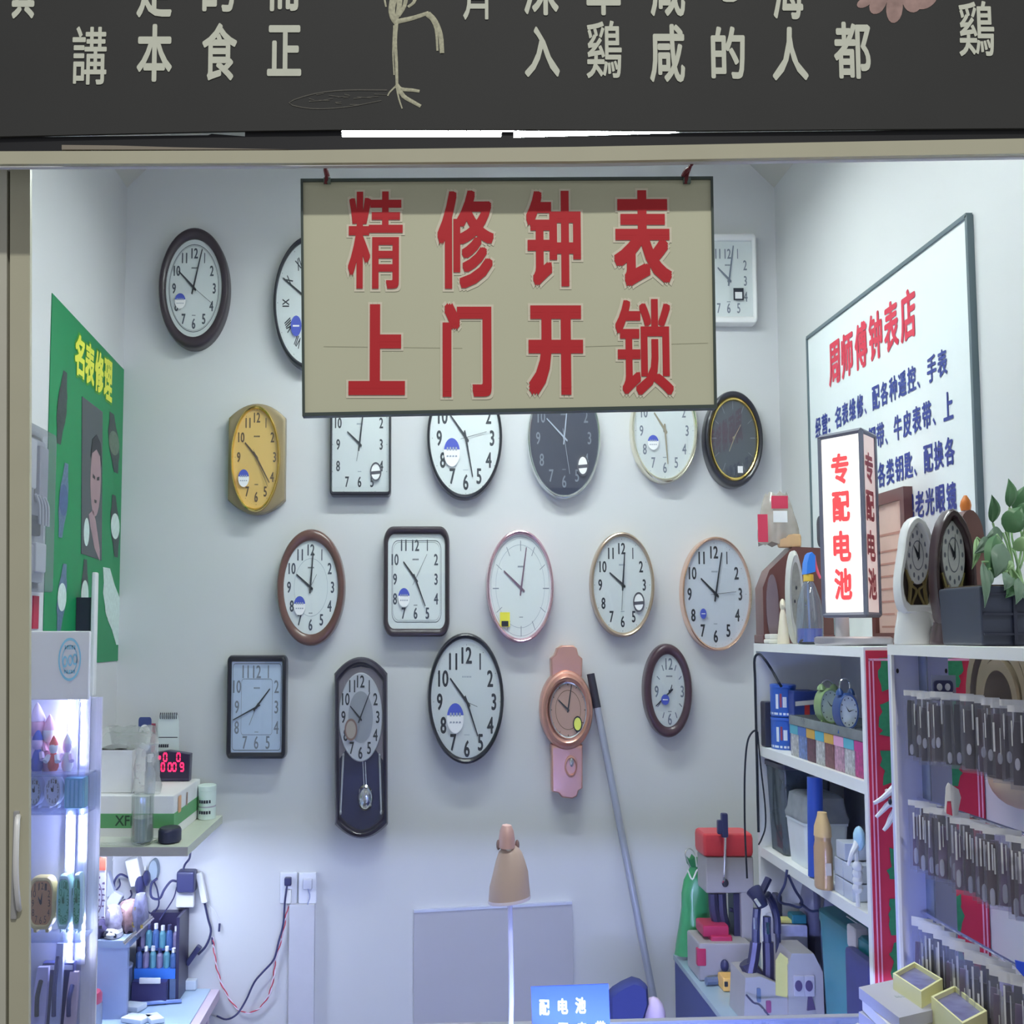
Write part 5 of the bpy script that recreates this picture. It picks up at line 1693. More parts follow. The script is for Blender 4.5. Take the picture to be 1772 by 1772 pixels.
# blue sign on the counter
Yg = 1.86
a = pbox(920, 1800, 1054, 1704, Yg)
t = thing('counter_sign', 'bright blue counter sign with white characters standing on the glass counter', 'sign', ((a[0] + a[2]) / 2, Yg, ZC_))
pts = ppoly([(919, 1708), (1053, 1703), (1058, 1850), (923, 1850)], Yg)
pts = [(x, max(z, ZC_ + .001)) for x, z in pts]
MB().prism_y(pts, Yg, Yg + .004).build('panel', M('bright blue', (60, 96, 226), .4, k=1.25, noise=.02), t)
b = MB()
fr = FY(Yg)
for ch, x0, y0, x1, y1 in (('配', 933, 1729, 951, 1757), ('电', 965, 1727, 983, 1755), ('池', 995, 1725, 1014, 1754), ('配', 966, 1769, 984, 1797), ('表', 998, 1768, 1016, 1796), ('带', 1030, 1766, 1048, 1795)):
    q = pbox(x0, y0, x1, y1, Yg)
    if q[1] < ZC_ + .002:
        pass
    b.text(ch, fr, q[0], q[1], q[2], q[3], .0008, (.0009, .0011), 6)
b.build('lettering', M('white lettering', (236, 240, 255), .5, k=1.1), t)
MB().box(a[0], a[2], Yg + .004, Yg + .05, ZC_ + .0005, ZC_ + .003).build('foot_plate', M('bright blue', (60, 96, 226), .4), t)

# desk lamp
Yd = 1.80
c = P(882, 1640, Yd)
zb = ZC_
t = thing('desk_lamp', 'beige desk lamp with conical shade on a thin white stem', 'lamp', (c.x, Yd, zb))
m_sh = M('beige shade', (188, 168, 160), .4, k=1.2, noise=.02)
MB().lathe((c.x, Yd, zb + .0005), [(.05, 0), (.052, .006), (.045, .016), (.012, .02), (.008, .03)], 28).build('base', m_white, t)
MB().tube([(c.x, Yd, zb + .02), P(885, 1730, Yd), P(884, 1640, Yd), P(882, 1548, Yd)], .0034, 8, 3).build('stem', M('white stem', (228, 226, 240), .35, k=1.1), t)
s = Yd / FPX
ctop = P(883, 1476, Yd)
prof = []
for py, hw in ((1558, 35.5), (1548, 35.0), (1530, 33.5), (1510, 30), (1490, 25), (1475, 20), (1466, 14), (1462, 9)):
    prof.append((hw * s / SQ, (P(883, py, Yd).z - ctop.z)))
b = MB()
inner = [((r * .97), z) for r, z in prof]
lo = []
n = 32
for r, z in list(reversed(inner)) + prof:
    q = (ctop.z + z - ctop.z)
    lo.append([(ctop.x + (-.0015 if z < -.03 else 0) + r * SQ * cos(2 * pi * i / n), Yd + r * .62 * sin(2 * pi * i / n), ctop.z + z + .004 * cos(2 * pi * i / n) * min(1, -z / .05 if z < 0 else 0)) for i in range(n)])
b.loft(lo)
b.build('shade', m_sh, t)
b = MB()
lo = []
for r, z in ((35.6, 1559), (36.2, 1557), (35.8, 1553), (35, 1556)):
    lo.append([(ctop.x - .0015 + r * s * cos(2 * pi * i / n), Yd + r * s / SQ * .62 * sin(2 * pi * i / n), P(883, z, Yd).z + .004 * cos(2 * pi * i / n)) for i in range(n)])
b.loft(lo + [lo[0]])
b.build('shade_rim', M('white rim', (230, 222, 232), .4, k=1.1), t)
MB().lathe((P(877, 1450, Yd).x, Yd, P(877, 1466, Yd).z), [(.020, 0), (.019, .012), (.0165, .022), (.011, .029), (0, .031)], 20).build('socket_cap', M('rose cap', (206, 168, 166), .4, k=1.1), t)
for px in (862.5, 895):
    q = P(px, 1462, Yd)
    MB().ball((q.x, Yd, q.z), .003, .004, .007, 8, 6).build('side_screw', M('brown screw', (120, 100, 100), .4), t)
q = P(881, 1470, Yd - .015)
MB().ball((q.x, Yd - .012, q.z), .004, .003, .004, 8, 6).build('switch_button', M('cream button', (236, 216, 190), .4), t)

# ================================================================== big sign on the opposite side wall
t = thing('wall_sign', 'white framed shop sign with red heading and navy lines on the bare side wall', 'sign', (XR, 2.85, 1.62))
ya, yb = PX(1403, 585, XR).y, PX(1683, 378, XR).y
zt, zb = 2.392, 1.62
MB().box(XR - .008, XR, yb, ya, zb, zt).build('panel', M('sign white', (206, 212, 226), .5, k=1.35, noise=.01), t)
b = MB()
for y0, y1, z0, z1 in ((yb - .004, yb + .006, zb, zt), (ya - .003, ya + .004, zb, zt), (yb, ya, zt - .004, zt + .004), (yb, ya, zb - .004, zb + .004)):
    b.box(XR - .012, XR - .0002, y0, y1, z0, z1)
b.build('frame', M('grey green frame', (84, 98, 104), .4, k=1.4), t)
fr = FRW(XR - .0085)
m_navy3 = M('navy lettering', (42, 54, 122), .5, k=1.5)
b = MB()


def rowtext(b, chars, yend, pitch, z0, z1, bold, h=.0006):
    """characters run towards the door; yend is the depth of the last one's outer edge"""
    n = len(chars)
    for i, ch in enumerate(chars):
        if ch == ' ':
            continue
        yl_ = yend + pitch * (n - i)          # start (far) edge
        x0 = -yl_ + pitch * .05
        x1 = x0 + pitch * .88
        if ch in '、：':
            b.text(ch, fr, x0, z0, x0 + pitch * .28, z0 + (z1 - z0) * (.3 if ch == '、' else .7), h, (bold * .6, bold * .6), 6)
        else:
            b.text(ch, fr, x0, z0, x1, z1, h, (bold, bold * .8), 8)


rowtext(b, '周师傅钟表店', 2.555, .0955, 2.232, 2.336, .0034)
b.build('heading_lettering', M('crimson lettering', (176, 38, 60), .5, k=1.6), t)
b = MB()
rowtext(b, '经营：名表维修、配各种遥控、手表', 2.412, .0522, 2.126, 2.178, .0016)
rowtext(b, '      换钢带、牛皮表带、上', 2.392, .0522, 2.041, 2.094, .0016)
rowtext(b, '    、配各类钥匙、配换各', 2.392, .0522, 1.956, 2.010, .0016)
rowtext(b, '          近视老光眼镜', 2.392, .0522, 1.873, 1.926, .0016)
b.build('navy_lettering', m_navy3, t)

# ================================================================== shelf unit along that wall
XU = 0.773
YUf, YUn = 3.12, 2.34
ZU = 1.606
m_lam = M('white laminate', (206, 208, 214), .4, k=1.45, noise=.02)
m_lamb = M('unit back', (178, 180, 196), .5, k=1.35, noise=.02)
su = thing('shelf_unit', 'white open shelf unit against the side wall under the framed shop sign', 'shelf unit', (XU, YUn, 0))
zs1 = PX(1310, 1291, XU).z
zs1 = P(1312, 1291, YUf - .03).z
zs2 = P(1314, 1466, YUf - .03).z
zs3 = .80
MB().box(XU, XR - .001, YUf - .018, YUf, 0, ZU).build('side_panel', m_lam, su)
MB().box(XU, XR - .001, YUn, YUn + .018, 0, ZU).build('side_panel', m_lam, su)
MB().box(XR - .008, XR - .001, YUn + .018, YUf - .018, 0, ZU).build('back_panel', m_lamb, su)
MB().box(XU, XR - .001, YUn, YUf, ZU, ZU + .018).build('top_board', m_lam, su)
for z in (zs1, zs2, zs3):
    MB().box(XU + .001, XR - .008, YUn + .018, YUf - .018, z - .022, z).build('shelf', m_lam, su)
ZTOP = ZU + .018

# red banner on the unit's end
t = thing('red_banner', 'red banner with pale border lines and green characters on the end of the shelf unit', 'banner', (XU + .1, YUn, 1.0))
x0 = XU + .003
MB().box(x0, XR - .002, YUn - .003, YUn, .98, ZU + .012).build('sheet', M('crimson banner', (178, 36, 62), .6, k=1.35, noise=.05), t)
b = MB()
for xx in (x0 + .004, x0 + .0105):
    b.box(xx, xx + .0022, YUn - .0045, YUn - .003, .98, ZU - .004)
for xx in (XR - .014, XR - .008):
    b.box(xx, xx + .0022, YUn - .0045, YUn - .003, .98, ZU - .004)
b.box(x0 + .004, XR - .006, YUn - .0045, YUn - .003, ZU - .006, ZU - .002)
b.build('border_stripe', M('pale pink line', (226, 150, 176), .5, k=1.3), t)
b = MB()
fr = FY(YUn - .003)
random.seed(11)
for gi, (px0, py0, px1, py1) in enumerate(((1521, 1138, 1662, 1192), (1524, 1214, 1660, 1272), (1527, 1298, 1662, 1356), (1538, 1470, 1655, 1522), (1540, 1552, 1665, 1614), (1542, 1632, 1668, 1690))):
    pts = []
    for (xa, ya_), (xb, yb_) in (((px0, py0), (px1, py0)), ((px1, py0), (px1, py1)), ((px1, py1), (px0, py1)), ((px0, py1), (px0, py0))):
        for k in range(6):
            f = k / 6
            pts.append((xa + (xb - xa) * f + random.uniform(-5, 5), ya_ + (yb_ - ya_) * f + random.uniform(-5, 5)))
    MB().flat(fr, ppoly(pts, YUn - .003), .0006, .0006).build('green_character', M('leaf green felt', (40, 116, 76), .7, k=1.35, noise=.25, scale=160), t)

# white claw hooks on the banner
Yh = 2.30
b = MB()
for pts in (((1549, 1362), (1538, 1372), (1526, 1382), (1512, 1390)), ((1550, 1390), (1538, 1392), (1528, 1402), (1516, 1414)), ((1550, 1404), (1542, 1416), (1536, 1428), (1529, 1437))):
    b.tube([P(x, y, Yh) for x, y in pts], [.007, .003], 8, 3)
q = P(1552, 1382, Yh)
b.ball((q.x, Yh, q.z), .009, .01, .03)
t = thing('claw_hook', 'white plastic hook with three splayed claws against the red banner', 'hook', (q.x, YUn, q.z))
b.build('claw', m_white, t)
q = P(1546, 1388, Yh - .006)
b = MB()
b.ball((q.x, Yh - .012, q.z), .004, .004, .008)
q = P(1538, 1386, Yh - .006)
b.ball((q.x, Yh - .012, q.z), .003, .004, .006)
b.build('dark_joint', m_ink, t)
MB().tube([(q.x + .01, Yh, q.z + .01), (q.x + .012, YUn - .002, q.z + .012)], .004, 6, 0).build('mount_post', m_white, t)

# ------------------------------------------------------------------ upper shelf of the unit
m_tin = M('royal blue tin', (40, 84, 170), .35, k=1.35)
zz = zs1
hT = (P(1350, 1185, 3.0).z - zz) / 2


def tin(x, y, z, h, lab):
    t = thing('battery_tin', lab, 'tin', (x, y, z), 'blue tins on the upper shelf')
    r = .028 / SQ * .95
    MB().lathe((x, y, z + .0004), [(r * .97, 0), (r, .003), (r, h * .88), (r * .97, h * .9)], 24).build('body', m_tin, t)
    MB().lathe((x, y, z + h * .9), [(r * 1.02, 0), (r * 1.02, h * .08), (r * .9, h * .1), (0, h * .1)], 24).build('lid', M('blue lid', (52, 92, 180), .35, k=1.3), t)
    b = MB()
    for th, w, z0, z1 in ((-1.9, .30, .3, .62), (-2.5, .22, .25, .7)):
        pts = []
        for u in range(4):
            a_ = th + w * (u / 3 - .5)
            pts.append((x + r * 1.01 * SQ * cos(a_), y + r * 1.01 * sin(a_)))
        b.loft([[(px, py, z + h * z0) for px, py in pts], [(px, py, z + h * z1) for px, py in pts]], closed=False)
    pts = [(x + r * 1.008 * SQ * cos(a_), y + r * 1.008 * sin(a_)) for a_ in [-3.3 + .35 * u for u in range(8)]]
    b.loft([[(px, py, z + h * .06) for px, py in pts], [(px, py, z + h * .13) for px, py in pts]], closed=False)
    b.build('label', M('white tin label', (196, 204, 226), .5, k=1.3), t)
    b = MB()
    pts = [(x + r * 1.012 * SQ * cos(a_), y + r * 1.012 * sin(a_)) for a_ in (-2.28, -2.2, -2.12)]
    b.loft([[(px, py, z + h * .3) for px, py in pts], [(px, py, z + h * .72) for px, py in pts]], closed=False)
    b.build('red_print', M('dark red print', (120, 50, 70), .5), t)


xt, yt = .812, 3.02
tin(xt, yt, zz, hT, 'lower blue tin of the two stacked at the far end of the upper shelf')
tin(xt, yt, zz + hT + .001, hT, 'upper blue tin of the two stacked at the far end of the upper shelf')
# packs along the front
random.seed(5)
cols = [('teal', (80, 160, 178)), ('blue', (72, 104, 170)), ('mustard', (190, 150, 66)), ('teal', (80, 160, 178)), ('mustard', (190, 150, 66)), ('pink', (206, 150, 186)), ('teal', (80, 160, 178)), ('magenta', (170, 52, 120))]
fill = [(196, 190, 200), (100, 120, 180), (90, 56, 70), (200, 196, 206), (110, 70, 74), (196, 130, 150), (206, 190, 204), (160, 50, 110)]
where = ['under the stacked tins', 'second from the tins', 'third from the tins', 'fourth from the tins', 'fourth from the red banner', 'third from the red banner', 'second from the red banner', 'next to the red banner']
Yp1, Yp0 = 2.86, 2.375
hp = P(1360, 1253, 2.86).z - zz
for i in range(8):
    y1 = Yp1 - (Yp1 - Yp0) * i / 8
    y0 = y1 - (Yp1 - Yp0) / 8 + .003
    t = thing('card_pack', '%s topped card pack on the upper shelf front, %s' % (cols[i][0], where[i]), 'pack', (XU + .015, (y0 + y1) / 2, zz), 'card packs on the upper shelf')
    MB().rbox(XU + .010, XU + .035, y0, y1, zz + .0005, zz + hp, .002).build('pack', M('pack %d' % i, fill[i], .4, k=1.25, noise=.95, scale=110), t)
    MB().box(XU + .0092, XU + .0355, y0 - .0004, y1 + .0004, zz + hp * .72, zz + hp).build('tab', M('tab ' + cols[i][0], cols[i][1], .5, k=1.3), t)
# clear tray lid resting on the packs and the boxes behind
t = thing('clear_tray', 'shallow clear plastic tray lying across the card packs', 'tray', (.82, 2.6, zz + hp))
m_tray = CLEAR('tray clear', (196, 204, 206), .35, .12, .25)
MB().box(XU + .008, .90, Yp0 + .0, Yp1, zz + hp + .001, zz + hp + .005).build('base', m_tray, t)
b = MB()
for q_ in ((XU + .008, XU + .011, Yp0, Yp1), (.897, .90, Yp0, Yp1), (XU + .011, .897, Yp0, Yp0 + .003), (XU + .011, .897, Yp1 - .003, Yp1)):
    b.box(q_[0], q_[1], q_[2], q_[3], zz + hp + .005, zz + hp + .02)
b.build('rim', m_tray, t)
ztr = zz + hp + .005
t = thing('blue_carton', 'blue carton with red and white marks behind the clear tray', 'box', (.87, 2.93, zz))
q0 = P(1374, 1240, 2.93)
xx0, xx1 = P(1374, 1240, 2.93).x, P(1420, 1240, 2.93).x
zt_ = P(1400, 1196, 2.93).z
MB().rbox(xx0, xx1, 2.93, 3.02, zz + .0005, zt_, .003).build('carton', M('deep blue carton', (44, 62, 130), .5, k=1.3), t)
fr = FY(2.93)
b = MB().flat(fr, ppoly([(1376, 1214), (1418, 1210), (1418, 1218), (1376, 1222)], 2.93), .001)
b.flat(fr, ppoly([(1410, 1222), (1418, 1222), (1418, 1240), (1410, 1240)], 2.93), .001)
b.build('white_print', m_stw, t)
MB().flat(fr, ppoly([(1392, 1220), (1401, 1220), (1401, 1242), (1392, 1242)], 2.93), .001).build('red_print', M('red print', (170, 50, 50), .5), t)


def bellclock(px0, px1, py0, py1, Y, mc, md, lab):
    x0, z0, x1, z1 = pbox(px0, py1, px1, py0, Y)
    cx, w = (x0 + x1) / 2, (x1 - x0)
    z0 = ztr + .0005
    t = thing('twin_bell_clock', lab, 'clock', (cx, Y, z0), 'alarm clocks on the upper shelf')
    H = z1 - z0
    r = w * .5
    rz = min(r / SQ, H * .38)
    cz = z0 + .008 + rz
    b = MB()
    b.loft([[(cx + r * f * cos(2 * pi * i / 28), y, cz + rz * f * sin(2 * pi * i / 28)) for i in range(28)] for f, y in ((.7, Y + .05), (.98, Y + .045), (1, Y + .03), (1, Y + .004), (.92, Y), (.86, Y + .005))], True, False)
    b.build('case', mc, t)
    d = MB().flat(FY(Y + .005), oval(cx, cz, r * .88, rz * .88, 28)).build('dial', md, t)
    b = MB()
    f = FY(Y + .0045)
    for k in range(12):
        a_ = k * pi / 6
        b.flat(f, [(cx + r * .72 * sin(a_) - .0008, cz + rz * .72 * cos(a_) - .0012), (cx + r * .72 * sin(a_) + .0008, cz + rz * .72 * cos(a_) - .0012), (cx + r * .72 * sin(a_) + .0008, cz + rz * .72 * cos(a_) + .0012), (cx + r * .72 * sin(a_) - .0008, cz + rz * .72 * cos(a_) + .0012)], .0004)
    b.build('dial_marking', m_ink, d)
    b = MB()
    b.prism_y([(cx - .001, cz), (cx - r * .3, cz + rz * .3), (cx + .001, cz)], Y + .002, Y + .003)
    b.prism_y([(cx, cz + .0012), (cx + r * .5, cz + rz * .1), (cx, cz - .0012)], Y + .001, Y + .002)
    b.build('hands', m_ink, t)
    for s_ in (-1, 1):
        MB().lathe((cx + s_ * r * .55, Y + .022, cz + rz * .88), [(r * .62 / SQ * .6, 0), (r * .5 / SQ * .6, H * .07), (r * .2 / SQ * .6, H * .12), (0, H * .125)], 14).build('bell', mc, t)
        MB().tube([(cx + s_ * r * .5, Y + .02, cz - rz * .75), (cx + s_ * r * .75, Y + .02, z0)], .003, 6, 0).build('foot', mc, t)
    MB().tube([(cx - r * .5, Y + .022, cz + rz * .95), (cx - r * .45, Y + .022, z1 - .006), (cx, Y + .022, z1), (cx + r * .45, Y + .022, z1 - .006), (cx + r * .5, Y + .022, cz + rz * .95)], .002, 6).build('carry_loop', m_chrome, t)


bellclock(1420, 1457, 1178, 1262, 2.66, M('grass green case', (120, 146, 100), .35, k=1.3), M('pale green dial', (176, 190, 176), .4, k=1.35), 'green twin bell alarm clock with a pale dial on the upper shelf')
bellclock(1453, 1486, 1176, 1262, 2.50, M('petrol blue case', (36, 66, 122), .35, k=1.3), d_grey, 'blue twin bell alarm clock beside the red banner on the upper shelf')
a = pbox(1310, 1288, 1328, 1214, 3.06)
t = thing('phone_charger', 'black charger with a looping lead at the far end of the upper shelf', 'charger', (XU + .02, 3.06, zz))
MB().rbox(XU + .004, XU + .026, 3.05, 3.09, zz + .0005, a[3], .005).build('body', m_dark, t)
pl = [(1352, 1188), (1346, 1178), (1336, 1160), (1324, 1142), (1314, 1132), (1308, 1140), (1307, 1175), (1308, 1230), (1308, 1262), (1304, 1300), (1305, 1350), (1306, 1400), (1308, 1440)]
b = MB()
b.tube([P(x, y, 2.97 if i < 2 else 3.04 if i < 4 else 3.075) if i < 5 else Vector((XU - .006, 3.09, P(x, y, 3.09).z)) for i, (x, y) in enumerate(pl)], .003, 6)
b.build('lead', m_ink, t)
b = MB()
b.tube([Vector((XU - .008 - (1308 - x) * .0013, 3.07, P(x, y, 3.07).z)) for x, y in ((1308, 1264), (1300, 1266), (1291, 1280), (1286, 1310), (1283, 1360), (1282, 1440), (1284, 1520))], .0022, 6)
b.tube([Vector((XU - .008 + (x - 1308) * .0012, 3.075, P(x, y, 3.075).z)) for x, y in ((1309, 1266), (1314, 1330), (1320, 1390), (1320, 1430), (1312, 1452), (1306, 1462))], .0018, 6)
b.build('side_lead', m_ink, t)

# ------------------------------------------------------------------ middle shelf of the unit
zz = zs2
def px2(x, Y):
    return P(x, 1300, Y).x


t = thing('clear_bin', 'tall smoky clear bin with dark rim at the far end of the middle shelf', 'bin', (.84, 3.0, zz))
h = P(1340, 1322, 2.98).z - zz
h = min(h, zs1 - .026 - zz)
b = MB()
x0, x1 = .785, .90
lo = [[(x, y, z) for x, y in rrect((x0 + x1) / 2, 3.025, (x1 - x0) / 2 * f, .071 * f, .012, .02, 4)] for f, z in ((.86, zz + .001), (.98, zz + h * .92), (1.0, zz + h * .93), (1.0, zz + h * .95))]
b.loft(lo, True, False)
b.build('body', CLEAR('smoky bin', (120, 136, 150), .35, .1, .25), t)
lo = [[(x, y, z) for x, y in rrect((x0 + x1) / 2, 3.025, (x1 - x0) / 2 * f, .071 * f, .012, .02, 4)] for f, z in ((.98, zz + h * .94), (1.04, zz + h * .95), (1.04, zz + h), (.9, zz + h))]
MB().loft(lo, True, True).build('rim_lid', M('charcoal lid', (60, 60, 76), .4, k=1.2), t)
lo = [[(x, y, z) for x, y in rrect((x0 + x1) / 2, 3.025, (x1 - x0) / 2 * f, .071 * f, .012, .02, 4)] for f, z in ((.82, zz + .004), (.86, zz + h * .42), (.5, zz + h * .5))]
MB().loft(lo, True, True).build('blue_contents', M('petrol contents', (46, 84, 110), .5, k=1.1, noise=.4, scale=40), t)
t = thing('white_bucket', 'white square bucket with clear lid in the middle of the middle shelf', 'bucket', (.83, 2.87, zz))
h = P(1345, 1408, 2.94).z - zz
b = MB()
lo = [[(x, y, z) for x, y in rrect(.835, 2.865, .047 * f, .08 * f, .01, .018, 4)] for f, z in ((.86, zz + .0006), (.97, zz + h * .93), (1.0, zz + h * .94), (1.0, zz + h))]
b.loft(lo, True, True)
b.build('body', M('bucket white', (196, 202, 206), .4, k=1.45), t)
lo = [[(x, y, z) for x, y in rrect(.835, 2.865, .047 * f, .08 * f, .01, .018, 4)] for f, z in ((1.02, zz + h), (1.03, zz + h + .008), (.95, zz + h + .02), (.88, zz + h + .05), (.7, zz + h + .056))]
MB().loft(lo, True, True).build('lid', CLEAR('bucket lid', (180, 186, 196), .6, .15, .25), t)
c = P(1414, 1500, 2.70)
t = thing('blue_tube', 'upright blue tube reaching up to the shelf above it', 'tube', (c.x, 2.70, zz))
h = zs1 - .03 - zz
MB().tube([(c.x, 2.71, zz + .003), (c.x + .003, 2.71, zz + h)], .0155, 14, 0).build('tube', M('royal blue tube', (44, 76, 166), .4, k=1.35, noise=.08), t)
c = P(1425, 1500, 2.60)
t = thing('spray_bottle', 'bronze gold bottle with a tapered cap beside the upright blue tube', 'bottle', (c.x, 2.60, zz))
h = P(1425, 1404, 2.60).z - zz
r = .0165 / SQ
m_br = M('bronze bottle', (178, 146, 110), .28, metal=.4, k=1.5, noise=.1)
MB().lathe((c.x, 2.60, zz + .0005), [(r * .9, 0), (r, .004), (r, h * .52), (r * .85, h * .62), (r * .88, h * .64), (r * .88, h * .68)], 20).build('body', m_br, t)
MB().lathe((c.x, 2.60, zz + h * .68), [(r * .95, 0), (r * .9, h * .12), (r * .55, h * .26), (r * .5, h * .31), (0, h * .32)], 18).build('cap', M('tan cap', (196, 166, 120), .35, k=1.4), t)
b = MB()
fr = FY(2.60 - r * 1.0 - .001)
b.flat(fr, [(c.x - .005, zz + h * .2), (c.x + .006, zz + h * .2), (c.x + .006, zz + h * .36), (c.x - .005, zz + h * .36)], .0005)
b.build('label', M('pale label', (206, 196, 186), .4, k=1.3), t)
random.seed(3)
for j, (y0, z0, lab) in enumerate(((2.545, 0, 'far lower'), (2.49, 0, 'near lower'), (2.545, .034, 'far middle'), (2.49, .034, 'near middle'), (2.53, .068, 'top'))):
    t = thing('parts_case', '%s clear case of small grey parts in the pile beside the bronze bottle' % lab, 'case', (XU + .03, y0, zz + z0), 'pile of clear parts cases')
    MB().rbox(XU + .008, XU + .075, y0 - .026, y0 + .026, zz + z0 + .0005, zz + z0 + .032, .002).build('case', CLEAR('grey case', (176, 176, 190), .4, .12, .25), t)
    b = MB()
    for k in range(6):
        y, z = y0 - .02 + .0075 * k, zz + z0 + .004
        b.box(XU + .012, XU + .06, y, y + .005, z, z + random.uniform(.008, .022))
    b.build('grey_insert', M('dark parts', (84, 84, 104), .5, noise=.5, scale=90), t)
c = P(1481, 1520, 2.40)
t = thing('glue_gun', 'pale blue and white glove dangling at the near end of the middle shelf', 'glove', (c.x, 2.40, zz))
t.name = 'work_glove'
b = MB()
b.tube([P(1468, 1498, 2.40), P(1474, 1478, 2.40), P(1482, 1462, 2.41), P(1488, 1440, 2.42)], [.003, .008], 8, 3)
b.build('finger', m_white, t)
q = P(1485, 1450, 2.42)
MB().ball((q.x, 2.415, q.z), .010, .015, .022, 12, 8, .05).build('palm', M('pale blue glove', (160, 196, 216), .6, k=1.3), t)
b = MB()
for y in (1500, 1512, 1524, 1536):
    q = P(1484, y, 2.42)
    b.ball((q.x, 2.42, q.z), .009, .012, .011, 10, 6, .08)
b.tube([(q.x, 2.42, zz + .002), (q.x, 2.42, P(1484, 1460, 2.42).z)], .004, 6, 0)
b.build('cuff', m_white, t)

# ------------------------------------------------------------------ lower compartment
zz = zs3
t = thing('teal_canister', 'large translucent teal container in the bottom of the shelf unit', 'container', (.87, 2.6, zz))
x0, x1, y0, y1 = .800, .945, 2.42, 2.78
h = P(1440, 1588, 2.65).z - zz
b = MB()
lo = [[(x, y, z) for x, y in rrect((x0 + x1) / 2, (y0 + y1) / 2, (x1 - x0) / 2 * f, (y1 - y0) / 2 * f, .025, .05, 6)] for f, z in ((.86, zz + .001), (.9, zz + .02), (.98, zz + h * .9), (1.0, zz + h * .92), (1.0, zz + h * .98), (.9, zz + h))]
b.loft(lo, True, True)
b.build('body', M('teal plastic', (40, 120, 136), .3, k=1.2, noise=.12, scale=9), t)
q = PX(1478, 1622, x0 - .001)
MB().rbox(x0 - .006, x0 + .02, q.y - .02, q.y + .03, q.z - .022, q.z + .02, .006).build('white_clip', M('clip white', (196, 190, 200), .4, k=1.2), t)
q0 = PX(1432, 1597, .83), PX(1456, 1610, .83)
MB().tube([(.83, 2.66, zz + h * .985), (.83, 2.56, zz + h * .985)], .006, 6, 0, .5).build('lid_handle', m_white, t)
o = MB().rbox(XU + .004, XU + .024, 2.375, 2.51, zz + .0005, P(1478, 1652, 2.44).z, .008).build('navy_pouch', M('navy pouch', (48, 50, 100), .5, k=1.1, noise=.3, scale=20))
tag(o, 'dark navy pouch standing before the teal container at the near end', 'pouch')
random.seed(8)
m_cb = CLEAR('hazy bag', (150, 154, 186), .4, .2, .3)
for i, (px, py, rx, ry, Y, lab) in enumerate(((1402, 1552, 17, 34, 3.03, 'hazy plastic bag stuffed high under the middle shelf'), (1440, 1575, 18, 24, 2.87, 'bluish plastic bag in front of the hazy one under the middle shelf')
                                              )):
    c = P(px, py, Y)
    s = Y / FPX
    b = MB()
    lo = []
    z0 = zz
    for j in range(9):
        th = -pi / 2 + pi * j / 8
        zc = (c.z + ry * s + z0) / 2
        hh = (c.z + ry * s - z0) / 2
        lo.append([(c.x + rx * s * cos(th) ** .5 * cos(2 * pi * u / 14) * random.uniform(.8, 1.1), Y + .05 * cos(th) ** .5 * sin(2 * pi * u / 14) * random.uniform(.8, 1.1), max(z0 + .001, zc + hh * sin(th) + random.uniform(-.006, .006))) for u in range(14)])
    b.loft(lo)
    o = b.build('plastic_bag', M('bag grey blue %d' % i, ((112, 112, 136), (88, 96, 140), (120, 124, 150))[i], .3, k=1.2, noise=.35, scale=22, spec=.8))
    tag(o, lab, 'plastic bag', 'bags in the lower compartment')
b = MB()
b.tube([P(x, y, 2.78) for x, y in ((1362, 1505), (1358, 1530), (1348, 1552), (1352, 1562), (1368, 1566), (1384, 1570), (1388, 1560), (1376, 1540), (1364, 1514))], .0028, 6)
b.tube([P(x, y, 2.78) for x, y in ((1384, 1562), (1402, 1576), (1416, 1576))], .0028, 6)
o = b.build('black_cable', m_navy2)
tag(o, 'loop of black cable dangling under the middle shelf', 'cable')

# ================================================================== key cutting bench
ZK = P(1165, 1651, 3.40).z
XK = P(1165, 1651, 3.40).x
t = thing('key_bench', 'narrow glass topped bench with a dark blue side, carrying the key machines', 'table', (XK + .05, 3.0, 0))
MB().box(XK, XR - .010, 3.122, 3.40, ZK - .012, ZK).box(XK, XU - .002, 2.2, 3.122, ZK - .012, ZK).build('glass_plate', M('bench glass', (150, 172, 190), .12, k=1.25, noise=.08, scale=8), t)
MB().box(XK + .002, XU - .002, 2.2, 3.122, 0, ZK - .012).box(XK + .002, XR - .01, 3.122, 3.39, 0, ZK - .012).build('cabinet', M('dark blue cabinet side', (58, 72, 140), .5, k=1.05, noise=.05), t)


def onk(px, py):
    return PZ(px, py, ZK)


# green bag
Yg2 = 3.355
t = thing('green_bag', 'tied green plastic bag standing behind the key machine', 'plastic bag', (P(1195, 1640, Yg2).x, Yg2, ZK))
random.seed(21)
cont = [(1168, 1225, 1652), (1170, 1226, 1636), (1176, 1228, 1600), (1179, 1229, 1570), (1179, 1229, 1545), (1184, 1226, 1522), (1191, 1218, 1508), (1194, 1214, 1500), (1188, 1222, 1490), (1186, 1226, 1484)]
b = MB()
lo = []
for i, (xa, xb, y) in enumerate(cont):
    p0, p1 = P(xa, y, Yg2), P(xb, y, Yg2)
    cx, r = (p0.x + p1.x) / 2, (p1.x - p0.x) / 2
    zz_ = max(ZK + .001, p0.z)
    lo.append([(cx + r * cos(2 * pi * u / 20) * (1 + .05 * sin(u * 2.1 + i)), Yg2 + .034 * sin(2 * pi * u / 20) * (r / .045) * (1 + .12 * sin(u * 1.7 + i * 1.3)), zz_ + (.006 * sin(u * 2.4) if i > 7 else 0)) for u in range(20)])
b.loft(lo, True, False)
b.build('bag', M('green plastic', (52, 134, 84), .3, k=1.4, noise=.18, scale=20, spec=.8), t)
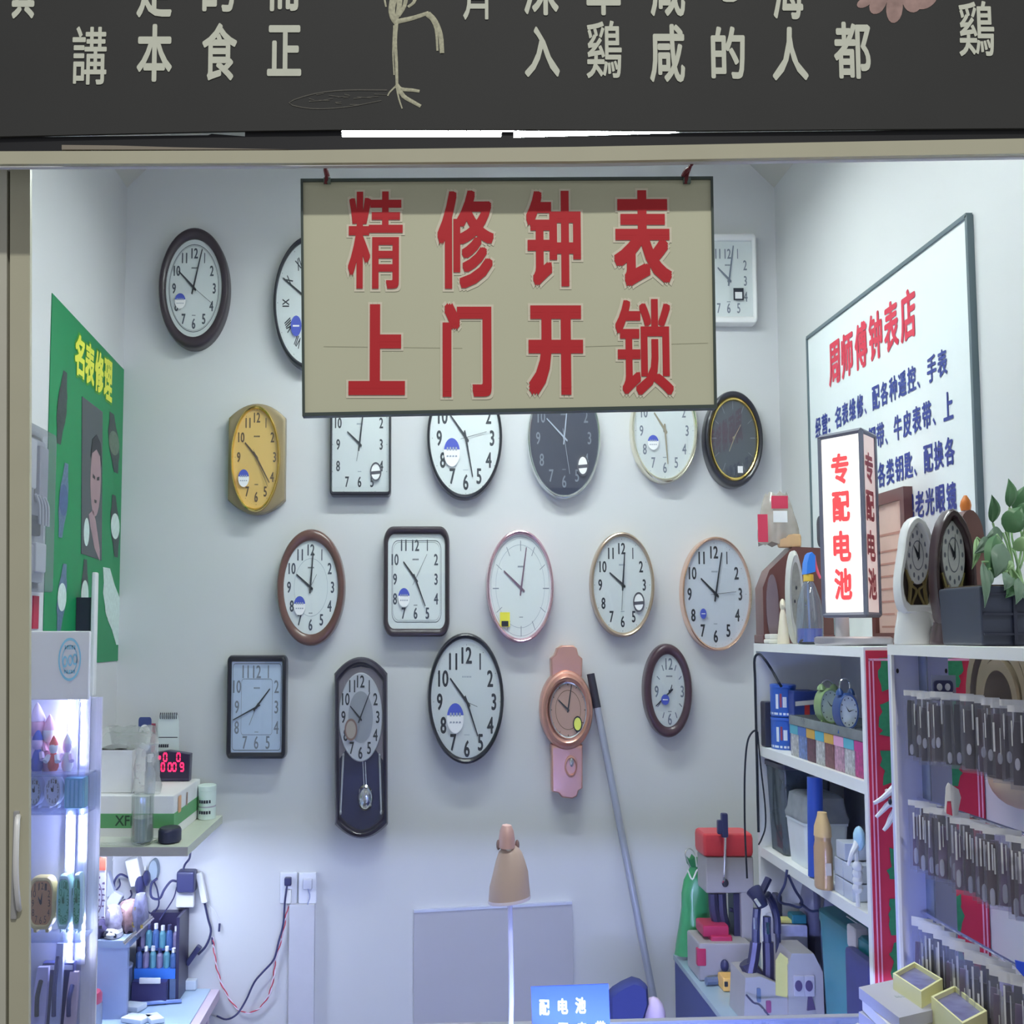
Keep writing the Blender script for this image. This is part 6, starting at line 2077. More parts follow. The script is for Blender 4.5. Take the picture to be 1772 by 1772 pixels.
MB().tube([P(1194, 1500, Yg2 - .03), P(1186, 1478, Yg2 - .04), P(1192, 1468, Yg2 - .03), P(1202, 1476, Yg2 - .03), P(1206, 1500, Yg2 - .05)], .0018, 6).build('handle_loop', CLEAR('clear tie', (230, 236, 236), .6, .1, .3), t)
MB().tube([P(1190, 1506, Yg2 - .045), P(1198, 1522, Yg2 - .055), P(1207, 1505, Yg2 - .045), P(1216, 1515, Yg2 - .045)], .002, 6).build('knot_string', m_white, t)

# upright key machine
Yk1 = 3.19
q = onk(1255, 1683)
t = thing('key_machine', 'upright key cutting machine with red top and black lever', 'machine', (P(1255, 1600, Yk1).x, Yk1, ZK))
m_bei = M('machine grey beige', (150, 146, 150), .45, k=1.35, noise=.06)
m_redp = M('red machine plastic', (196, 60, 68), .4, k=1.3)
m_redv = M('raspberry red', (170, 44, 84), .4, k=1.25)


def pb(px0, py0, px1, py1, Y, dy, r=.004, zmin=None, taper=0):
    a = pbox(px0, py1, px1, py0, Y)
    z0 = a[1] if zmin is None else zmin
    return MB().rbox(a[0], a[2], Y, Y + dy, z0, a[3], r, taper)


pb(1218, 1443, 1304, 1484, Yk1, .11, .012).build('red_top', m_redp, t)
pb(1222, 1483, 1304, 1546, Yk1 + .003, .10, .006).build('head', m_bei, t)
pb(1284, 1540, 1304, 1640, Yk1 + .005, .10, .004).build('column', m_bei, t)
pb(1271, 1546, 1284, 1640, Yk1 + .02, .06, .003).build('dark_slide', M('gunmetal', (58, 56, 82), .35, metal=.4, k=1.3), t)
pb(1210, 1632, 1300, 1690, Yk1 - .05, .14, .006, ZK + .0005).build('base', m_bei, t)
pb(1207, 1642, 1222, 1672, Yk1 - .053, .02, .003).build('red_plate', m_redv, t)
b = MB()
for pts, w in ((((1234, 1546), (1236, 1575), (1242, 1596), (1256, 1602)), .012), (((1248, 1546), (1250, 1580), (1256, 1604)), .012), (((1262, 1574), (1276, 1576)), .005)):
    b.tube([P(x, y, Yk1 + .03) for x, y in pts], w, 8, 3)
b.build('spindle', M('gunmetal', (58, 56, 82), .35), t)
v = pb(1217, 1602, 1262, 1622, Yk1 - .02, .09, .006).build('vise_jaw', m_redv, t)
pb(1231, 1620, 1268, 1636, Yk1 - .03, .09, .006).build('vise_jaw', m_redv, t)
q1 = P(1254, 1671, Yk1 - .055)
MB().ball((q1.x, Yk1 - .055, q1.z), .010, .012, .014, 12, 8).build('knob', m_navy2, t)
b = MB()
b.tube([P(1255, 1446, Yk1 - .012), P(1254, 1500, Yk1 - .016), P(1253, 1520, Yk1 - .014), P(1250, 1528, Yk1)], .0035, 8, 3)
lv = b.build('lever_rod', m_chrome, t)
pb(1250, 1408, 1260, 1450, Yk1 - .022, .02, .004).build('lever_grip', m_navy2, lv)
pb(1243, 1420, 1253, 1444, Yk1 - .02, .018, .003).build('lever_grip', m_navy2, lv)
q1 = P(1255, 1528, Yk1 - .004)
MB().ball((q1.x, Yk1 - .004, q1.z), .008, .006, .010, 8, 6).build('pivot_bolt', m_dark, t)

# yellow tape measure
q = onk(1268, 1717)
Yt_ = q.y
t = thing('tape_measure', 'small orange yellow tape measure on the bench in front of the key machine', 'tape measure', (q.x, Yt_, ZK))
pb(1252, 1693, 1290, 1716, Yt_, .06, .005, ZK + .0005).build('case', M('orange yellow plastic', (222, 170, 92), .4, k=1.3), t)
pb(1254, 1699, 1260, 1708, Yt_ - .002, .01, .002).build('dark_slot', m_ink, t)
q = onk(1235, 1704)
t = thing('hand_tool', 'grey metal hand tool lying behind the tape measure', 'tool', (q.x, q.y, ZK))
MB().tube([onk(1218, 1690) + Vector((0, 0, .008)), onk(1240, 1686) + Vector((0, 0, .008)), onk(1262, 1684) + Vector((0, 0, .008))], .006, 8, 2).build('blade', m_chrome, t)
MB().tube([onk(1222, 1706) + Vector((0, 0, .010)), onk(1252, 1704) + Vector((0, 0, .010))], .009, 8, 0).build('grip', M('slate grip', (96, 110, 140), .4, k=1.2), t)

# flat key machine with sockets
Yk2 = 2.86
t = thing('duplicating_machine', 'grey key duplicating machine with two round sockets and yellow label', 'machine', (P(1370, 1700, Yk2).x, Yk2, ZK))
mz = ZK + .0005
Yb2 = 2.80
body = ppoly([(1364, 1672), (1370, 1650), (1408, 1650), (1424, 1682), (1428, 1800), (1366, 1800)], Yb2)
body = [(x, max(z, mz)) for x, z in body]
MB().prism_y(body, Yb2, Yb2 + .12).build('body', m_bei, t)
a = [P(1345, 1672, Yb2 + .12), P(1364, 1672, Yb2), P(1366, 1800, Yb2), P(1345, 1790, Yb2 + .12)]
b = MB()
xx = P(1366, 1700, Yb2).x
x0 = P(1292, 1700, Yb2 + .05).x
bx_ = ppoly([(1290, 1692), (1316, 1690), (1340, 1700), (1366, 1716), (1366, 1800), (1288, 1800)], Yb2 + .01)
bx_ = [(x, max(z, mz)) for x, z in bx_]
MB().prism_y(bx_, Yb2 + .01, Yb2 + .14).build('lower_body', m_bei, t)
fr = FY(Yb2)
for px in (1382, 1400):
    a = pbox(px - 8, 1724, px + 9, 1688, Yb2 - .002)
    so = MB().rbox(a[0], a[2], Yb2 - .006, Yb2 + .001, a[1], a[3], .002).build('socket_plate', M('socket grey', (160, 156, 168), .4, k=1.35), t)
    q = P(px, 1706, Yb2 - .007)
    MB().prism_y(oval(q.x, q.z, .0075, .011, 18), Yb2 - .0085, Yb2 - .005).build('socket_hole', M('plum hole', (66, 54, 86), .5), so)
q = P(1403, 1738, Yb2 - .002)
MB().prism_y([(q.x - .008, q.z - .012), (q.x + .009, q.z - .01), (q.x + .002, q.z + .018), (q.x - .005, q.z + .018)], Yb2 - .005, Yb2).build('dark_switch', M('plum hole', (66, 54, 86), .5), t)
q = P(1330, 1742, Yb2 + .008)
MB().prism_y(rrect(q.x, q.z, .005, .012, .002, .003), Yb2 + .006, Yb2 + .011).build('red_switch', M('dark rose switch', (120, 60, 96), .4), t)
q = P(1313, 1722, Yb2 + .008)
MB().prism_y(rrect(q.x, q.z, .004, .014, .002, .003), Yb2 + .006, Yb2 + .011).build('teal_switch', M('slate grip', (96, 110, 140), .4), t)
MB().flat(FY(Yb2 + .009), ppoly([(1342, 1662), (1350, 1648), (1363, 1658), (1364, 1700), (1362, 1726), (1342, 1722)], Yb2 + .009), 0, .0015).build('yellow_label', M('pale yellow label', (196, 188, 120), .5, k=1.25), t)
m_gm = M('gunmetal', (58, 56, 82), .35)
b = MB()
b.tube([P(1298, 1690, Yb2 + .05), P(1304, 1660, Yb2 + .05), P(1308, 1630, Yb2 + .05)], .012, 8, 2)
b.tube([P(1330, 1700, Yb2 + .05), P(1330, 1660, Yb2 + .05), P(1329, 1630, Yb2 + .05)], .012, 8, 2)
b.tube([P(1292, 1664, Yb2 + .06), P(1310, 1692, Yb2 + .06), P(1340, 1712, Yb2 + .06)], .018, 8, 2)
b.build('carriage', m_gm, t)
for pts in (((1308, 1640), (1308, 1604), (1310, 1572)), ((1329, 1640), (1327, 1612), (1327, 1586))):
    lv = MB().tube([P(x, y, Yb2 + .05) for x, y in pts], .0085, 8, 2).build('lever', m_navy2, t)
    q = P((pts[0][0] + pts[1][0]) / 2, pts[1][1] - 6, Yb2 + .04)
    MB().tube([(q.x, Yb2 + .041, q.z - .012), (q.x, Yb2 + .041, q.z + .012)], .005, 6, 0).build('chrome_sleeve', m_chrome, lv)
# lamp head on an arm above the machine
ar = MB().tube([P(1345, 1615, Yb2 + .1), P(1344, 1590, Yb2 + .1), P(1338, 1566, Yb2 + .1), P(1328, 1548, Yb2 + .08)], .0085, 8, 3).build('lamp_arm', m_navy2, t)
MB().tube([P(1346, 1612, Yb2 + .1), P(1348, 1700, Yb2 + .1)], .006, 8, 0).build('arm_post', m_navy2, t)
q = P(1315, 1552, Yb2 + .06)
hd_ = MB()
hd_.tube([P(1304, 1540, Yb2 + .06), P(1312, 1552, Yb2 + .05), P(1320, 1568, Yb2 + .05)], [.017, .012], 12, 3)
hd_.tube([P(1318, 1545, Yb2 + .07), P(1330, 1520, Yb2 + .08)], .008, 8, 0)
hd_.build('lamp_head', m_navy2, ar)
MB().tube([P(1307, 1556, Yb2 + .035), P(1315, 1568, Yb2 + .035)], .0035, 6, 0).build('bright_strip', m_white, ar)
q = onk(1380, 1660)
t = thing('parts_tray', 'grey ribbed tray behind the duplicating machine under the middle shelf', 'tray', (.80, 2.98, zs3))
MB().rbox(.778, .84, 2.965, 3.095, zs3 + .0005, P(1370, 1600, 2.97).z, .006).build('tray', M('pale grey tray', (150, 152, 178), .4, k=1.3, noise=.25, scale=60), t)
ztt = P(1370, 1600, 2.97).z
for i, (Y, x, rgb, lab, w, h_) in enumerate(((2.995, .80, (196, 190, 120), 'yellow pad on top of the grey ribbed tray', .02, .008), (2.99, .823, (30, 100, 116), 'dark teal bowl at the edge of the grey ribbed tray', .016, .02), (3.05, .795, (50, 50, 76), 'black handled brush standing on the grey ribbed tray', .007, .05))):
    o = MB().rbox(x - w, x + w, Y - .02, Y + .02, ztt + .001, ztt + .001 + h_, .004).build(('sticky_pad', 'small_bowl', 'hand_brush')[i], M('tray item %d' % i, rgb, .5, k=1.3))
    tag(o, lab, ('pad', 'bowl', 'brush')[i])
b = MB()
b.tube([P(1292, 1722, 2.78), P(1304, 1735, 2.74), P(1314, 1738, 2.7), P(1326, 1752, 2.62), P(1340, 1772, 2.6)], .0022, 6)
o = b.build('machine_lead', m_navy2)
tag(o, 'dark power lead running across the bench below the duplicating machine', 'cable')

# ================================================================== things on top of the shelf unit
ZQ = ZTOP
m_mah = M('mahogany wood', (92, 56, 54), .35, k=1.35, noise=.2, scale=12, coat=.3)
x0, x1 = P(1308, 1000, 3.06).x, P(1436, 1000, 3.06).x
x0 = max(x0, XU + .004)
t = thing('mantel_clock', 'dark wooden mantel clock case standing under the see-through bag on the shelf unit', 'clock', ((x0 + x1) / 2, 3.06, ZQ))
zt = P(1380, 950, 3.06).z
pts = [(x0, ZQ + .001), (x1, ZQ + .001), (x1, zt), (x0 + (x1 - x0) * .45, zt + .004), (x0 + (x1 - x0) * .1, zt - .05), (x0, zt - .09)]
MB().prism_y(pts, 3.04, 3.11).build('case', m_mah, t)
MB().rbox(x0 - .004, x1, 3.03, 3.115, ZQ + .0005, ZQ + .02, .003).build('plinth', m_mah, t)
q = P(1326, 1050, 3.03)
q.x += .016
MB().prism_y(oval(q.x, q.z, .014, .075, 24), 3.034, 3.042).build('glass_door', M('smoky brown glass', (120, 104, 110), .15, k=1.2), t)

# see-through bag with red labels
Yb3 = 3.05
t = thing('snack_bag', 'see-through bag with red labels lying on the dark mantel clock', 'bag', (P(1350, 950, Yb3).x, Yb3, zt))
zb = zt + .012
zt3 = P(1345, 852, Yb3).z
x0b, x1b = P(1316, 900, Yb3).x, P(1388, 900, Yb3).x
x0b = max(x0b, XU - .005)
b = MB()
lo = []
random.seed(4)
for j in range(9):
    f = j / 8
    w = (1, 1.02, 1.0, .95, .9, .82, .74, .62, .5)[j]
    cx = (x0b + x1b) / 2 - .004 * f
    lo.append([(cx + (x1b - x0b) / 2 * w * cos(2 * pi * u / 18), 3.075 + .032 * w * sin(2 * pi * u / 18), zb + (zt3 - zb) * f + .005 * sin(u * 2.2 + j)) for u in range(18)])
b.loft(lo, True, False)
b.build('film', CLEAR('bag film', (222, 214, 206), .42, .12, .3), t)
fr = FY(3.042)
m_lab = M('rose red label', (186, 52, 78), .5, k=1.4)
for (a0, b0, a1, b1) in ((1335, 858, 1363, 880), (1312, 890, 1328, 938)):
    q = pbox(a0, b1, a1, b0, 3.04)
    MB().box(q[0], q[2], 3.039, 3.0405, q[1], q[3]).build('red_label', m_lab, t)
q = pbox(1338, 904, 1362, 884, 3.04)
MB().box(q[0], q[2], 3.0385, 3.0395, q[1], q[3]).build('white_label', m_stw, t)
q = pbox(1346, 948, 1386, 924, 3.05)
MB().rbox(q[0], q[2], 3.043, 3.06, q[1], q[3], .008).build('tan_content', M('tan biscuit', (196, 160, 120), .6, k=1.3, noise=.2), t)

# dark object behind the lit sign
Yd4 = 3.07
q = pbox(1412, 950, 1434, 893, 3.1)
o = MB().loft([[(x, y, z) for x, z in rrect((q[0] + q[2]) / 2, (zt + .005 + q[3]) / 2, (q[2] - q[0]) / 2 * f, (q[3] - zt - .005) / 2 * f, .008, .02, 4)] for f, y in ((.9, 3.06), (1, 3.065), (1, 3.09), (.9, 3.095))], True, True).build('radio', m_dark)
tag(o, 'small black radio behind the lit sign on the dark mantel clock', 'radio')

# pale oval clock behind the spray bottle
c = P(1381, 1112, 2.93)
t = thing('oval_clock', 'pale oval plastic clock standing behind the blue spray bottle', 'clock', (c.x, 2.93, ZQ))
zz0, zz1 = ZQ + .0008, P(1381, 952, 2.93).z
cz, hz = (zz0 + zz1) / 2, (zz1 - zz0) / 2
b = MB()
b.loft([[(c.x + .017 * f * cos(2 * pi * i / 28), y, cz + hz * f * sin(2 * pi * i / 28)) for i in range(28)] for f, y in ((.8, 2.97), (1, 2.965), (1, 2.94), (.9, 2.93), (.8, 2.934))], True, True)
b.build('case', M('pale stone plastic', (176, 176, 172), .45, k=1.45), t)
MB().flat(FY(2.9335), oval(c.x, cz + hz * .05, .011, hz * .7, 24)).build('dial', M('grey olive dial', (140, 140, 132), .5, k=1.2, noise=.3, scale=90), t)
b = MB()
for dx, dz in ((-.004, -.01), (.004, -.02), (0, .02)):
    b.prism_y(oval(c.x + dx, cz + dz, .0016, .004, 10), 2.931, 2.933)
b.build('dark_button', m_ink, t)

# small white cone figure
c = P(1348, 1111, 2.92)
t = thing('cone_figure', 'small cream cone shaped figure at the far corner of the shelf unit top', 'ornament', (max(c.x, XU + .018), 2.92, ZQ))
cx = max(c.x, XU + .016)
h = P(1348, 1036, 2.92).z - ZQ
MB().lathe((cx, 2.92, ZQ + .0005), [(.022, 0), (.022, .006), (.018, h * .3), (.011, h * .65), (.007, h * .75)], 18).build('body', M('cream ceramic', (196, 186, 166), .5, k=1.45), t)
MB().ball((cx, 2.92, ZQ + h * .86), .006, .010, h * .14, 12, 8).build('head', M('cream ceramic', (196, 186, 166), .5), t)
# folded white sachets at the corner
a = pbox(1300, 1114, 1330, 1094, 3.0)
b = MB().rbox(XU + .0, XU + .034, 2.985, 3.028, ZQ + .0005, ZQ + .010, .003)
o = b.build('paper_sachet', M('cream sachet', (200, 198, 190), .6, k=1.4))
tag(o, 'lower cream paper sachet at the far corner of the shelf unit top', 'sachet', 'paper sachets')
o = MB().rbox(XU + .002, XU + .033, 2.987, 3.026, ZQ + .0105, ZQ + .022, .003).build('paper_sachet', M('cream sachet', (200, 198, 190), .6))
tag(o, 'upper cream paper sachet lying on the other one', 'sachet', 'paper sachets')

# spray bottle
Ysp = 2.82
c = P(1402, 1113, Ysp)
t = thing('trigger_sprayer', 'clear spray bottle with blue head, pink trigger and blue liquid', 'spray bottle', (c.x, Ysp, ZQ))
def hz_(py):
    return P(1402, py, Ysp).z - ZQ


r = .026 / SQ
MB().lathe((c.x, Ysp, ZQ + .0005), [(r * .85, 0), (r, .004), (r, hz_(1070)), (r * .86, hz_(1040)), (r * .5, hz_(1015)), (r * .33, hz_(1006))], 24).build('bottle', CLEAR('sprayer clear', (206, 214, 224), .16, .05, .3), t)
MB().lathe((c.x, Ysp, ZQ + .003), [(r * .9, 0), (r * .93, .003), (r * .93, hz_(1090)), (0, hz_(1090))], 24).build('blue_liquid', M('blue liquid', (30, 70, 200), .2, k=1.9), t)
MB().tube([(c.x, Ysp, ZQ + .01), (c.x - .002, Ysp, ZQ + hz_(1010))], .002, 6, 0).build('dip_tube', M('pale blue tube', (120, 140, 190), .4), t)
MB().lathe((c.x, Ysp, ZQ + hz_(1006)), [(r * .38, 0), (r * .38, .014), (r * .3, .015)], 18).build('collar', M('mustard collar', (200, 166, 60), .4, k=1.4), t)
b = MB()
pts = ppoly([(1395, 994), (1396, 975), (1400, 960), (1404, 956), (1410, 962), (1410, 990)], Ysp)
pts = [(x - .006, z) for x, z in pts]
pts = [(x + (c.x - (P(1402, 990, Ysp).x - .006)) * 1, z) for x, z in pts]
b.prism_y(pts, Ysp - .018, Ysp + .018)
b.build('spray_head', M('sky blue head', (40, 116, 206), .35, k=1.4), t)
b = MB()
q = P(1402, 990, Ysp)
b.tube([P(1409, 962, Ysp - .01), P(1411, 975, Ysp - .014), P(1415, 990, Ysp - .016), P(1420, 1001, Ysp - .018)], .003, 6, 3)
b.build('trigger', M('pink red trigger', (214, 84, 104), .4, k=1.4), t)

# lit sign
L_, M_, R_ = 2.62, 2.52, 2.60
pL0, pL1 = P(1427, 1066, L_), P(1427, 756, L_)
pM0, pM1 = P(1499, 1062, M_), P(1499, 746, M_)
pR0, pR1 = P(1522, 1060, R_), P(1522, 758, R_)
zb, zt = (pL0.z + pM0.z) / 2, (pL1.z + pM1.z) / 2
Lx, Mx, Rx = Vector((pL0.x, L_, 0)), Vector((pM0.x, M_, 0)), Vector((pR0.x, R_, 0))
Bx = Lx + Rx - Mx
t = thing('light_box', 'lit white light box sign with four red characters running down it', 'sign', ((Lx.x + Rx.x) / 2, (L_ + R_) / 2, ZQ))
m_lbf = M('light box frame', (96, 98, 112), .4, k=1.3)
b = MB()


def up(v, z):
    return Vector((v.x, v.y, z))


def col(c, r=.006):
    return b.tube([up(c, zb), up(c, zt)], r, 4, 0)


def bar(a, c, z, r=.0055):
    return b.tube([up(a, z), up(c, z)], r, 4, 0)


for v in (Lx, Mx, Rx, Bx):
    col(v, .005)
for z in (zb, zt):
    for a_, c_ in ((Lx, Mx), (Mx, Rx), (Rx, Bx), (Bx, Lx)):
        bar(a_, c_, z, .005)
b.build('frame', m_lbf, t)
b = MB()
e = .002


def panel(a, c, off):
    d = (c - a)
    return [up(a, zb), up(c, zb), up(c, zt), up(a, zt)]


ctr = (Lx + Rx) / 2
b.add(panel(Lx, Mx, 0), [(0, 1, 2, 3)])
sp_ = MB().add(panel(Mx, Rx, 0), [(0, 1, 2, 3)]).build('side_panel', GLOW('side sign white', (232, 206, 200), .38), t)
b.add(panel(Rx, Bx, 0), [(0, 1, 2, 3)])
b.add(panel(Bx, Lx, 0), [(0, 1, 2, 3)])
b.build('lit_panel', GLOW('lit sign white', (255, 249, 240), .55), t)
b.v, b.f = [], []
d1 = (Mx - Lx)
l1 = d1.length
n1 = Vector((d1.y, -d1.x, 0)).normalized()
if n1.y > 0:
    n1 = -n1
f1 = FR(up(Lx, zb), d1.normalized(), (0, 0, 1), n1)
H = zt - zb
b = MB()
for ch, y0, y1 in (('专', 784, 838), ('配', 850, 903), ('电', 918, 972), ('池', 983, 1038)):
    za, zc = P(1465, y1, 2.57).z - zb, P(1465, y0, 2.57).z - zb
    b.text(ch, f1, l1 * .27, za, l1 * .70, zc, .001, (.0022, .0022), 8)
m_lr = GLOW('lit red', (238, 70, 74), .75)
b.build('lettering', m_lr, t)
d2 = (Rx - Mx)
l2 = d2.length
n2 = Vector((-d2.y, d2.x, 0)).normalized()
if n2.x < 0 and n2.y > 0:
    n2 = -n2
n2 = Vector((d2.y, -d2.x, 0)).normalized()
if n2.dot(C0 - up(Mx, C0.z)) < 0:
    n2 = -n2
f2 = FR(up(Mx, zb), d2.normalized(), (0, 0, 1), n2)
b = MB()
for ch, y0, y1 in (('专', 784, 838), ('配', 850, 903), ('电', 918, 972), ('池', 983, 1038)):
    za, zc = P(1465, y1, 2.57).z - zb, P(1465, y0, 2.57).z - zb
    b.text(ch, f2, l2 * .2, za, l2 * .8, zc, .001, (.0022, .0022), 8)
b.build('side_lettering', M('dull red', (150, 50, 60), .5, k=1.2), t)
cb = (Lx + Rx) / 2
MB().tube([up(cb + Vector((-.02, 0, 0)), ZQ + .012), up(cb + Vector((-.02, 0, 0)), zb)], .014, 10, 0).build('neck', M('pale neck', (170, 168, 172), .4, k=1.4), t)
MB().lathe((cb.x, cb.y, ZQ + .0005), [(.115, 0), (.12, .004), (.12, .014), (.112, .017), (0, .017)], 32, SQ).build('base_plate', M('brushed steel', (150, 146, 152), .3, metal=.6, k=1.6), t)
MB().tube([Vector((XU + .012, 2.76, ZQ + .01)), Vector((XU + .006, 2.75, ZQ + .004)), Vector((XU + .02, 2.7, ZQ + .004)), Vector((XU + .05, 2.66, ZQ + .006))], .0026, 6).build('black_lead', m_ink, t)

# wooden framed certificate leaning on the side wall
xf_ = .966
t = thing('framed_certificate', 'tall wooden framed certificate leaning against the side wall behind the light box', 'picture frame', (xf_, 2.73, ZQ))
ya, yb = PX(1515, 900, xf_).y, PX(1577, 900, xf_).y
ztf = PX(1560, 846, xf_).z
zbf = ZQ + .0005
b = MB()
for y0, y1, z0, z1 in ((yb, yb + .022, zbf, ztf), (ya - .022, ya, zbf, ztf), (yb + .022, ya - .022, ztf - .024, ztf), (yb + .022, ya - .022, zbf, zbf + .024)):
    b.box(xf_ - .014, xf_ + .008, y0, y1, z0, z1)
b.build('frame', m_mah, t)
MB().box(xf_ - .006, xf_ + .004, yb + .02, ya - .02, zbf + .02, ztf - .02).build('sheet', M('pinkish paper', (196, 168, 158), .3, k=1.3, noise=.06), t)
b = MB()
fr = FRW(xf_ - .0065)
for i in range(7):
    b.flat(fr, [(-ya + .04, ztf - .12 - .026 * i), (-yb - .05 - .02 * (i % 3), ztf - .12 - .026 * i), (-yb - .05 - .02 * (i % 3), ztf - .124 - .026 * i), (-ya + .04, ztf - .124 - .026 * i)], .0005)
b.flat(fr, [(-ya + .022, ztf - .085), (-yb - .022, ztf - .085), (-yb - .022, ztf - .09), (-ya + .022, ztf - .09)], .0005)
b.build('print_marking', M('brown print line', (150, 110, 100), .5), t)

# ================================================================== packet stand by the door
XV = .70
YVf, YVn = 1.95, 1.46
ZV = 1.617
x0, x1 = P(1546, 1300, YVf).x, P(1646, 1300, YVf).x
st = thing('packet_stand', 'white open display stand hung with watch strap packets, next to the red banner', 'display stand', (x0, YVf, ZC_))
m_lav = M('lavender white board', (190, 192, 220), .4, k=1.3, noise=.015)
MB().box(x0, x1, YVf, YVf + .012, ZC_ + .002, ZV).build('end_board', m_lav, st)
MB().box(x0 - .001, x0 + .003, YVf - .006, YVf, ZC_ + .002, ZV).build('edge_strip', m_lam, st)
MB().box(x0, XR - .005, YVn, YVf + .012, ZV, ZV + .015).build('top_board', m_lam, st)
fr = FY(YVf)
for px in (1553, 1637):
    q = P(px, 1161, YVf)
    MB().prism_y(oval(q.x, q.z, .0018, .0035, 12), YVf - .001, YVf).build('cam_lock', m_dark, st)
xs_ = P(1596, 1300, YVf - .004).x
MB().box(xs_, xs_ + .002, YVf - .03, YVf, ZC_ + .002, ZV).build('divider_edge', CLEAR('divider', (170, 180, 206), .6, .1, .2), st)
rowz = [(P(1600, 1197, 1.85).z, P(1600, 1320, 1.85).z), (P(1605, 1392, 1.85).z, P(1605, 1516, 1.85).z), (P(1610, 1600, 1.85).z, ZC_ + .012)]
for z1, z0 in rowz:
    b = MB()
    b.tube([(XV + .017, YVf - .001, z1 - .004), (XV + .017, YVn, z1 - .004)], .0025, 6, 0)
    b.build('rail', m_chrome, st)
# end post at the near end that carries the board and the rails
MB().box(XV + .0, XV + .05, YVn, YVn + .012, ZC_ + .002, ZV).build('near_board', m_lav, st)

m_film = CLEAR('packet film', (240, 240, 246), .045, .28, .08)
m_str = [M('dark plum strap', (58, 46, 64), .5, k=1.2, noise=.2), M('brown strap', (92, 70, 78), .5, k=1.3, noise=.2), M('black strap', (44, 44, 60), .5, k=1.2, noise=.2), M('mauve strap', (126, 104, 126), .5, k=1.3, noise=.2)]
m_fold_hi = CLEAR('fold highlight', (246, 244, 252), .78, .2, .25)
m_buck = M('pale buckle', (222, 220, 232), .3, k=1.35)
random.seed(17)


def packet(kind, z1, z0):
    """watch strap in a clear hanging packet; made at the far end of its rail"""
    y = YVf - .052
    h = z1 - z0
    w = .0225
    ang = .62
    ux = Vector((cos(ang) * SQ, -sin(ang), 0))
    nn = Vector((-sin(ang), -cos(ang), 0))
    o = Vector((XV, y, z0))
    f = FR(o, ux, (0, 0, 1), nn)
    t = thing('strap_packet', 'x', 'watch strap', (XV, y, z0), 'watch strap packets')

    def sheet(x0, x1, y0, y1, hh, th, b=None):
        return (b or MB()).hexa([f(x0, y0, hh), f(x1, y0, hh), f(x1, y1, hh), f(x0, y1, hh)], [f(x0, y0, hh + th), f(x1, y0, hh + th), f(x1, y1, hh + th), f(x0, y1, hh + th)])
    fl = sheet(-w, w, 0, h, .006, .0006).build('film', m_film, t)
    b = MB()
    for k in range(3):  # pale strips paint the highlights on the film
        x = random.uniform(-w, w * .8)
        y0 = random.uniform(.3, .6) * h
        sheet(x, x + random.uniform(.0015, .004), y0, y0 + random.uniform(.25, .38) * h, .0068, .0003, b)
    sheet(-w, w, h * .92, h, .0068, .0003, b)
    b.build('fold_highlight', m_fold_hi, fl)
    for s_, hh in ((-1, random.uniform(.7, .82)), (1, random.uniform(.76, .88))):
        b = MB()
        lo = []
        tw = random.uniform(-.003, .003)
        for k in range(6):
            zz = h * .05 + h * hh * k / 5
            ww = .0092 if k < 5 else .007
            xx = s_ * .0098 + tw * k / 5
            lo.append([f(xx - ww, zz, -.001), f(xx + ww, zz, -.001), f(xx + ww * .9, zz, .003), f(xx - ww * .9, zz, .003)])
        b.loft(lo, True, True)
        sp = b.build('strap', m_str[kind if s_ < 0 else (kind + 2) % 4], t)
        zc = h * random.choice((.14, .2, .3, .42))
        b = MB()
        pts = rrect(s_ * .0098, zc, .0042, h * random.uniform(.07, .12), .004, .006, 3)
        b.loft([[f(x, y_, .003) for x, y_ in pts], [f(x, y_, .0052) for x, y_ in pts]], True, True)
        b.build('buckle', m_buck, sp)
    return t


ordn = ['first', 'second', 'third', 'fourth', 'fifth', 'sixth', 'seventh', 'eighth', 'ninth', 'tenth', 'eleventh', 'twelfth', 'thirteenth', 'fourteenth', 'fifteenth', 'sixteenth']
rown = ['top', 'middle', 'bottom']
cname = ['dark plum', 'brown', 'black', 'mauve']
for r_, (z1, z0) in enumerate(rowz):
    protos = {}
    for i in range(15):
        kd = random.choice((0, 0, 1, 2)) if r_ == 0 else random.choice((0, 1, 3, 3)) if r_ == 1 else random.choice((0, 2, 3, 3))
        dy_ = -.0262 * i + random.uniform(-.003, .003)
        lab = '%s watch strap packet, %s from the end board on the %s rail' % (cname[kd], ordn[i], rown[r_])
        if kd not in protos:
            protos[kd] = packet(kd, z1, z0)
            protos[kd].location.y += dy_
            protos[kd]['label'] = lab
            protos[kd]['group'] = 'strap packets on the %s rail' % rown[r_]
            protos[kd]['_dy'] = dy_
        else:
            dup(protos[kd], (random.uniform(-.004, .004), dy_ - protos[kd]['_dy'], random.uniform(-.004, .003)), lab, 'strap packets on the %s rail' % rown[r_])
    for p_ in protos.values():
        del p_['_dy']
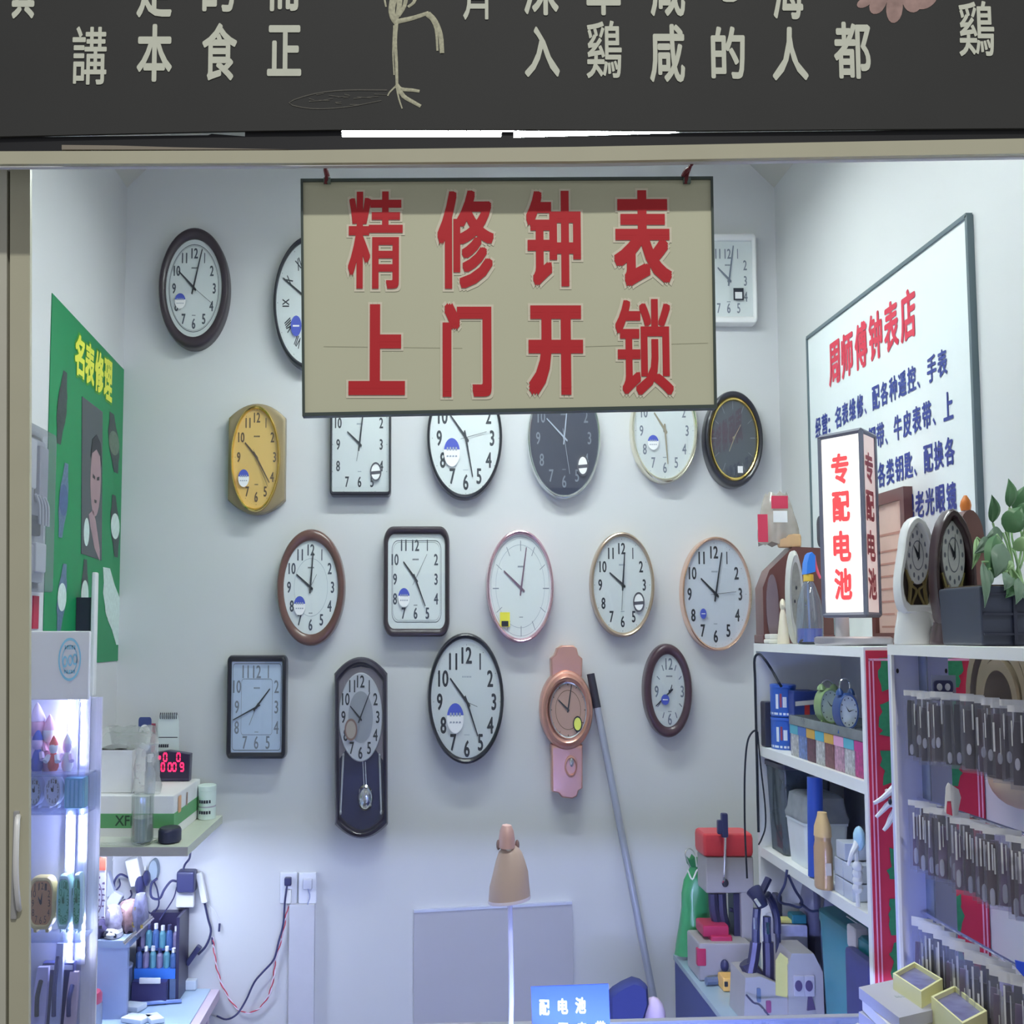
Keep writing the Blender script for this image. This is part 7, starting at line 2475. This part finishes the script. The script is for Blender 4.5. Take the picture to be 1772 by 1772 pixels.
# odds and ends on the stand
q = P(1633, 1186, 1.83)
t = thing('eyelet_packet', 'small clear packet with two pale studs on top of the first strap packets', 'packet', (q.x, 1.83, q.z - .02))
MB().box(q.x - .017, q.x + .016, 1.828, 1.83, rowz[0][0] - .012, q.z + .014).build('film', CLEAR('packet film2', (200, 206, 226), .35, .12, .3), t)
MB().prism_y(rrect(q.x - .002, q.z - .002, .013, .009, .005, .006), 1.825, 1.828).build('dark_card', m_navy2, t)
b = MB()
for dx in (-.006, .005):
    b.prism_y(oval(q.x - .002 + dx, q.z - .002, .0035, .005, 12), 1.823, 1.826)
b.build('stud', m_white, t)
q = P(1646, 1380, 1.76)
t = thing('price_tag', 'white and red paper tag stuck above the strap packets on the middle rail', 'tag', (q.x, 1.76, q.z - .03))
MB().prism_y(ppoly([(1634, 1404), (1636, 1362), (1640, 1354), (1658, 1366), (1662, 1380), (1656, 1410), (1648, 1412), (1645, 1386), (1638, 1386), (1636, 1406)], 1.76), 1.758, 1.7595).build('paper', m_white, t)
MB().prism_y(ppoly([(1637, 1386), (1646, 1384), (1649, 1412), (1638, 1408)], 1.7602), 1.7597, 1.7605).build('red_print', M('tag red', (176, 60, 84), .5), t)
MB().tube([(q.x, 1.7603, q.z - .03), (XV + .006, 1.7603, rowz[1][0] - .004)], .0008, 4, 0).build('tie', m_white, t)
# brown coil and kraft sheet on the side wall behind the stand
Yc2 = 2.06
t = thing('leather_roll', 'coiled roll of brown leather hanging on the side wall behind the strap packets', 'roll', (XR, Yc2, 1.45))
q = PX(1748, 1215, XR - .03)
b = MB()
for r0, xx in ((.115, .05), (.085, .045), (.06, .05)):
    lo = []
    for i in range(32):
        a_ = 2 * pi * i / 32
        cy, cz = q.y + r0 * cos(a_), q.z + r0 * .95 * sin(a_)
        lo.append([(XR - .002, cy + .012 * cos(a_), cz + .012 * sin(a_)), (XR - xx, cy + .012 * cos(a_), cz + .012 * sin(a_)), (XR - xx, cy - .006 * cos(a_), cz - .006 * sin(a_)), (XR - .002, cy - .006 * cos(a_), cz - .006 * sin(a_))])
    b.loft(lo + [lo[0]])
b.build('coil', M('olive brown leather', (112, 100, 84), .4, k=1.35, noise=.2, scale=12), t)
t = MB().box(XR - .004, XR - .001, 1.98, 2.17, 1.3, 1.605).build('kraft_sheet', M('taupe sheet', (138, 130, 120), .6, k=1.3, noise=.06))
tag(t, 'taupe backing sheet pinned to the side wall behind the leather roll', 'sheet')
q = PX(1742, 1368, XR - .03)
t = thing('shell_dish', 'tan shell shaped dish fixed to the side wall between two strap rails', 'dish', (XR, q.y, q.z - .03))
b = MB()
lo = []
for j in range(7):
    th = pi / 2 * j / 6
    lo.append([(XR - .002 - .05 * cos(th) * sin(pi * u / 12), q.y + .075 * cos(th) * cos(pi * u / 12), q.z + .02 - .05 * sin(th)) for u in range(13)])
b.loft(lo, closed=False)
b.build('bowl', M('tan shell', (176, 156, 130), .4, k=1.3), t)
a = pbox(1760, 1700, 1800, 1655, 1.6)
o = MB().prism_y(ppoly([(1758, 1662), (1790, 1670), (1790, 1700), (1772, 1690), (1760, 1676)], 1.50), 1.50, 1.503).build('blue_leaflet', M('vivid blue paper', (40, 76, 206), .5, k=1.3))
tag(o, 'vivid blue paper leaflet at the edge of the packet stand', 'leaflet')

# ================================================================== yellow boxes and papers on the counter
m_yel = M('pale yellow card', (206, 204, 156), .5, k=1.35, noise=.02)
m_film3 = CLEAR('box contents film', (150, 150, 196), .5, .15, .35)


def opentray(name, c0, c1, wdir, w, ztop, hgt, lab, zbase):
    """open yellow box running from c0 (far) to c1 (near)"""
    c0, c1 = Vector((c0[0], c0[1], 0)), Vector((c1[0], c1[1], 0))
    d = (c1 - c0)
    wv = Vector(wdir) * w
    P4 = [c0, c0 + wv, c1 + wv, c1]
    t = thing(name, lab, 'box', ((c0.x + c1.x) / 2, (c0.y + c1.y) / 2, zbase), 'yellow boxes on the counter')
    b = MB()
    ctr_ = sum(P4, Vector((0, 0, 0))) / 4
    inn = [ctr_ + (p - ctr_) * .90 for p in P4]
    b.loft([[up(p, zbase) for p in P4], [up(p, ztop) for p in P4], [up(p, ztop) for p in inn], [up(p, ztop - .022) for p in inn]], True, True)
    b.build('tray', m_yel, t)
    b = MB()
    b.loft([[up(p, ztop - .021) for p in inn], [up(p, ztop - .006) for p in inn]], True, True)
    b.build('film_packs', M('violet grey packs', (120, 120, 166), .25, k=1.1, noise=.55, scale=45, spec=.8), t)
    return t


zy = PZ(1600, 1700, 1.0)
zA = 1.195
zB_ = 1.19
a0, a1 = PZ(1545, 1684, zA), PZ(1594, 1716, zA)
b0 = PZ(1582, 1664, zA)
wv = (b0 - a0)
opentray('yellow_tray', (a0.x, a0.y), (a1.x, a1.y), wv.normalized(), wv.length, zA, .05, 'farther pale yellow open box of packs beside the paper stack', ZC_ + .001)
a0, a1 = PZ(1611, 1724, zB_), PZ(1666, 1771, zB_)
b0 = PZ(1652, 1705, zB_)
wv = (b0 - a0)
opentray('yellow_tray', (a0.x, a0.y), (a1.x, a1.y), wv.normalized(), wv.length, zB_, .05, 'nearer pale yellow open box of packs, standing before the strap packets', ZC_ + .001)
# stack of booklets: each a thing
random.seed(9)
zt0 = 1.175
cs = [PZ(1486, 1707, zt0), PZ(1550, 1693, zt0), PZ(1632, 1742, zt0), PZ(1556, 1760, zt0)]
nb_ = 6
hz0 = ZC_ + .001
step = (zt0 - hz0) / nb_
names = ['bottom', 'second', 'third', 'fourth', 'fifth', 'top']
for i in range(nb_):
    z0 = hz0 + step * i
    z1 = z0 + step * .94
    rot = random.uniform(-.08, .08) if i < nb_ - 1 else 0
    c = sum(cs, Vector((0, 0, 0))) / 4
    R = Matrix.Rotation(rot, 3, 'Z')
    q4 = [c + R @ (p - c) * (1.0 if i == nb_ - 1 else .98) for p in cs]
    b = MB()
    n_ = 8
    lo = []
    for k in range(n_ + 1):
        f = k / n_
        pa, pb_ = q4[0].lerp(q4[1], f), q4[3].lerp(q4[2], f)
        lo.append([(pa.x, pa.y, z0), (pb_.x, pb_.y, z0), (pb_.x, pb_.y, z1), (pa.x, pa.y, z1)])
    b.loft(lo, True, True)
    lab = names[i] + (' booklet' if i in (0, 5) else ' booklet from the counter') + ' of the white paper stack by the yellow boxes'
    t = thing('paper_booklet', lab, 'booklet', (c.x, c.y, z0), 'stack of booklets')
    b.build('pages', M('booklet pages %d' % (i % 2), ((206, 204, 206), (160, 160, 176))[i % 2] if i < 5 else (214, 210, 204), .6, k=1.3, noise=.03), t)
    if i == 5:
        b = MB()
        ux = (q4[2] - q4[3]).normalized()
        m0 = c + (q4[2] - q4[3]) * .05
        for k in range(6):
            b.box(m0.x + .003 + k * .0045 - .01, m0.x + .0062 + k * .0045 - .01, m0.y - .004 + .0006 * k, m0.y + .004, z1, z1 + .0004)
        b.build('print_marking', m_faint, t)
q0, q1 = PZ(1488, 1734, 1.12), PZ(1542, 1775, 1.12)
o = MB().tube([(q0.x - .004, q0.y, ZC_ + .006), (q1.x - .01, q1.y - .02, ZC_ + .006)], .005, 8, 0).build('white_pen', m_white)
tag(o, 'white pen lying on the counter along the paper stack', 'pen')

# ================================================================== clocks and plant on top of the packet stand
ZP = ZV + .015


def skeleton_clock(px0, px1, py0, py1, Y, mc, lab, waist, name='table_clock', base_h=.045, mg=None):
    """waisted table clock: oval open frame, lace dial, gilt works below, foot"""
    x0, z0, x1, z1 = pbox(px0, py1, px1, py0, Y)
    z0 = ZP
    cx, a, H = (x0 + x1) / 2, (x1 - x0) / 2, z1 - z0
    t = thing(name, lab, 'clock', (cx, Y, z0), 'table clocks on the stand')

    prof_ = ((0, .70), (.05, .86), (.14, .96), (.26, 1.0), (.38, .97), (.52, .86), (.66, .74), (.78, .66), (.87, .56), (.94, .40), (.98, .22), (1, .05)) if waist else ((0, .74), (.05, .84), (.16, .93), (.32, 1.0), (.5, .98), (.66, .9), (.78, .78), (.88, .6), (.95, .38), (.985, .2), (1, .05))

    def outl(ins):
        zb_, zt_ = z0 + base_h + ins, z1 - ins
        R_ = [(cx + max(.0008, a * w - ins * SQ * (1 if w > .3 else .4)), zb_ + (zt_ - zb_) * f) for f, w in prof_]
        return R_ + [(2 * cx - x, z) for x, z in reversed(R_)]
    b = MB()
    b.loft([[(x, y, z) for x, z in outl(i_)] for i_, y in ((.002, Y + .03), (0, Y + .027), (0, Y + .005), (.003, Y), (.009, Y), (.012, Y + .003), (.013, Y + .028))])
    b.build('case', mc, t)
    MB().flat(FY(Y + .0265), outl(.012)).build('back_plate', M('smoky brown back', (84, 74, 68), .4, k=1.2, noise=.15), t)
    b = MB()
    b.lathe((cx, Y + .026, z0 + .0005), [(a / SQ * .98, 0), (a / SQ * 1.0, .004), (a / SQ * .92, base_h * .55), (a / SQ * .8, base_h * .95), (a / SQ * .8, base_h * 1.05)], 28, SQ, .6)
    b.build('foot', mc, t)
    cz = z0 + base_h + (H - base_h) * .60
    ra, rb = a * .56, (H - base_h) * .30
    d = MB()
    d.loft([[(x, Y + .03, z) for x, z in oval(cx + a * .06, cz, ra * (1 + .05 * (i_ % 2)), rb, 36)] for i_ in (0, 1)] if False else [[(x, y, z) for x, z in oval(cx + a * .06, cz, ra * f, rb * f, 36)] for f, y in ((1, Y + .022), (1, Y + .015), (.94, Y + .013))], True, True)
    d = d.build('dial', M('lace white dial', (196, 198, 214), .4, k=1.5, noise=.15, scale=140), t)
    b = MB()
    f_ = FY(Y + .0128)
    for k in range(12):
        th = k * pi / 6
        x, z = cx + a * .06 + ra * .74 * sin(th), cz + rb * .78 * cos(th)
        b.flat(f_, oval(x, z, .0014, .004, 8), .0004)
    b.loft([[f_(x, z, .0004) for x, z in oval(cx + a * .06, cz, ra * .5, rb * .52, 28)], [f_(x, z, .0004) for x, z in oval(cx + a * .06, cz, ra * .45, rb * .48, 28)]])
    b.build('dial_marking', n_grey, d)
    b = MB()
    ox = cx + a * .06
    b.prism_y([(ox - .0012, cz - .004), (ox - ra * .35, cz + rb * .35), (ox + .0012, cz + .002)], Y + .0105, Y + .0118)
    b.prism_y([(ox - .001, cz - .008), (ox + ra * .12, cz + rb * .6), (ox + .0016, cz - .004)], Y + .0092, Y + .0104)
    b.build('hands', m_ink, t)
    # gilt works under the dial
    b = MB()
    zg0, zg1 = z0 + base_h + .012, cz - rb * .72
    for s_ in (-1, 1):
        b.tube([(cx + s_ * a * .5 + a * .06, Y + .018, zg1 + .01), (cx + s_ * a * .34 + a * .06, Y + .018, (zg0 + zg1) / 2 + .008), (cx + s_ * a * .42 + a * .06, Y + .018, zg0)], .0028, 6)
        b.tube([(cx + a * .06, Y + .018, zg1), (cx + s_ * a * .3 + a * .06, Y + .016, zg1 - .012), (cx + s_ * a * .05 + a * .06, Y + .018, (zg0 + zg1) / 2), (cx + s_ * a * .3 + a * .06, Y + .018, zg0)], .002, 6)
    b.box(cx - a * .5, cx + a * .55, Y + .010, Y + .025, zg0 - .004, zg0)
    b.build('gilt_works', mg or M('old gilt', (150, 136, 96), .35, metal=.6, k=1.6), t)
    return t


skeleton_clock(1560, 1626, 893, 1116, 1.90, M('glossy white case', (214, 214, 228), .25, k=1.4, noise=.01, coat=.4), 'white waisted table clock with lacy dial at the end of the packet stand top', True)
skeleton_clock(1623, 1688, 880, 1112, 1.85, M('dark mahogany case', (62, 44, 50), .3, k=1.35, noise=.15, coat=.4), 'dark mahogany table clock between the white table clock and the potted plant', False, base_h=.03)
Yq = 1.93
x0, z0, x1, z1 = pbox(1664, 1112, 1702, 882, Yq)
t = thing('wooden_clock', 'brown round shouldered wooden clock back behind the potted plant', 'clock', ((x0 + x1) / 2, Yq, ZP))
pts = [(x0, ZP + .001), (x1, ZP + .001)] + [((x0 + x1) / 2 + (x1 - x0) / 2 * cos(pi * i / 12), z1 - .05 + .05 * sin(pi * i / 12)) for i in range(13)]
MB().prism_y(pts, Yq, Yq + .04).build('case', M('brown wood', (104, 72, 68), .4, k=1.35, noise=.2, scale=14), t)
q = P(1681, 884, Yq)
o = MB()
o.loft([[(q.x + .007 * f * cos(2 * pi * i / 10), Yq + .02 + .01 * f * sin(2 * pi * i / 10), z) for i in range(10)] for f, z in ((.9, z1 + .0005), (1.1, z1 + .008), (.9, z1 + .015), (.3, z1 + .023))], True, True)
o = o.build('orange_ornament', M('bright orange', (226, 110, 40), .4, k=1.4, noise=.3))
tag(o, 'tiny bright orange ornament on top of the brown wooden clock', 'ornament')

# potted plant
Yn0, Yn1 = 1.70, 1.84
x0, x1 = P(1686, 1050, Yn0 + .02).x, P(1800, 1050, Yn0).x
ztp = P(1720, 1014, Yn0).z
t = thing('potted_plant', 'leafy green pothos in a dark slatted square planter on the packet stand', 'plant', ((x0 + x1) / 2, (Yn0 + Yn1) / 2, ZP))
m_pl = M('navy black planter', (42, 48, 66), .4, k=1.25)
MB().rbox(x0, x1, Yn0, Yn1, ZP + .0005, ztp, .004, .06).build('pot', m_pl, t)
b = MB()
for i in range(3):
    z = ZP + (ztp - ZP) * (i + .7) / 3
    b.box(x0 + .003, x1 - .002, Yn0 - .002, Yn0 + .002, z - .004, z - .001)
b.box(P(1752, 1050, Yn0).x, P(1758, 1050, Yn0).x, Yn0 - .003, Yn0 + .002, ZP + .002, ztp)
b.build('pot_groove', M('groove shade', (26, 30, 46), .5), t)
MB().box(x0 + .006, x1 - .006, Yn0 + .006, Yn1 - .006, ztp - .006, ztp + .002).build('soil', M('soil', (70, 60, 52), .9), t)
b = MB()
q = P(1708, 1008, 1.86)
m_lf = [M('leaf green', (74, 112, 78), .4, k=1.45, noise=.25, scale=30), M('pale leaf green', (128, 160, 116), .4, k=1.4, noise=.2, scale=30), M('grey green leaf', (92, 116, 100), .45, k=1.4, noise=.2, scale=30)]


def leaf(base, tip, w, mat, bend=.01, Y0=None):
    base, tip = Vector(base), Vector(tip)
    d = tip - base
    side = d.cross(Vector((0, 1, 0)))
    if side.length < 1e-4:
        side = Vector((1, 0, 0))
    side.normalize()
    side.x *= .75
    lo = []
    n_ = 8
    for k in range(n_ + 1):
        f = k / n_
        ww = w * (sin(pi * min(1, f * 1.02) ** .75)) + .0003
        c = base + d * f + Vector((0, -bend * sin(pi * f), 0))
        up_ = Vector((0, .25 * ww, 0))
        lo.append([c - side * ww + up_, c - side * ww * .5, c + Vector((0, .0015, 0)), c + side * ww * .5, c + side * ww + up_])
    b = MB().loft(lo, closed=False)
    return b.build('leaf', mat, t)


root = P(1762, 1012, 1.77)
for px, py, qx, qy, Y, w, k in ((1747, 878, 1745, 828, 1.76, .011, 0), (1718, 905, 1716, 856, 1.77, .011, 0), (1740, 920, 1768, 876, 1.75, .020, 0), (1752, 880, 1774, 840, 1.78, .012, 0), (1760, 900, 1790, 870, 1.76, .016, 0),
                                (1735, 922, 1702, 935, 1.75, .012, 2), (1712, 932, 1686, 958, 1.74, .010, 2), (1725, 925, 1712, 1010, 1.72, .020, 0), (1735, 940, 1722, 1000, 1.71, .018, 2), (1690, 930, 1682, 985, 1.75, .007, 1),
                                (1700, 972, 1704, 1052, 1.69, .008, 2), (1712, 985, 1708, 1020, 1.70, .005, 2), (1742, 990, 1738, 1022, 1.69, .010, 2), (1762, 1000, 1758, 1046, 1.69, .010, 2), (1752, 950, 1782, 930, 1.74, .010, 1),
                                (1745, 958, 1734, 975, 1.72, .006, 1), (1750, 968, 1740, 988, 1.71, .006, 1), (1766, 940, 1776, 900, 1.75, .006, 1), (1756, 1000, 1740, 1035, 1.70, .012, 0), (1768, 1010, 1785, 1050, 1.69, .012, 2)):
    p0, p1 = P(px, py, Y + .01), P(qx, qy, Y)
    leaf(p0, p1, w, m_lf[k])
    if py < 1000:
        MB().tube([root + Vector((random.uniform(-.01, .01), random.uniform(-.01, .01), -.005)), (root + p0) / 2 + Vector((random.uniform(-.008, .008), 0, .012)), p0], .0016, 5, 3).build('stem', m_lf[1], t)
